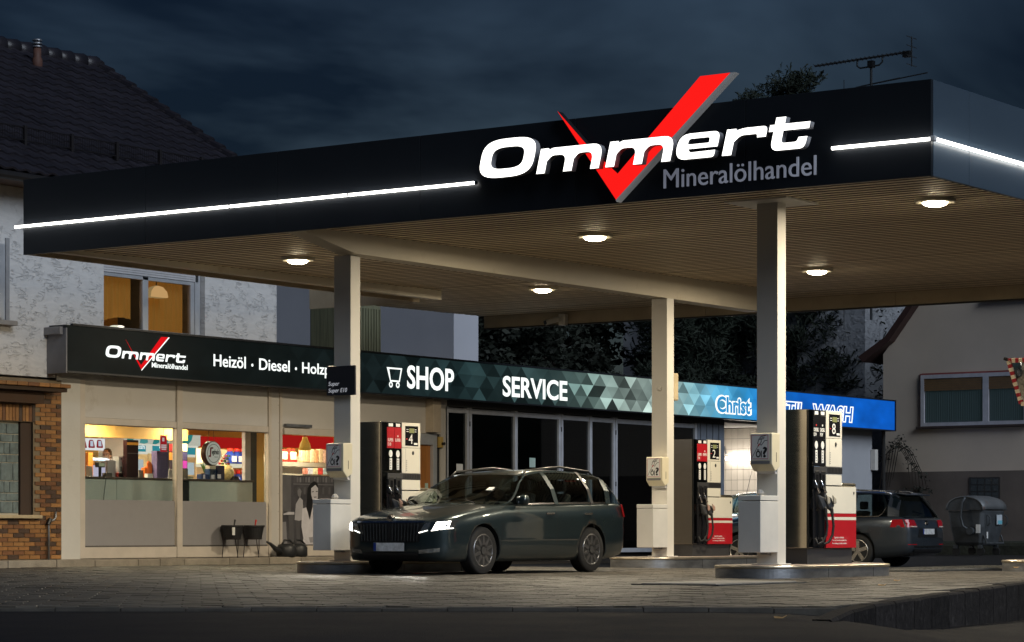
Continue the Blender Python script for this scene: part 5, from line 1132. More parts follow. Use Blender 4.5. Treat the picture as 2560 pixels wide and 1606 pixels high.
ncr = int(sl_len / tl_); ncl = int((HX1 + .40 - (-1.2)) / tw)
cand = []
for i in range(ncr):
    for j in range(ncl):
        x = HX1 + .40 - (j + 1) * tw; s_ = i * tl_ - .06
        p = Vector((x, EAVE_Y + s_ * math.cos(ang), EAVE_Z + s_ * math.sin(ang) + .004))
        px, py, D = project(p); vis = -30 < px < 700 and py < 470
        cand.append((0 if vis else 1, D, p))
cand.sort(key=lambda c: (c[0], c[1]))
fld = MB(); tv, tf = [v.co.copy() for v in tm.data.vertices], [tuple(p.vertices) for p in tm.data.polygons]
rot = Matrix.Rotation(ang, 4, 'X'); ofr = base_of(rf); tr2 = random.Random(2)
for k, (v, D, p) in enumerate(cand):
    p = p + Vector((tr2.uniform(-.004, .004), 0, tr2.uniform(-.005, .005)))
    if k < 300:
        o = tm if k == 0 else share(tm, rf); o.location = p - ofr; o.rotation_euler = (ang, tr2.uniform(-.015, .015), tr2.uniform(-.01, .01))
    else: fld.add([rot @ q + p for q in tv], tf)
tag(fld.build('tile_field', RT_, rf), kind='stuff')
for k in range(22):
    x = HX1 + .44 - k * .36; mb = MB(); mb.cyl((x - .38, RIDGE_Y, RIDGE_Z - .02), (x, RIDGE_Y, RIDGE_Z - .0), .15, .17, n=12); mb.build('ridge_tile', RT_, rf, smooth=True)
for k in range(ncr + 1):
    s_ = k * tl_; y_, z_ = EAVE_Y + s_ * math.cos(ang), EAVE_Z + s_ * math.sin(ang); y2, z2 = y_ + (tl_ + .03) * math.cos(ang), z_ + (tl_ + .03) * math.sin(ang)
    MB().cyl((HX1 + .44, y_ - .02, z_ + .05), (HX1 + .44, y2, z2 + .02), .10, .08, n=8).build('verge_tile', RT_, rf)
gt = MB(); gt.cyl((HX0, EAVE_Y - .06, EAVE_Z - .10), (HX1 + .3, EAVE_Y - .06, EAVE_Z - .10), .075, n=10); gt.build('gutter', M('gutter_dark', (.03, .028, .028), .4, metal=.4), hs)
bx('soffit', M('soffit_wood', (.10, .055, .03), .7, var=.2), hs, HX0, HX1 + .3, EAVE_Y, HY - .002, EAVE_Z - .16, EAVE_Z - .12)
sg_ = thing('snow_guard', 'dark lattice snow guard rail low on the tiled roof', 'snow guard', (4, 18.3, 7))
sy, sz = EAVE_Y + 1.15 * math.cos(ang), EAVE_Z + 1.15 * math.sin(ang) + .10
SNM = M('snow_guard_iron', (.025, .022, .024), .5, metal=.5)
for dz in (.02, .24): MB().cyl((-1, sy, sz + dz), (HX1, sy, sz + dz), .010, n=6).build('rail', SNM, sg_)
for k in range(int((HX1 + 1) / .055)): MB().cyl((-1 + k * .055, sy, sz + .02), (-1 + k * .055, sy, sz + .24), .005, n=4).build('bar', SNM, sg_) if k > 60 else None
for k in range(9): bx('stay', SNM, sg_, .2 + k * 1.1, .26 + k * 1.1, sy - .02, sy + .03, sz - .14, sz + .27)
a = at(93, 200, 22.2); zt_ = EAVE_Z + (22.2 - EAVE_Y) * slope
vp = thing('roof_vent', 'terracotta vent pipe with a metal cap near the roof ridge', 'vent', (a.x, 22.2, zt_))
MB().lathe([(.10, zt_ - .1), (.10, zt_ + .14), (.075, zt_ + .20), (.075, zt_ + .36)], (a.x, 22.2, 0), n=14).build('pipe', M('terracotta', (.10, .045, .032), .7), vp, smooth=True)
for k in range(3): MB().lathe([(.07, zt_ + .37 + k * .06), (.10, zt_ + .38 + k * .06), (.09, zt_ + .405 + k * .06)], (a.x, 22.2, 0), n=14).build('cap_ring', GALV, vp)

# ------------------------------------------------------------------ grey annexe behind the shop, pale house, right house
GRY = M('annexe_render', (.46, .47, .52), .8, var=.06, scale=.6, bump=.1)
ax = thing('grey_annexe', 'plain pale grey upper storey behind the shop sign', 'building', (17.3, 24, 3.8))
bx('wall', GRY, ax, 17.25, 18.15, 19.5, 34, 3.86, 7.2); bx('roof', M('annexe_roof', (.04, .04, .04), .8), ax, 17.15, 18.25, 19.4, 34.1, 7.2, 7.35)
rt_ = thing('water_tank', 'weathered corrugated box with rounded top beside the annexe', 'tank', (13.9, 19.4, 3.9))
a = at(922, 850, 19.0); TNK = M('tank_streaked', (.20, .20, .12), .7, var=.5, scale=3, stretch=(8, 8, .4), col2=(.07, .07, .05))
MB().prism([(a.x - .42, 19, z) if i == 0 else (x_, 19, z) for i, (x_, z) in enumerate([(a.x - .42, 3.86), (a.x + .42, 3.86), (a.x + .42, 5.12), (a.x + .34, 5.2), (a.x - .34, 5.2), (a.x - .42, 5.12)])], (0, 1.2, 0)).build('shell', TNK, rt_, bevel=.04)
for k in range(9): bx('rib', TNK, rt_, a.x - .38 + k * .088, a.x - .35 + k * .088, 18.975, 18.999, 3.9, 5.08)
pb_ = thing('pale_house', 'far pale blue grey house wall between the trees', 'house', (40, 44, 0))
MB().prism([(36, 40, -.3), (46, 40, -.3), (46, 40, 7.4), (41, 40, 9.6), (36, 40, 7.4)], (0, 9, 0)).build('wall', M('pale_wall', (.42, .45, .54), .8, var=.05, scale=.3), pb_)
MB().prism([(35.6, 39.7, 7.2), (41, 39.7, 9.6), (41, 39.7, 9.8), (35.5, 39.7, 7.4)], (0, 9.6, 0)).build('roof', M('annexe_roof', (.04, .04, .04)), pb_); MB().prism([(46.4, 39.7, 7.2), (41.01, 39.7, 9.6), (41.01, 39.7, 9.8), (46.5, 39.7, 7.4)], (0, 9.6, 0)).build('roof', M('annexe_roof', (.04, .04, .04)), pb_)
MB().cyl((37.2, 39.9, -.3), (37.2, 39.9, 7.4), .06, n=8).build('downpipe', BLACK, pb_)
wh = thing('white_house', 'white rough plastered house behind the pine trees', 'house', (40, 24, 0))
ST2 = bpy.data.materials.new('rough_stucco_blue'); ST2.use_nodes = True; stucco_nodes(ST2, (.52, .54, .58), .03)
MB().prism([(38.9, 20.8, -.3), (38.9, 29, -.3), (38.9, 29, 8.0), (38.9, 25, 11), (38.9, 20.8, 8.0)], (6, 0, 0)).build('wall', ST2, wh); MB().prism([(38.6, 20.4, 7.7), (38.6, 25, 11.1), (38.6, 29.4, 7.9), (38.6, 25, 10.85)], (6.6, 0, 0)).build('roof', M('annexe_roof', (.04, .04, .04)), wh)
bx('window', BLACK, wh, 38.86, 38.899, 23, 24, 4.5, 6)
BEI = M('beige_render', (.60, .51, .42), .85, var=.06, scale=.7, bump=.25, bscale=70); PLN = M('plinth_render', (.15, .125, .11), .9, var=.2, scale=1, bump=.3, bscale=50)
bh_ = thing('beige_house', 'beige plastered house with dark plinth at the right', 'house', (38, 14, 0)); HU = 36.0
MB().prism([(HU, 18.76, 2.2), (HU, 18.76, 5.42), (HU, 18.4, 5.85), (HU, 17.62, 6.80), (HU, 14.2, 10.2), (HU, 9.0, 10.2), (HU, 6.0, 5.6), (HU, 6.0, 2.2)], (9, 0, 0)).build('wall', BEI, bh_)
bx('plinth', PLN, bh_, HU - .03, 45, 5.97, 18.79, -.3, 2.2)
ROOFB = M('rust_roof_edge', (.05, .022, .018), .7)
MB().prism([(HU - .35, 19.35, 5.35), (HU - .35, 18.55, 5.85), (HU - .35, 17.70, 6.92), (HU - .35, 14.0, 10.6), (HU - .35, 14.0, 10.4), (HU - .35, 17.60, 6.80), (HU - .35, 18.42, 5.74), (HU - .35, 19.2, 5.2)], (9.5, 0, 0)).build('roof', ROOFB, bh_)
MB().prism([(HU - .35, 14.0, 10.4), (HU - .35, 14.0, 10.6), (HU - .35, 9.2, 10.6), (HU - .35, 5.4, 5.4), (HU - .35, 5.4, 5.1), (HU - .35, 9.1, 10.4)], (9.5, 0, 0)).build('roof', ROOFB, bh_)
CURB = M('curtain_teal', (.030, .050, .055), .8, var=.3, scale=2, stretch=(1, 12, .4), emit=.012, ecol=(.4, .7, .7)); WFR = M('window_frame_white', (.50, .50, .54), .45); REDT = M('red_trim', (.26, .07, .065), .6); SHB = M('shutter_brown', (.17, .10, .045), .55, var=.15)
def house_win(ya, yb, z0, z1, shut, mull):
    w = bx('window', WFR, bh_, HU - .035, HU - .001, yb, ya, z0, z1)
    bx('pane', M('dark_pane2', (.012, .016, .02), .06), w, HU - .039, HU - .036, yb + .12, ya - .12, z0 + .1, z1 - .1)
    ys = [ya] + mull + [yb]
    for p, q in zip(ys, ys[1:]):
        fr_ = outline([[(0, 0), (p - q, 0), (p - q, z1 - z0), (0, z1 - z0)], [(.10, .09), (p - q - .07, .09), (p - q - .07, z1 - z0 - .1), (.10, z1 - z0 - .1)]], 'sash', WFR, w, '-X', (HU - .04, p, z0), None, None, .05, out=.0)
        nf = max(4, int((p - q) / .07)); rws = [[], []]
        for k in range(nf * 3 + 1):
            y = p - .12 - (p - q - .2) * k / (nf * 3); rws[0].append((HU - .046 - .004 * math.sin(k * 2.1), y, z0 + .1)); rws[1].append((HU - .046 - .004 * math.sin(k * 2.1), y, z1 - .1))
        MB().grid(rws).build('curtain', CURB, w)
    for k in range(shut): bx('shutter_slat', SHB, w, HU - .075, HU - .055, yb + .03, ya - .06, z1 - .06 - (k + 1) * .062, z1 - .06 - k * .062 - .006)
    bx('trim', REDT, w, HU - .03, HU + .01, ya + .001, ya + .05, z0, z1 + .04); bx('trim', REDT, w, HU - .03, HU + .01, yb, ya, z1 + .001, z1 + .05); bx('sill', M('sill_dark', (.05, .035, .03), .7), w, HU - .14, HU, yb - .1, ya + .12, z0 - .07, z0 - .002, bevel=.008)
house_win(17.60, 14.55, 3.42, 4.80, 6, [15.72]); house_win(15.70, 13.6, 6.75, 8.1, 0, [14.6])
bwn = bx('basement_window', M('basement_dark', (.012, .012, .013), .3), bh_, HU - .05, HU - .031, 15.32, 16.2, 1.45, 2.03)
for i in range(4):
    for j in range(3): bx('glass_block', M('basement_block', (.03, .04, .045), .1, bump=.4), bwn, HU - .06, HU - .0505, 15.36 + i * .205, 15.53 + i * .205, 1.48 + j * .18, 1.63 + j * .18, bevel=.01)
bank = bx('garden_bank', M('bank_soil', (.022, .024, .015), .95, var=.5, scale=3, bump=1, bscale=12), None, 33.4, 35.95, 4, 18.5, -.2, .34, bevel=.12); tag(bank, kind='structure')
# ------------------------------------------------------------------ trees
def leaf_cloud(mb, clumps, per, size, seed, flat=.35, needle=False):
    q = random.Random(seed)
    for (c, rad) in clumps:
        for _ in range(per):
            while True:
                d = Vector((q.uniform(-1, 1), q.uniform(-1, 1), q.uniform(-1, 1)))
                if d.length < 1: break
            p = Vector(c) + Vector((d.x * rad, d.y * rad, d.z * rad * .75)); s = size * q.uniform(.6, 1.3)
            a = Vector((q.gauss(0, 1), q.gauss(0, 1), q.gauss(0, .6) + (.5 if needle else 0))).normalized(); b = a.orthogonal().normalized(); b.rotate(Matrix.Rotation(q.uniform(0, 6.28), 3, a))
            if needle:
                mb.add([p, p + a * s * 1.8 + b * s * .16, p + a * s * 2.0 - b * s * .16], [(0, 1, 2)]); b2 = (a.cross(b)) * s
                mb.add([p, p + a * s * 1.4 + b2 * .5, p + a * s * 1.5 + b2 * .25], [(0, 1, 2)])
            else:
                mb.add([p - a * s, p + b * s * .5, p + a * s, p - b * s * .5], [(0, 1, 2, 3)])
BARK = M('bark', (.035, .025, .018), .9, var=.4, scale=5, bump=.6)
def tree(name, lab, x, y, base, h, rad, low, needles, mat, seed, nclump=80, per=60, size=.11, group=None, cone=0.0):
    q = random.Random(seed); t = thing(name, lab, 'tree', (x, y, base), group)
    tk = MB(); pts = [(x + .12 * math.sin(k * 1.3 + seed), y + .1 * math.cos(k + seed), base + h * .95 * k / 6) for k in range(7)]
    tk.tube(pts, [.19 * (1 - k / 7.5) * (h / 9) + .02 for k in range(7)], n=8)
    clumps = []
    for k in range(nclump):
        f = q.uniform(low, 1.0); z = base + h * f; env = rad * (1 - cone * (f - low) / (1 - low)) * (1 if f < .85 else .75 + .25 * (1 - f) / .15)
        an = q.uniform(0, 6.28); rr = env * math.sqrt(q.uniform(.05, 1)); c = (x + rr * math.cos(an), y + rr * math.sin(an), z + q.uniform(-.2, .2)); clumps.append((c, q.uniform(.28, .62) * (rad / 2.0) ** .5))
        if k % 3 == 0: tk.tube([(x, y, z - .5 * rr), (x + (c[0] - x) * .5, y + (c[1] - y) * .5, z - .15 * rr), c], [.05, .03, .012], n=5)
    tk.build('trunk', BARK, t, smooth=True)
    cr = MB(); leaf_cloud(cr, clumps, per, size, seed + 1, needle=needles); cr.build('crown', mat, t)
    return t
NEED = M('pine_needles', (.014, .022, .013), .8, var=.5, scale=1.2); LEAFD = M('dark_leaves', (.012, .017, .010), .75, var=.5, scale=1.5)
TG = 'trees behind the shop'
p = at(1290, 900, 26); tree('broadleaf_tree', 'dense dark broadleaf tree behind the shop, left of the pale wall', p.x, p.y, 0, 8.2, 1.75, .3, False, LEAFD, 21, 170, 95, .11, TG)
p = at(1405, 900, 27.5); tree('broadleaf_tree', 'dark broadleaf tree with a clipped side next to the pale wall', p.x, p.y, 0, 8.6, 1.55, .3, False, LEAFD, 22, 170, 95, .11, TG)
p = at(1245, 900, 31); tree('broadleaf_tree', 'dark leafy tree next to the annexe corner', p.x, p.y, 0, 9.0, 1.5, .35, False, LEAFD, 29, 100, 70, .11, TG)
for k, (px, Y, h, rad, lab) in enumerate([(1690, 24.5, 9.2, 1.7, 'dark pine right beside the back column'), (1790, 26.0, 10.2, 1.9, 'dark pine between the back column and the near column'), (1925, 24.0, 9.6, 1.9, 'broad dark pine behind the near column'), (2040, 23.2, 8.2, 1.7, 'dark pine behind the blue end of the shop sign'), (2135, 24.2, 8.8, 1.2, 'slim dark pine next to the beige house'), (1745, 29.0, 11.0, 2.2, 'dark pine further back between the two right columns'), (2000, 27.5, 11.5, 2.3, 'dark pine further back behind the near column'), (2085, 22.4, 9.0, 1.7, 'bushy dark pine over the blue end of the sign'), (2165, 25.5, 9.6, 1.0, 'narrow dark pine touching the beige house roof'), (1660, 28.5, 10.0, 1.3, 'dark pine whose branches reach over the pale wall')]):
    p = at(px, 900, Y); tree('pine_tree', lab, p.x, p.y, 0, h, rad, .36, True, NEED, 40 + k, 150, 110, .15, TG, cone=.25)
p = at(1985, 900, 33); tree('pine_tree', 'tall pine whose tips rise above the canopy roof', p.x, p.y, 0, 17.5, 2.1, .5, True, NEED, 61, 90, 80, .15, TG, cone=.45)
p = at(1895, 900, 34); tree('pine_tree', 'tall pine showing small tips over the canopy, further left', p.x, p.y, 0, 16.9, 1.4, .5, True, NEED, 62, 70, 70, .15, TG, cone=.45)
# climber on the beige house corner
cl = thing('climbing_plant', 'thin leafless climber hanging by the beige house corner', 'plant', (35.9, 18.9, 2))
q = random.Random(4)
for k in range(6):
    y = 18.9 - .1 * k; pts_ = [(35.85, y, 1.0 + .2 * k), (35.8, y - .25, 2.6 + .1 * k), (35.75, y - .65, 3.0 - .06 * k), (35.75, y - 1.0, 2.5 - .1 * k), (35.8, y - 1.05, 1.7)]
    st = MB().tube(pts_, .012, n=4).build('stem', BARK, cl)
    lc = MB(); leaf_cloud(lc, [(p_, .18) for p_ in pts_[1:]], 9, .05, 70 + k); lc.build('leaves', LEAFD, st)

# ------------------------------------------------------------------ cars
def interp(tab, x):
    """Smooth interpolation through (x, values...) rows."""
    n = len(tab)
    if x <= tab[0][0]: return list(tab[0][1:])
    if x >= tab[-1][0]: return list(tab[-1][1:])
    for i in range(n - 1):
        if tab[i][0] <= x <= tab[i + 1][0]: break
    a, b = tab[i], tab[i + 1]; t = (x - a[0]) / (b[0] - a[0]); pr, nx = tab[max(0, i - 1)], tab[min(n - 1, i + 2)]
    out = []
    for k in range(1, len(a)):
        m0 = (b[k] - pr[k]) / max(1e-6, b[0] - pr[0]) * (b[0] - a[0]); m1 = (nx[k] - a[k]) / max(1e-6, nx[0] - a[0]) * (b[0] - a[0])
        out.append((2 * t ** 3 - 3 * t * t + 1) * a[k] + (t ** 3 - 2 * t * t + t) * m0 + (-2 * t ** 3 + 3 * t * t) * b[k] + (t ** 3 - t * t) * m1)
    return out
CARGLASS = glass('car_glass', (.75, .85, .82), .62)
CHR = M('car_chrome', (.6, .6, .62), .15, metal=1, var=0)
TYRE = M('tyre', (.012, .012, .012), .75, var=.2)
RIM = M('rim_silver', (.26, .26, .27), .28, metal=.9, var=0); RIMB = M('rim_bright', (.62, .60, .56), .25, metal=.9, var=0)
TAILR = M('tail_red', (.30, .006, .010), .12, var=.1, coat=.5, emit=.04, ecol=(1, .02, .03))
PLATE_ = M('number_plate', (.62, .63, .64), .4, var=.3, scale=14); PBLUE = M('plate_blue', (.01, .04, .25), .4)
class Car:
    def __init__(s, root, body, house, paint, wheels, wr, L):
        s.root, s.body, s.house, s.paint, s.wheels, s.wr, s.L = root, body, house, paint, wheels, wr, L
    def sec(s, x):
        w, zb, ze, zc = interp(s.body, x); m = lambda f: zb + (ze - zb) * f
        return [(w * .80, zb), (w * .93, zb + .012), (w * .985, m(.14)), (w * .995, m(.30)), (w, m(.48)), (w * .995, m(.62)), (w * 1.0, m(.74)), (w * .985, m(.86)), (w * .962, m(.955)), (w * .93, ze), (w * .80, ze + (zc - ze) * .45), (w * .5, ze + (zc - ze) * .85), (0, zc)]
    def side(s, x, z):
        P = s.sec(x)[:10]
        for (y0, z0), (y1, z1) in zip(P, P[1:]):
            if z0 <= z <= z1: return y0 + (y1 - y0) * (z - z0) / max(1e-6, z1 - z0)
        return P[-1][0] if z > P[-1][1] else P[0][0]
    def front_x(s, y, z, rear=False):
        """Bumper position at lateral y, height z."""
        xs = [s.L * k / 400 for k in range(130)]; best = None
        for x in xs:
            X = s.L - x if rear else x
            w, zb, ze, zc = interp(s.body, X)
            if s.side(X, min(max(z, zb + .01), ze - .001)) >= abs(y) and zb <= z + .03 and (z <= ze + .02 or z <= zc): best = X; break
        return best if best is not None else (s.L - .4 if rear else .4)
    def build_body(s):
        L = s.L; mb = MB(); N = 64; rings = []
        for i in range(N + 1):
            f = i / N; x = L * (f + .055 * math.sin(2 * math.pi * f) * -1); P = s.sec(x)
            rings.append([(x, -y, z) for y, z in P] + [(x, y, z) for y, z in reversed(P[:-1])])
        n = len(rings[0]); vs = [v for r in rings for v in r]; fs = []
        for i in range(N):
            for k in range(n): fs.append((i * n + k, (i + 1) * n + k, (i + 1) * n + (k + 1) % n, i * n + (k + 1) % n))
        fs += [tuple(range(n)), tuple(range((N + 1) * n - 1, N * n - 1, -1))]
        mb.add(vs, fs); o = mb.build('body', s.paint, s.root, smooth=True, local=True)
        bm = bmesh.new(); bm.from_mesh(o.data); bmesh.ops.recalc_face_normals(bm, faces=bm.faces); bm.to_mesh(o.data); bm.free()
        cut = MB()
        for x in s.wheels: cut.cyl((x, -1.2, s.wr), (x, -.55, s.wr), s.wr + .045, n=40); cut.cyl((x, .55, s.wr), (x, 1.2, s.wr), s.wr + .045, n=40)
        c = cut.build('cut', BLACK, None); bm = bmesh.new(); bm.from_mesh(c.data); bmesh.ops.recalc_face_normals(bm, faces=bm.faces); bm.to_mesh(c.data); bm.free()
        md = o.modifiers.new('arch', 'BOOLEAN'); md.object = c; md.operation = 'DIFFERENCE'; md.solver = 'EXACT'
        # evaluate without the parent's transform
        par = o.parent; o.parent = None; bpy.context.view_layer.update()
        dg = bpy.context.evaluated_depsgraph_get(); me = bpy.data.meshes.new_from_object(o.evaluated_get(dg)); o.modifiers.clear(); o.data = me; o.parent = par
        me.materials.clear(); me.materials.append(s.paint); me.materials.append(BLACK)
        for p in me.polygons:
            c_ = p.center; p.material_index = 1 if any(math.hypot(c_.x - x, c_.z - s.wr) < s.wr + .0445 and abs(c_.y) > .5 for x in s.wheels) or any(abs(math.hypot(c_.x - x, c_.z - s.wr) - s.wr - .045) < .012 and abs(p.normal.y) < .5 and c_.z > .1 for x in s.wheels) or (abs(abs(c_.y) - .55) < .02 and abs(p.normal.y) > .9) else 0
            p.use_smooth = p.material_index == 0
        bpy.data.objects.remove(c)
        s.o = o; return o
    def hs(s, x, t):
        """House side point: t 0 belt .. 1 roof edge."""
        zr, wr, wb, zb = interp(s.house, x); pts = [(wb, zb), (wb - (wb - wr) * .30, zb + (zr - zb) * .45), (wr + .03, zr - (zr - zb) * .16 - .0), (wr - .03, zr - .012)]
        f = t * 3; i = min(2, int(f)); g = f - i; return pts[i][0] + (pts[i + 1][0] - pts[i][0]) * g, pts[i][1] + (pts[i + 1][1] - pts[i][1]) * g
    def build_house(s, wind, rearw):
        x0, x1 = s.house[0][0], s.house[-1][0]; N = 44; rows = []
        for i in range(N + 1):
            x = x0 + (x1 - x0) * i / N; zr, wr, wb, zb = interp(s.house, x)
            P = [s.hs(x, t / 9) for t in range(10)] + [(wr * .7, zr + .004), (wr * .35, zr + .012), (0, zr + .014)]
            rows.append([(x, -y, z) for y, z in P] + [(x, y, z) for y, z in reversed(P[:-1])])
        g, r_ = MB(), MB(); n = len(rows[0])
        for i in range(N):
            xm = x0 + (x1 - x0) * (i + .5) / N
            for k in range(n - 1):
                sidek = k < 8 or k >= n - 9
                gl = sidek or (wind[0] < xm < wind[1]) or (rearw[0] < xm < rearw[1])
                (g if gl else r_).add([rows[i][k], rows[i + 1][k], rows[i + 1][k + 1], rows[i][k + 1]], [(0, 1, 2, 3)])
        for m_ in (g, r_): m_.add([rows[-1][0]], [])
        def weld(mb, nm, mt):
            o = mb.build(nm, mt, s.root, smooth=True, local=True); bm = bmesh.new(); bm.from_mesh(o.data); bmesh.ops.remove_doubles(bm, verts=bm.verts, dist=.0005); bmesh.ops.recalc_face_normals(bm, faces=bm.faces)
            loose = [v for v in bm.verts if not v.link_faces]; bmesh.ops.delete(bm, geom=loose, context='VERTS'); bm.to_mesh(o.data); bm.free(); return o
        weld(g, 'windows', CARGLASS); weld(r_, 'roof', s.paint)
    def strip(s, name, pts, wd, mat, out=.006, parent=None, vert=False):
        """A band along the house side through (x, t) points, on both sides."""
        for sg_ in (-1, 1):
            a, b = [], []
            for x, t in pts:
                for lst, dx in ((a, -wd / 2), (b, wd / 2)):
                    y, z = s.hs(min(max(x + (0 if vert else dx), s.house[0][0]), s.house[-1][0]), min(1, max(0, t + (dx if vert else 0)))); lst.append((x + (0 if vert else dx), sg_ * (y + out), z + out * .3))
            MB().grid([a, b] if sg_ > 0 else [b, a]).build(name, mat, parent or s.root, local=True)
    def seam(s, x, z0, z1, dx=0.0, mat=None, wd=.008, name='door_seam'):
        for sg_ in (-1, 1):
            rows = [[], []]
            for k in range(9):
                z = z0 + (z1 - z0) * k / 8; xx = x + dx * (k / 8); y = s.side(xx, z) + .0025; rows[0].append((xx - wd / 2, sg_ * y, z)); rows[1].append((xx + wd / 2, sg_ * y, z))
            MB().grid(rows if sg_ < 0 else rows[::-1]).build(name, mat or BLACK, s.root, local=True)
    def patch(s, name, corners, mat, rear=False, out=.008, n=10, m=4, parent=None, thick=.0):
        """Quad given as (y, z) corners bl, br, tr, tl laid onto the bumper curve."""
        bl, br, tr, tl_ = [Vector(c) for c in corners]; rows = []
        for j in range(m + 1):
            l_, r_ = bl.lerp(tl_, j / m), br.lerp(tr, j / m); row = []
            for i in range(n + 1):
                q_ = l_.lerp(r_, i / n); x = s.front_x(q_.x, q_.y, rear); row.append((x + (out if rear else -out), q_.x, q_.y))
            rows.append(row)
        return MB().grid(rows if not rear else [r[::-1] for r in rows]).build(name, mat, parent or s.root, smooth=True, local=True)
    def wheel(s, x, sg_, rim, spokes):
        y = sg_ * (interp(s.body, x)[0] - .02); w = MB(); R_ = s.wr; r_ = R_ * .72
        prof = [(r_, -.10), (R_ * .93, -.105), (R_ * .985, -.09), (R_, -.06), (R_, .06), (R_ * .985, .09), (R_ * .93, .105), (r_, .10)]
        t = MB(); t.lathe([(a, y - sg_ * .10 + b) for a, b in prof], (x, 0, R_), axis='y', n=36); o = t.build('wheel', TYRE, s.root, smooth=True, local=True)
        d = MB(); yo = y + sg_ * .004; d.lathe([(r_ * .99, yo - sg_ * .03), (r_ * .97, yo), (r_ * .88, yo), (r_ * .86, yo - sg_ * .05)] if sg_ > 0 else [(r_ * .86, yo + .05), (r_ * .88, yo), (r_ * .97, yo), (r_ * .99, yo + .03)], (x, 0, R_), axis='y', n=36)
        d.build('rim_ring', rim, o, local=True, smooth=True)
        MB().cyl((x, y - sg_ * .075, R_), (x, y - sg_ * .06, R_), r_ * .9, n=30).build('brake_disc', M('disc_dark', (.03, .03, .032), .5, metal=.6), o, local=True)
        for k in range(spokes):
            an = 2 * math.pi * k / spokes + .3; ca_, sa_ = math.cos(an), math.sin(an); pts = []
            for rr, hw_ in ((.04, .035), (r_ * .9, .018 + .05 / spokes * 2 if spokes < 8 else .016)): pts.append((rr, hw_))
            P = [(pts[0][0], -pts[0][1]), (pts[1][0], -pts[1][1]), (pts[1][0], pts[1][1]), (pts[0][0], pts[0][1])]
            MB().prism([(x + a * ca_ - b * sa_, yo, R_ + a * sa_ + b * ca_) for a, b in P], (0, -sg_ * .03, 0)).build('spoke', rim, o, local=True)
        MB().cyl((x, yo - sg_ * .03, R_), (x, yo + sg_ * .006, R_), .055, n=14).build('hub_cap', rim, o, local=True)
    def mirror(s, x, z):
        for sg_ in (-1, 1):
            y = s.side(x, z - .05); m_ = MB(); m_.lathe([(.02, .02), (.085, .05), (.105, .12), (.10, .18), (.06, .205)], (0, 0, 0), axis='y', n=14)
            vs = [(x + v[0] * .75, sg_ * (y - .02 + v[1]), z + v[2] * .72) for v in m_.v]; MB().add(vs, m_.f if sg_ > 0 else [f[::-1] for f in m_.f]).build('wing_mirror', s.paint, s.root, smooth=True, local=True)
    def rail(s, xs, mat):
        for sg_ in (-1, 1):
            pts = []
            for x, dz in xs:
                y, z = s.hs(x, 1.0); pts.append((x, sg_ * (y - .02), z + dz))
            MB().tube(pts, .016, n=8).build('roof_rail', mat, s.root, smooth=True, local=True)

SEAT = M('seat_cloth', (.02, .02, .021), .85, var=.2)
def cabin(root, x0, dash, rows):
    '''Seats, headrests, dashboard and steering wheel seen through the glass.'''
    MB().box(dash, dash + .35, -.72, .72, .86, 1.0).build('dashboard', SEAT, root, bevel=.04, local=True)
    MB().lathe([(.165, -.012), (.19, 0), (.165, .012)], (dash + .42, -.36, 1.0), axis='x', n=20).build('steering_wheel', BLACK, root, local=True)
    for x in rows:
        for y in (-.36, .36):
            st = MB().prism([(x, y - .23, .62), (x + .16, y - .23, .62), (x + .34, y - .20, 1.12), (x + .22, y - .20, 1.14)], (0, .44, 0)).build('seat', SEAT, root, bevel=.04, local=True)
            MB().box(x + .24, x + .33, y - .12, y + .12, 1.16, 1.32).build('headrest', SEAT, st, bevel=.03, local=True)
# estate car waiting at the pump, front to the left
def paint(name, col): return M(name, col, .28, metal=.55, var=.03, scale=1, coat=1.0)
PA = paint('paint_slate', (.024, .040, .046))
c1 = thing('estate_car', 'dark grey estate car with lit headlights waiting at the left pumps', 'car', (.42, 8.2, 0.0))
BODY1 = [(0, .52, .30, .66, .70), (.05, .70, .22, .70, .755), (.16, .825, .185, .745, .80), (.40, .885, .175, .80, .865), (.80, .905, .17, .865, .925), (1.2, .908, .17, .915, .975), (1.5, .908, .17, .945, .99), (2.4, .908, .17, .965, .97), (3.4, .905, .17, .985, .99), (4.1, .885, .18, 1.0, 1.005), (4.42, .85, .22, .99, 1.0), (4.60, .80, .27, .94, .96), (4.67, .66, .34, .86, .88)]
HOUSE1 = [(1.30, .965, .78, .80, .945), (1.55, 1.09, .745, .845, .95), (1.95, 1.285, .685, .86, .955), (2.3, 1.405, .655, .865, .962), (2.7, 1.452, .64, .865, .968), (3.2, 1.465, .635, .86, .975), (3.8, 1.445, .62, .85, .985), (4.15, 1.41, .605, .835, .99), (4.38, 1.345, .60, .81, .99), (4.50, 1.20, .63, .79, .985), (4.60, 1.0, .68, .76, .97)]
k1 = Car(c1, BODY1, HOUSE1, PA, (.92, 3.61), .325, 4.67)
k1.build_body(); k1.build_house((1.30, 2.22), (4.40, 4.60))
for a, b, w in (((1.42, 0), (2.28, .98), .085), ((2.72, 0), (2.66, 1), .10), ((3.66, 0), (3.60, 1), .07), ((4.10, 0), (4.30, 1), .14)): k1.strip('pillar', [(a[0] + (b[0] - a[0]) * t, t) for t in [k_ / 9 for k_ in range(10)]], w, PA if w != .07 else BLACK, .012)
k1.strip('window_trim', [(1.5 + k * .2, .02) for k in range(14)], .035, CHR, .008, vert=True)
for x, d in ((1.30, .10), (2.69, .0), (3.72, -.12)): k1.seam(x, .28, .93, d)
k1.seam(1.0, .60, .605, 3.0, wd=.01, name='crease') if False else None
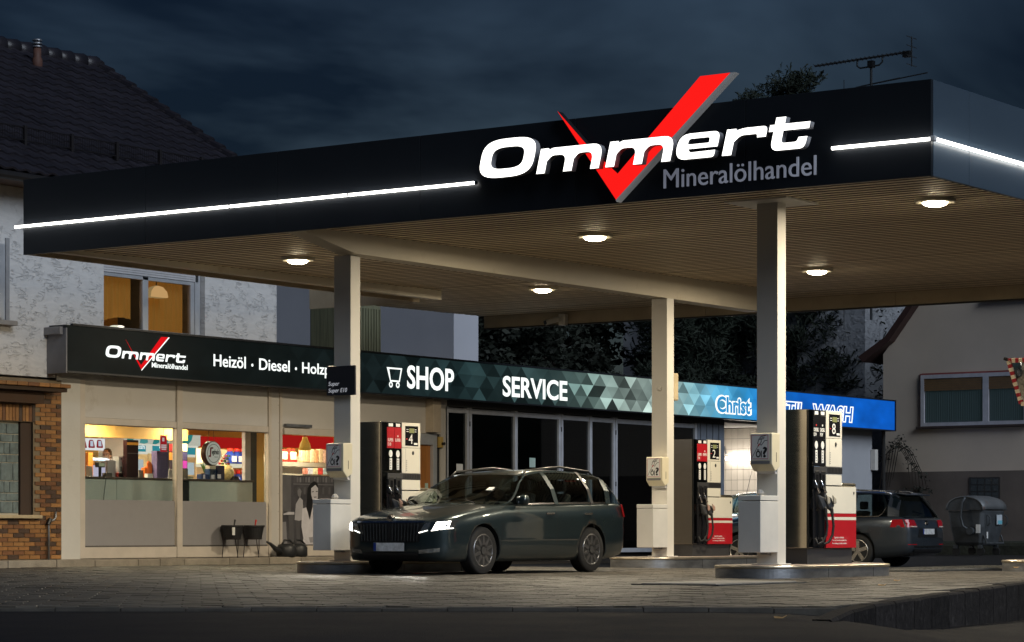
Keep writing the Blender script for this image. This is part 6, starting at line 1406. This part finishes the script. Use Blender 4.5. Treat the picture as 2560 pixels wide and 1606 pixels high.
for x in (2.52, 3.50):
    for sg_ in (-1, 1): y = k1.side(x, .84); bxp = MB().box(x - .10, x + .10, sg_ * y - .02 if sg_ < 0 else y - .005, sg_ * y + .005 if sg_ < 0 else y + .02, .825, .85).build('door_handle', CHR, c1, bevel=.008, local=True)
for x in (.92, 3.61):
    for sg_ in (-1, 1): k1.wheel(x, sg_, RIM, 10)
k1.mirror(1.78, 1.02)
k1.rail([(2.2, -.01), (2.32, .045), (3.2, .06), (4.0, .045), (4.15, -.01)], M('rail_black', (.02, .02, .02), .3))
k1.patch('grille', [(-.50, .445), (.50, .445), (.54, .705), (-.54, .705)], BLACK, out=.012)
for k in range(-9, 10):
    if k: k1.patch('grille_slat', [(k * .052 - .008, .455), (k * .052 + .008, .455), (k * .054 + .008, .69), (k * .054 - .008, .69)], M('slat_gloss', (.16, .17, .18), .25, metal=.8), out=.026, n=1, m=3)
k1.patch('grille_bar', [(-.58, .705), (.58, .705), (.58, .728), (-.58, .728)], CHR, out=.02, m=1)
HL = EM('headlight_lit', (1, .96, .86), 16.0); DRL = EM('daylight_strip', (1, .97, .88), 4.0); HLG = M('headlight_case', (.10, .10, .10), .1, metal=.6, var=0)
for sg_ in (-1, 1):
    def q4(a, b, c_, d): return [(sg_ * a[0], a[1]), (sg_ * b[0], b[1]), (sg_ * c_[0], c_[1]), (sg_ * d[0], d[1])] if sg_ > 0 else [(-b[0], b[1]), (-a[0], a[1]), (-d[0], d[1]), (-c_[0], c_[1])]
    h_ = k1.patch('headlight', q4((.66, .585), (.865, .62), (.865, .735), (.71, .715)), HLG, out=.012)
    k1.patch('headlight_beam', q4((.685, .607), (.84, .632), (.84, .722), (.725, .708)), HL, out=.018, parent=h_, n=4)
    k1.patch('headlight_strip', q4((.665, .588), (.865, .622), (.865, .634), (.668, .600)), DRL, out=.018, parent=h_, m=1)
    g_ = k1.patch('inner_lamp', q4((.50, .565), (.62, .60), (.665, .71), (.58, .70)), M('inner_lamp_chrome', (.35, .36, .36), .15, metal=.8), out=.02)
    k1.patch('inner_strip', q4((.50, .560), (.62, .592), (.625, .605), (.502, .574)), DRL, out=.026, parent=g_, m=1)
    sp = bpy.data.lights.new('headlight_light', 'SPOT'); sp.energy = 220; sp.color = (1, .95, .84); sp.spot_size = R(75); sp.spot_blend = .6; sp.shadow_soft_size = .06
    so = bpy.data.objects.new('headlight_light', sp); C.objects.link(so); so.parent = c1; so.location = (-.02, sg_ * .70, .62); so.rotation_euler = Vector((-1, 0, -.13)).to_track_quat('-Z', 'Y').to_euler()
    k1.patch('fog_lamp', q4((.48, .285), (.76, .31), (.77, .365), (.49, .335)), M('fog_lamp_glass', (.30, .30, .28), .2, metal=.5, var=.4, scale=30), out=.012)
k1.patch('lower_grille', [(-.46, .205), (.46, .205), (.48, .30), (-.48, .30)], BLACK, out=.012)
pl_ = k1.patch('number_plate', [(-.26, .32), (.26, .32), (.26, .432), (-.26, .432)], PLATE_, out=.03, m=1, n=4); k1.patch('plate_strip', [(.215, .321), (.26, .321), (.26, .431), (.215, .431)], PBLUE, out=.033, n=1, m=1, parent=pl_)
xe = k1.front_x(0, .725) - .01
eb = MB().cyl((xe - .03, 0, .765), (xe + .03, 0, .775), .045, n=20).build('emblem', CHR, c1, local=True); MB().prism([(xe - .033, -.026, .75), (xe - .033, .0, .795), (xe - .033, .024, .79), (xe - .033, .006, .758)], (-.004, 0, 0)).build('emblem_mark', BLACK, eb, local=True)
for sg_ in (-1, 1): MB().prism([(4.50, sg_ * .86, .80), (4.62, sg_ * .74, .80), (4.60, sg_ * .74, .99), (4.44, sg_ * .85, .98)], (.01, sg_ * .02, 0)).build('tail_light', TAILR, c1, local=True)
MB().box(4.30, 4.33, -.13, .13, 1.325, 1.34).build('brake_light', TAILR, c1, local=True)
MB().prism([(1.66, -.50, 1.155), (1.66, -.40, 1.155), (1.74, -.40, 1.195), (1.74, -.50, 1.195)], (-.004, 0, .008)).build('windscreen_sticker', PRINT_WHITE, c1, local=True)
for sg_ in (-1, .15): MB().tube([(1.32, sg_ * .45, .985), (1.42, sg_ * .2 + .0, 1.03), (1.44, sg_ * .1 + .25, 1.04)], .009, n=5).build('wiper', BLACK, c1, local=True)

cabin(c1, 0, 1.55, (2.35, 3.25))
# estate car seen from behind at the right
PB = paint('paint_anthracite', (.052, .064, .080))
c2 = thing('estate_car', 'anthracite estate car seen from the rear right of the pump', 'car', (19.75, 14.35, -.13), rz=R(-90))
BODY2 = [(0, .52, .30, .66, .70), (.06, .72, .22, .72, .77), (.2, .83, .19, .76, .82), (.5, .89, .18, .83, .90), (1.0, .91, .18, .92, .97), (1.5, .912, .18, .97, 1.0), (2.4, .912, .18, .985, .99), (3.4, .91, .18, 1.0, 1.005), (4.1, .895, .19, 1.02, 1.02), (4.45, .865, .22, 1.02, 1.03), (4.62, .83, .26, .99, 1.0), (4.72, .78, .30, .90, .93), (4.77, .70, .36, .72, .80)]
HOUSE2 = [(1.30, .99, .78, .82, .97), (1.6, 1.14, .74, .86, .975), (2.0, 1.33, .69, .87, .98), (2.35, 1.45, .66, .87, .985), (2.8, 1.50, .645, .868, .99), (3.4, 1.51, .64, .862, .995), (4.0, 1.495, .625, .85, 1.0), (4.3, 1.465, .61, .835, 1.01), (4.42, 1.42, .61, .82, 1.01), (4.54, 1.24, .64, .80, 1.01), (4.66, 1.0, .68, .77, .98)]
k2 = Car(c2, BODY2, HOUSE2, PB, (.95, 3.66), .33, 4.77); k2.build_body(); k2.build_house((1.30, 2.25), (4.43, 4.66))
for a, b, w in (((1.42, 0), (2.3, .98), .085), ((2.72, 0), (2.66, 1), .09), ((3.55, 0), (3.5, 1), .09), ((4.42, 0), (4.36, 1), .24)): k2.strip('pillar', [(a[0] + (b[0] - a[0]) * t, t) for t in [k_ / 9 for k_ in range(10)]], w, PB, .012)
k2.strip('window_trim', [(1.5 + k * .2, .02) for k in range(14)] + [(4.18, .1), (4.25, .3), (4.24, .6), (4.16, .85)], .03, CHR, .01, vert=True); k2.strip('window_trim', [(2.3 + k * .15, .93) for k in range(13)], .03, CHR, .01, vert=True)
for x in (1.3, 2.69, 3.62): k2.seam(x, .3, .95, -.05)
for x in (2.52, 3.42):
    for sg_ in (-1, 1): y = k2.side(x, .87); MB().box(x - .10, x + .10, -y - .018 if sg_ < 0 else y - .003, -y + .003 if sg_ < 0 else y + .018, .86, .885).build('door_handle', CHR, c2, bevel=.008, local=True)
for x in (.95, 3.66):
    for sg_ in (-1, 1): k2.wheel(x, sg_, RIMB, 5)
k2.mirror(1.8, 1.05); k2.rail([(2.2, -.01), (2.35, .045), (3.3, .06), (4.1, .045), (4.28, -.01)], M('rail_alu', (.5, .52, .55), .25, metal=.9, var=0))
MB().prism([(4.30, -.60, 1.475), (4.30, .60, 1.475), (4.56, .54, 1.435), (4.56, -.54, 1.435)], (0, 0, .022)).build('roof_spoiler', PB, c2, bevel=.01, local=True)
MB().tube([(4.06, 0, 1.50), (4.10, 0, 1.53), (4.15, 0, 1.585)], [.035, .022, .006], n=6).build('roof_antenna', BLACK, c2, local=True)
for sg_ in (-1, 1):
    f = lambda a, b, c_, d: [(-a[0], a[1]), (-b[0], b[1]), (-c_[0], c_[1]), (-d[0], d[1])] if sg_ < 0 else [b, a, d, c_]
    tl2 = k2.patch('tail_light', [(sg_ * .48, .80), (sg_ * .80, .80), (sg_ * .80, .955), (sg_ * .52, .945)] if sg_ > 0 else [(-.80, .80), (-.48, .80), (-.52, .945), (-.80, .955)], TAILR, rear=True, out=.016)
    MB().prism([(4.36, sg_ * .862, .80), (4.66, sg_ * .80, .80), (4.60, sg_ * .80, .96), (4.40, sg_ * .845, .95)], (.012, sg_ * .022, 0)).build('tail_light_side', TAILR, tl2, local=True)
    k2.patch('reversing_lens', [(sg_ * .50, .802), (sg_ * .74, .802), (sg_ * .74, .825), (sg_ * .50, .825)] if sg_ > 0 else [(-.74, .802), (-.50, .802), (-.50, .825), (-.74, .825)], M('lens_pale', (.6, .5, .45), .2), rear=True, out=.02, m=1, parent=tl2)
    k2.patch('bumper_reflector', [(sg_ * .50, .45), (sg_ * .78, .45), (sg_ * .78, .465), (sg_ * .5, .465)] if sg_ > 0 else [(-.78, .45), (-.5, .45), (-.5, .465), (-.78, .465)], TAILR, rear=True, m=1)
rp_ = k2.patch('number_plate', [(-.26, .66), (.26, .66), (.26, .77), (-.26, .77)], PLATE_, rear=True, out=.02, m=1, n=4); k2.patch('plate_recess', [(-.44, .60), (.44, .60), (.40, .80), (-.40, .80)], BLACK, rear=True, out=.008); k2.patch('plate_strip', [(-.26, .661), (-.215, .661), (-.215, .769), (-.26, .769)], PBLUE, rear=True, out=.024, n=1, m=1, parent=rp_)
k2.patch('bumper_trim', [(-.62, .40), (.62, .40), (.62, .43), (-.62, .43)], CHR, rear=True, out=.015, m=1); k2.patch('diffuser', [(-.6, .28), (.6, .28), (.62, .37), (-.62, .37)], BLACK, rear=True, out=.008)
xr = k2.front_x(0, .90, True); em2 = MB().cyl((xr - .01, 0, .885), (xr + .02, 0, .885), .05, n=20).build('emblem', CHR, c2, local=True)
for a, b in (((-.03, .91), (-.012, .86)), ((-.012, .86), (0, .885)), ((0, .885), (.012, .86)), ((.012, .86), (.03, .91))): MB().cyl((xr + .022, a[0], a[1]), (xr + .022, b[0], b[1]), .004, n=5).build('emblem_mark', BLACK, em2, local=True)
MB().tube([(4.60, .05, 1.07), (4.60, -.1, 1.09), (4.585, -.32, 1.12)], .012, n=6).build('rear_wiper', BLACK, c2, local=True)

cabin(c2, 0, 1.55, (2.35, 3.25))
# dark hatchback before the wash bay
PC = paint('paint_navy', (.012, .020, .032))
c3 = thing('hatchback', 'dark blue hatchback parked before the wash bay behind the back pump', 'car', (20.9, 15.3, 0))
BODY3 = [(0, .5, .30, .66, .70), (.06, .68, .22, .72, .78), (.2, .79, .19, .77, .84), (.5, .84, .18, .84, .92), (.9, .86, .17, .92, .98), (1.3, .862, .17, .96, 1.0), (2.2, .862, .17, .985, .99), (3.2, .855, .18, 1.0, 1.0), (3.7, .83, .22, 1.0, 1.0), (3.9, .77, .28, .92, .95), (3.97, .66, .36, .8, .84)]
HOUSE3 = [(1.10, .985, .74, .77, .965), (1.4, 1.15, .70, .81, .97), (1.8, 1.34, .655, .82, .98), (2.1, 1.43, .63, .82, .985), (2.6, 1.47, .62, .815, .99), (3.2, 1.45, .605, .80, .99), (3.55, 1.40, .59, .785, .99), (3.75, 1.22, .60, .76, .985), (3.88, 1.0, .63, .73, .96)]
k3 = Car(c3, BODY3, HOUSE3, PC, (.78, 3.25), .30, 3.97); k3.build_body(); k3.build_house((1.1, 2.05), (3.60, 3.88))
for a, b, w in (((1.2, 0), (2.05, .98), .08), ((2.4, 0), (2.36, 1), .08), ((3.35, 0), (3.45, 1), .22)): k3.strip('pillar', [(a[0] + (b[0] - a[0]) * t, t) for t in [k_ / 9 for k_ in range(10)]], w, PC, .012)
k3.strip('window_trim', [(1.35 + k * .2, .02) for k in range(10)], .03, CHR, .008, vert=True)
for x in (1.2, 2.4): k3.seam(x, .3, .95)
for x in (.78, 3.25):
    for sg_ in (-1, 1): k3.wheel(x, sg_, RIM, 7)
k3.mirror(1.6, 1.05); MB().tube([(2.1, .3, 1.43), (2.35, .3, 1.95)], [.006, .003], n=5).build('roof_antenna', BLACK, c3, local=True)
for sg_ in (-1, 1):
    MB().prism([(3.74, sg_ * .80, .78), (3.90, sg_ * .72, .78), (3.86, sg_ * .72, .98), (3.70, sg_ * .79, .98)], (.01, sg_ * .02, 0)).build('tail_light', TAILR, c3, local=True)
    k3.patch('headlight', [(sg_ * .45, .62), (sg_ * .72, .64), (sg_ * .74, .74), (sg_ * .5, .72)] if sg_ > 0 else [(-.72, .64), (-.45, .62), (-.5, .72), (-.74, .74)], HLG, out=.012)
k3.patch('number_plate', [(-.26, .40), (.26, .40), (.26, .5), (-.26, .5)], PLATE_, out=.02, m=1, n=4); k3.patch('grille', [(-.4, .53), (.4, .53), (.42, .62), (-.42, .62)], BLACK, out=.01)
cabin(c3, 0, 1.35, (2.1, 2.85))
# ------------------------------------------------------------------ things on the forecourt
# window washing buckets on wire stands
def bucket(x, lab, sq_col):
    y, zb = 17.76, .112; t = thing('wash_bucket', lab, 'bucket', (x, y, zb), 'window wash buckets by the shop front')
    MB().lathe([(.145, .44), (.19, .66), (.205, .672), (.205, .70), (.19, .70), (.182, .665), (.14, .45)], (x, y, 0), n=24).build('pail', M('bucket_dark', (.018, .018, .02), .5), t, smooth=False)
    MB().lathe([(.0, .64), (.178, .641)], (x, y, 0), n=20).build('water', M('bucket_water', (.02, .025, .03), .05), t)
    for k in range(3):
        an = 2 * math.pi * k / 3 + .4; MB().tube([(x + .15 * math.cos(an), y + .15 * math.sin(an), .46), (x + .19 * math.cos(an), y + .19 * math.sin(an) * .8, .30), (x + .23 * math.cos(an), y + .19 * math.sin(an) * .75, zb)], .008, n=6).build('stand_leg', M('wire_dark', (.06, .05, .05), .4, metal=.6), t)
    MB().lathe([(.155, .455), (.16, .46), (.16, .468)], (x, y, 0), n=20).build('stand_ring', M('wire_dark', (.06, .05, .05)), t)
    h = MB().tube([(x + .02, y, .55), (x + .05, y, .72), (x + .07, y, .80)], [.013, .013, .017], n=8).build('squeegee_handle', sq_col, t, smooth=True); bx('squeegee_head', BLACK, h, x - .06, x + .06, y - .02, y + .02, .50, .55)
    bx('notice', PRINT_WHITE, t, x - .19, x - .12, y - .165, y - .155, .52, .66) if sq_col is BLACK else None
bucket(8.12, 'left dark wash bucket on a wire stand, black squeegee', BLACK)
bucket(8.70, 'right dark wash bucket on a wire stand, red squeegee', M('squeegee_red', (.5, .02, .02), .4))
def can(x, y, lab, spout=True):
    t = thing('watering_can', lab, 'watering can', (x, y, .11), 'black watering cans by the shop front'); z = .112; CM = M('can_black', (.02, .021, .023), .45, var=.15)
    MB().lathe([(.16, z), (.185, z + .03), (.185, z + .17), (.15, z + .23), (.08, z + .25)], (x, y, 0), n=20).build('tank', CM, t, smooth=True)
    MB().tube([(x + .16, y, z + .12), (x + .20, y, z + .24), (x + .10, y, z + .31), (x - .06, y, z + .31), (x - .12, y, z + .23)], .022, n=8).build('handle', CM, t, smooth=True)
    MB().tube([(x - .12, y, z + .08), (x - .32, y, z + .16), (x - .46, y, z + .25), (x - .56, y, z + .285)], [.06, .045, .028, .014], n=10).build('spout', CM, t, smooth=True) if spout else MB().tube([(x - .1, y, z + .1), (x - .22, y - .02, z + .19), (x - .26, y - .02, z + .24)], [.05, .03, .018], n=8).build('spout', CM, t, smooth=True)
can(9.58, 17.72, 'black watering can with long spout pointing left'); can(9.98, 17.78, 'black watering can partly behind the other one', False)
fe = thing('fire_extinguisher', 'red fire extinguisher standing before the shop wall', 'fire extinguisher', (12.9, 17.8, .1))
MB().lathe([(.075, .11), (.085, .13), (.085, .52), (.05, .60), (.025, .62)], (12.9, 17.78, 0), n=16).build('cylinder', RED, fe, smooth=True); bx('valve', BLACK, fe, 12.86, 12.96, 17.76, 17.80, .62, .68); MB().tube([(12.95, 17.76, .65), (13.03, 17.74, .55), (13.02, 17.74, .3)], .012, n=6).build('hose', BLACK, fe)

# big galvanised refuse container
dm = thing('refuse_container', 'grey galvanised refuse container with rusty domed lid by the house', 'container', (31.3, 13.6, 0))
ZN = M('zinc_grimy', (.09, .10, .11), .55, metal=.4, var=.45, scale=3, col2=(.08, .082, .085), bump=.15); ZL = M('zinc_lid_rusty', (.17, .18, .19), .5, metal=.35, var=.25, scale=2.2, col2=(.16, .045, .02))
xa, xb, ya, yb = 30.6, 31.9, 13.35, 14.3
def ringp(z, f, g): cx_, cy_ = (xa + xb) / 2, (ya + yb) / 2; hx, hy = (xb - xa) / 2 * f, (yb - ya) / 2 * g; c_ = .08; return [(cx_ - hx + c_, cy_ - hy, z), (cx_ + hx - c_, cy_ - hy, z), (cx_ + hx, cy_ - hy + c_, z), (cx_ + hx, cy_ + hy - c_, z), (cx_ + hx - c_, cy_ + hy, z), (cx_ - hx + c_, cy_ + hy, z), (cx_ - hx, cy_ + hy - c_, z), (cx_ - hx, cy_ - hy + c_, z)]
rg = [ringp(.24, .70, .72), ringp(.32, .80, .82), ringp(.70, .95, .93), ringp(1.05, 1.0, 1.0), ringp(1.10, 1.03, 1.02)]
mb = MB(); vs = [v for r in rg for v in r]; fs = [(i * 8 + k, i * 8 + (k + 1) % 8, (i + 1) * 8 + (k + 1) % 8, (i + 1) * 8 + k) for i in range(4) for k in range(8)] + [tuple(range(7, -1, -1)), tuple(range(32, 40))]
mb.add(vs, fs).build('tub', ZN, dm, bevel=.02)
rows = []
for k in range(13):
    t = math.pi * k / 12; yy = (ya + yb) / 2 - math.cos(t) * .50; zz = 1.11 + .34 * math.sin(t) ** .8; rows.append([(xa - .05, yy, zz), (xa + .2, yy, zz + .02), (xb - .2, yy, zz + .02), (xb + .05, yy, zz)])
lid = MB().grid(rows).build('lid', ZL, dm, smooth=True); sm_ = lid.modifiers.new('t', 'SOLIDIFY'); sm_.thickness = .03
P = [((ya + yb) / 2 - math.cos(math.pi * k / 12) * .465, 1.11 + .33 * math.sin(math.pi * k / 12) ** .8) for k in range(13)]
for xx in (xa - .03, xb + .0): MB().prism([(xx, y, z) for y, z in P], (.03, 0, 0)).build('lid_end', ZN, dm)
MB().tube([(xa - .09, 13.78, 1.42), (xa - .10, 13.86, 1.30), (xa - .10, 13.9, .95), (xa - .09, 13.84, .72), (xa - .06, 13.68, .62)], .03, n=8).build('lid_arm', ZN, dm, smooth=True); MB().cyl((xa - .10, 13.66, .60), (xa + .02, 13.66, .60), .09, n=14).build('pivot', ZN, dm)
for yy in (12.95, 13.95): MB().tube([(xa + .2, ya - .03, 1.0), (xa + .2, ya - .10, .92), (xa + .2, ya - .10, .80), (xa + .2, ya - .03, .72)], .018, n=6).build('grip', ZN, dm) if yy < 13 else MB().tube([(xb - .1, ya - .03, 1.0), (xb - .1, ya - .10, .92), (xb - .1, ya - .10, .80), (xb - .1, ya - .03, .72)], .018, n=6).build('grip', ZN, dm)
bx('label', M('label_pale', (.5, .55, .6), .5), dm, xb - .55, xb - .25, ya - .03, ya - .012, .76, 1.0); bx('label_lower', M('label_cyan', (.15, .45, .55), .5), dm, xb - .5, xb - .25, ya - .034, ya - .031, .77, .86); bx('sticker', PRINT_WHITE, dm, xa - .02, xa + .0, 13.42, 13.53, .55, .76); bx('sticker', PRINT_WHITE, dm, xa + .30, xa + .37, ya + .035, ya + .045, .42, .58)
for xx in (xa + .2, xb - .2):
    for yy in (ya + .15, yb - .15):
        w_ = MB().cyl((xx - .025, yy, .10), (xx + .025, yy, .10), .10, n=18).build('caster', TYRE, dm); bx('caster_fork', ZN, w_, xx - .05, xx + .05, yy - .04, yy + .06, .17, .26)
MB().tube([(xa + .16, ya + .05, .5), (xa + .16, ya - .02, .3), (xb - .16, ya - .02, .3), (xb - .16, ya + .05, .5)], .025, n=6).build('foot_bar', ZN, dm)

# convex traffic mirror on the column at the right edge
mx_, my_, mz_ = 8.95, 2.66, 2.84
tm_ = thing('traffic_mirror', 'traffic mirror in a red and white striped frame at the right edge', 'mirror', (mx_, my_, mz_))
tilt = Matrix.Rotation(R(-13), 4, 'Y')
def mpt(a, h, out): return Vector((mx_, my_, mz_)) + tilt @ Vector((-out, -a, h))
out_p = rounded([(-.36, .36, .05), (-.20, -.36, .06), (.36, -.36, .06), (.52, .36, .05)][::-1])
bm_ = MB().prism([mpt(a, h, 0) for a, h in out_p], mpt(0, 0, .05) - mpt(0, 0, 0)).build('back_shell', M('mirror_shell', (.03, .03, .03), .5), tm_)
inn = [(-.27, .30), (.43, .30), (.30, -.295), (-.15, -.295)]
rows = []
for j in range(9):
    row = []
    for i in range(13):
        l_ = Vector((-.15, -.295)).lerp(Vector((-.27, .30)), j / 8); r_ = Vector((.30, -.295)).lerp(Vector((.43, .30)), j / 8); q_ = l_.lerp(r_, i / 12); row.append(mpt(q_.x, q_.y, .058 - .10 * (((q_.x - .08) ** 2 + q_.y ** 2))  + .012))
    rows.append(row)
MB().grid(rows).build('mirror_face', M('mirror_silver', (.8, .8, .78), .02, metal=1.0, var=0), tm_, smooth=True)
SW, SR = M('stripe_cream', (.62, .52, .36), .5), M('stripe_red', (.30, .012, .02), .45)
edges_ = [((-.315, .33), (-.175, -.33), 12), ((-.175, -.33), (.335, -.33), 10), ((.335, -.33), (.475, .33), 12), ((.475, .33), (-.315, .33), 14)]
k = 0
for a, b, n_ in edges_:
    a, b = Vector(a), Vector(b); nn = Vector((-(b - a).y, (b - a).x)).normalized() * .032
    for i in range(n_):
        p, q_ = a.lerp(b, i / n_), a.lerp(b, (i + 1) / n_); MB().prism([mpt(*(p + nn), .052), mpt(*(p - nn), .052), mpt(*(q_ - nn), .052), mpt(*(q_ + nn), .052)], mpt(0, 0, .022) - mpt(0, 0, 0)).build('frame_stripe', SR if k % 2 else SW, tm_); k += 1
MB().cyl(mpt(-.34, .34, .02), mpt(-.40, .36, .02), .025, n=8).build('corner_bolt', BLACK, tm_)
MB().cyl((mx_, my_, mz_ + .05), (9.495, 2.46, mz_ + .05), .03, n=10).build('bracket_arm', GALV, tm_)

# roof aerial behind the canopy
an_ = thing('roof_aerial', 'thin television aerial on a mast above the canopy roof', 'aerial', (22, 12, 5)); AL = M('aerial_dark', (.05, .055, .06), .5, metal=.6); ax_ = 20.0
def onx(px, py, U=ax_):
    d = FW + RT * ((px - 1280) / 6400) + Vector((0, 0, (1330 - py) / 6400)); return CAM + d * ((U - CAM.x) / d.x)
b0, b1 = onx(2037, 166), onx(2279, 129); dirv = (b1 - b0)
MB().cyl(b0, b1, .022, n=6).build('boom', AL, an_)
for k in range(22):
    p = b0.lerp(b1, (k + .5) / 22.5); MB().cyl(p - Vector((.16, 0, 0)), p + Vector((.16, 0, 0)), .008, n=4).build('element', AL, an_)
p = b1; MB().tube([p + Vector((0, 0, .30)), p, p - Vector((0, 0, .30))], .015, n=5).build('reflector', AL, an_)
for dz in (-.28, -.1, .1, .28): MB().cyl(p + Vector((-.22, 0, dz)), p + Vector((.22, 0, dz)), .009, n=4).build('element', AL, an_)
MB().tube([onx(2143, 150), onx(2143, 166), onx(2150, 171), onx(2178, 167), onx(2198, 163), onx(2206, 155), onx(2206, 140)], .018, n=6).build('cradle', AL, an_, smooth=True)
m0 = onx(2178, 160); MB().cyl((m0.x, m0.y, 4.9), (m0.x, m0.y, m0.z), .028, n=8).build('mast', AL, an_)
MB().cyl(onx(2140, 219), onx(2319, 182), .014, n=5).build('lower_boom', AL, an_); MB().cyl(onx(2152, 216), onx(2250, 195), .012, n=5).build('lower_boom', AL, an_)
bx('clamp', BLACK, an_, m0.x - .06, m0.x + .06, m0.y - .06, m0.y + .06, m0.z - .08, m0.z + .06); q_ = onx(2268, 131); bx('dipole_box', BLACK, an_, q_.x - .06, q_.x + .06, q_.y - .08, q_.y + .08, q_.z - .1, q_.z + .02)
MB().cyl((23, onx(2110, 220, 23).y, 5), onx(2110, 200, 23), .008, n=4).build('thin_rod', AL, an_)
# security camera on the back lip of the canopy
sc_ = thing('security_camera', 'small white security camera under the back edge of the canopy', 'camera', (15.1, 15.27, 4.75))
bx('mount', WHITE, sc_, 15.02, 15.148, 15.15, 15.3, 4.66, 4.88, bevel=.01); MB().cyl((15.0, 15.28, 4.78), (14.72, 15.40, 4.70), .055, n=14).build('housing', WHITE, sc_, smooth=False); MB().cyl((14.722, 15.399, 4.7005), (14.70, 15.409, 4.694), .042, n=14).build('lens', BLACK, sc_)

# shop assistant behind the counter
def person(x, y, z):
    t = thing('person', 'person with short brown hair in a light shirt behind the counter', 'person', (x, y, z))
    J = {'pel': (0, 0, .95), 'wa': (0, 0, 1.08), 'ch': (0, -.01, 1.30), 'nk': (0, 0, 1.47), 'hd0': (0, -.02, 1.54), 'ls': (-.18, 0, 1.41), 'le': (-.25, -.05, 1.14), 'lw': (-.20, -.24, 1.02), 'rs': (.18, 0, 1.41), 're': (.25, -.05, 1.14), 'rw': (.20, -.24, 1.02), 'lh': (-.10, 0, .90), 'lk': (-.11, -.03, .50), 'la': (-.11, .02, .09), 'lt': (-.12, -.15, .04), 'rh': (.10, 0, .90), 'rk': (.11, -.03, .50), 'ra': (.11, .02, .09), 'rt': (.12, -.15, .04)}
    Rr = {'pel': .15, 'wa': .135, 'ch': .155, 'nk': .06, 'hd0': .058, 'ls': .065, 'le': .046, 'lw': .033, 'rs': .065, 're': .046, 'rw': .033, 'lh': .095, 'lk': .062, 'la': .045, 'lt': .035, 'rh': .095, 'rk': .062, 'ra': .045, 'rt': .035}
    E = [('pel', 'wa'), ('wa', 'ch'), ('ch', 'nk'), ('nk', 'hd0'), ('ch', 'ls'), ('ls', 'le'), ('le', 'lw'), ('ch', 'rs'), ('rs', 're'), ('re', 'rw'), ('pel', 'lh'), ('lh', 'lk'), ('lk', 'la'), ('la', 'lt'), ('pel', 'rh'), ('rh', 'rk'), ('rk', 'ra'), ('ra', 'rt')]
    names = list(J); me = bpy.data.meshes.new('body'); me.from_pydata([J[n_] for n_ in names], [(names.index(a), names.index(b)) for a, b in E], [])
    # hands: palm and five fingers each
    o = bpy.data.objects.new('body', me); C.objects.link(o); o.parent = t
    sk_ = o.modifiers.new('skin', 'SKIN'); o.modifiers.new('sub', 'SUBSURF').levels = 1; o.modifiers['sub'].render_levels = 1
    for i, n_ in enumerate(names): me.skin_vertices[0].data[i].radius = (Rr[n_], Rr[n_] * (.72 if n_ in ('pel', 'wa', 'ch') else 1))
    me.skin_vertices[0].data[0].use_root = True
    SK = M('skin', (.50, .28, .20), .5, var=.06); SHT = M('shirt_pale', (.50, .48, .50), .8, var=.08)
    me.materials.append(SHT)
    hd = MB(); hd.lathe([(.03, 1.515), (.06, 1.53), (.072, 1.58), (.078, 1.64), (.075, 1.70), (.055, 1.745), (.02, 1.765)], (0, -.015, 0), n=20); hd.tube([(0, -.09, 1.665), (0, -.115, 1.63), (0, -.092, 1.615)], [.010, .016, .012], n=6)
    for sx in (-1, 1): hd.lathe([(.004, -.012), (.02, -.006), (.02, .006), (.004, .012)], (sx * .078, -.01, 1.64), axis='x', n=8)
    h_ = hd.build('head', SK, t, smooth=True, local=True)
    for sx in (-.028, .028): MB().lathe([(.004, -.006), (.010, 0), (.004, .006)], (sx, -.088, 1.66), axis='y', n=8).build('eye', BLACK, h_, local=True)
    MB().box(-.022, .022, -.092, -.086, 1.578, 1.584).build('mouth', M('lips', (.35, .12, .10), .5), h_, local=True)
    MB().lathe([(.083, 1.60), (.088, 1.66), (.084, 1.72), (.06, 1.768), (.02, 1.785)], (0, .008, 0), n=20).build('hair', M('hair_brown', (.06, .03, .015), .6, var=.3, scale=30), h_, smooth=True, local=True)
    for sx in (-1, 1):
        ha = MB(); w = Vector((sx * .20, -.24, 1.02)); ha.tube([w, w + Vector((0, -.05, -.005)), w + Vector((0, -.09, -.012))], [.030, .040, .034], n=8)
        for k in range(4):
            f0 = w + Vector(((k - 1.5) * .017, -.085, -.012)); l_ = [.07, .08, .075, .06][k]; ha.tube([f0, f0 + Vector((0, -l_ * .5, -.004)), f0 + Vector((0, -l_ * .85, -.025)), f0 + Vector((0, -l_ * .9, -.04))], [.009, .0085, .0075, .006], n=6)
        ha.tube([w + Vector((-sx * .028, -.04, 0)), w + Vector((-sx * .05, -.075, -.008)), w + Vector((-sx * .05, -.10, -.018))], [.011, .010, .007], n=6); ha.build('hand', SK, t, smooth=True, local=True)
    tr = MB(); tr.lathe([(.165, .88), (.16, 1.0), (.15, 1.05)], (0, 0, 0), n=16); tr.build('belt', BLACK, t, local=True)
    t.rotation_euler = (0, 0, R(-75)); return t
ph_ = at(268, 1138, 20.05); person(ph_.x, 20.05, ph_.z - 1.66)
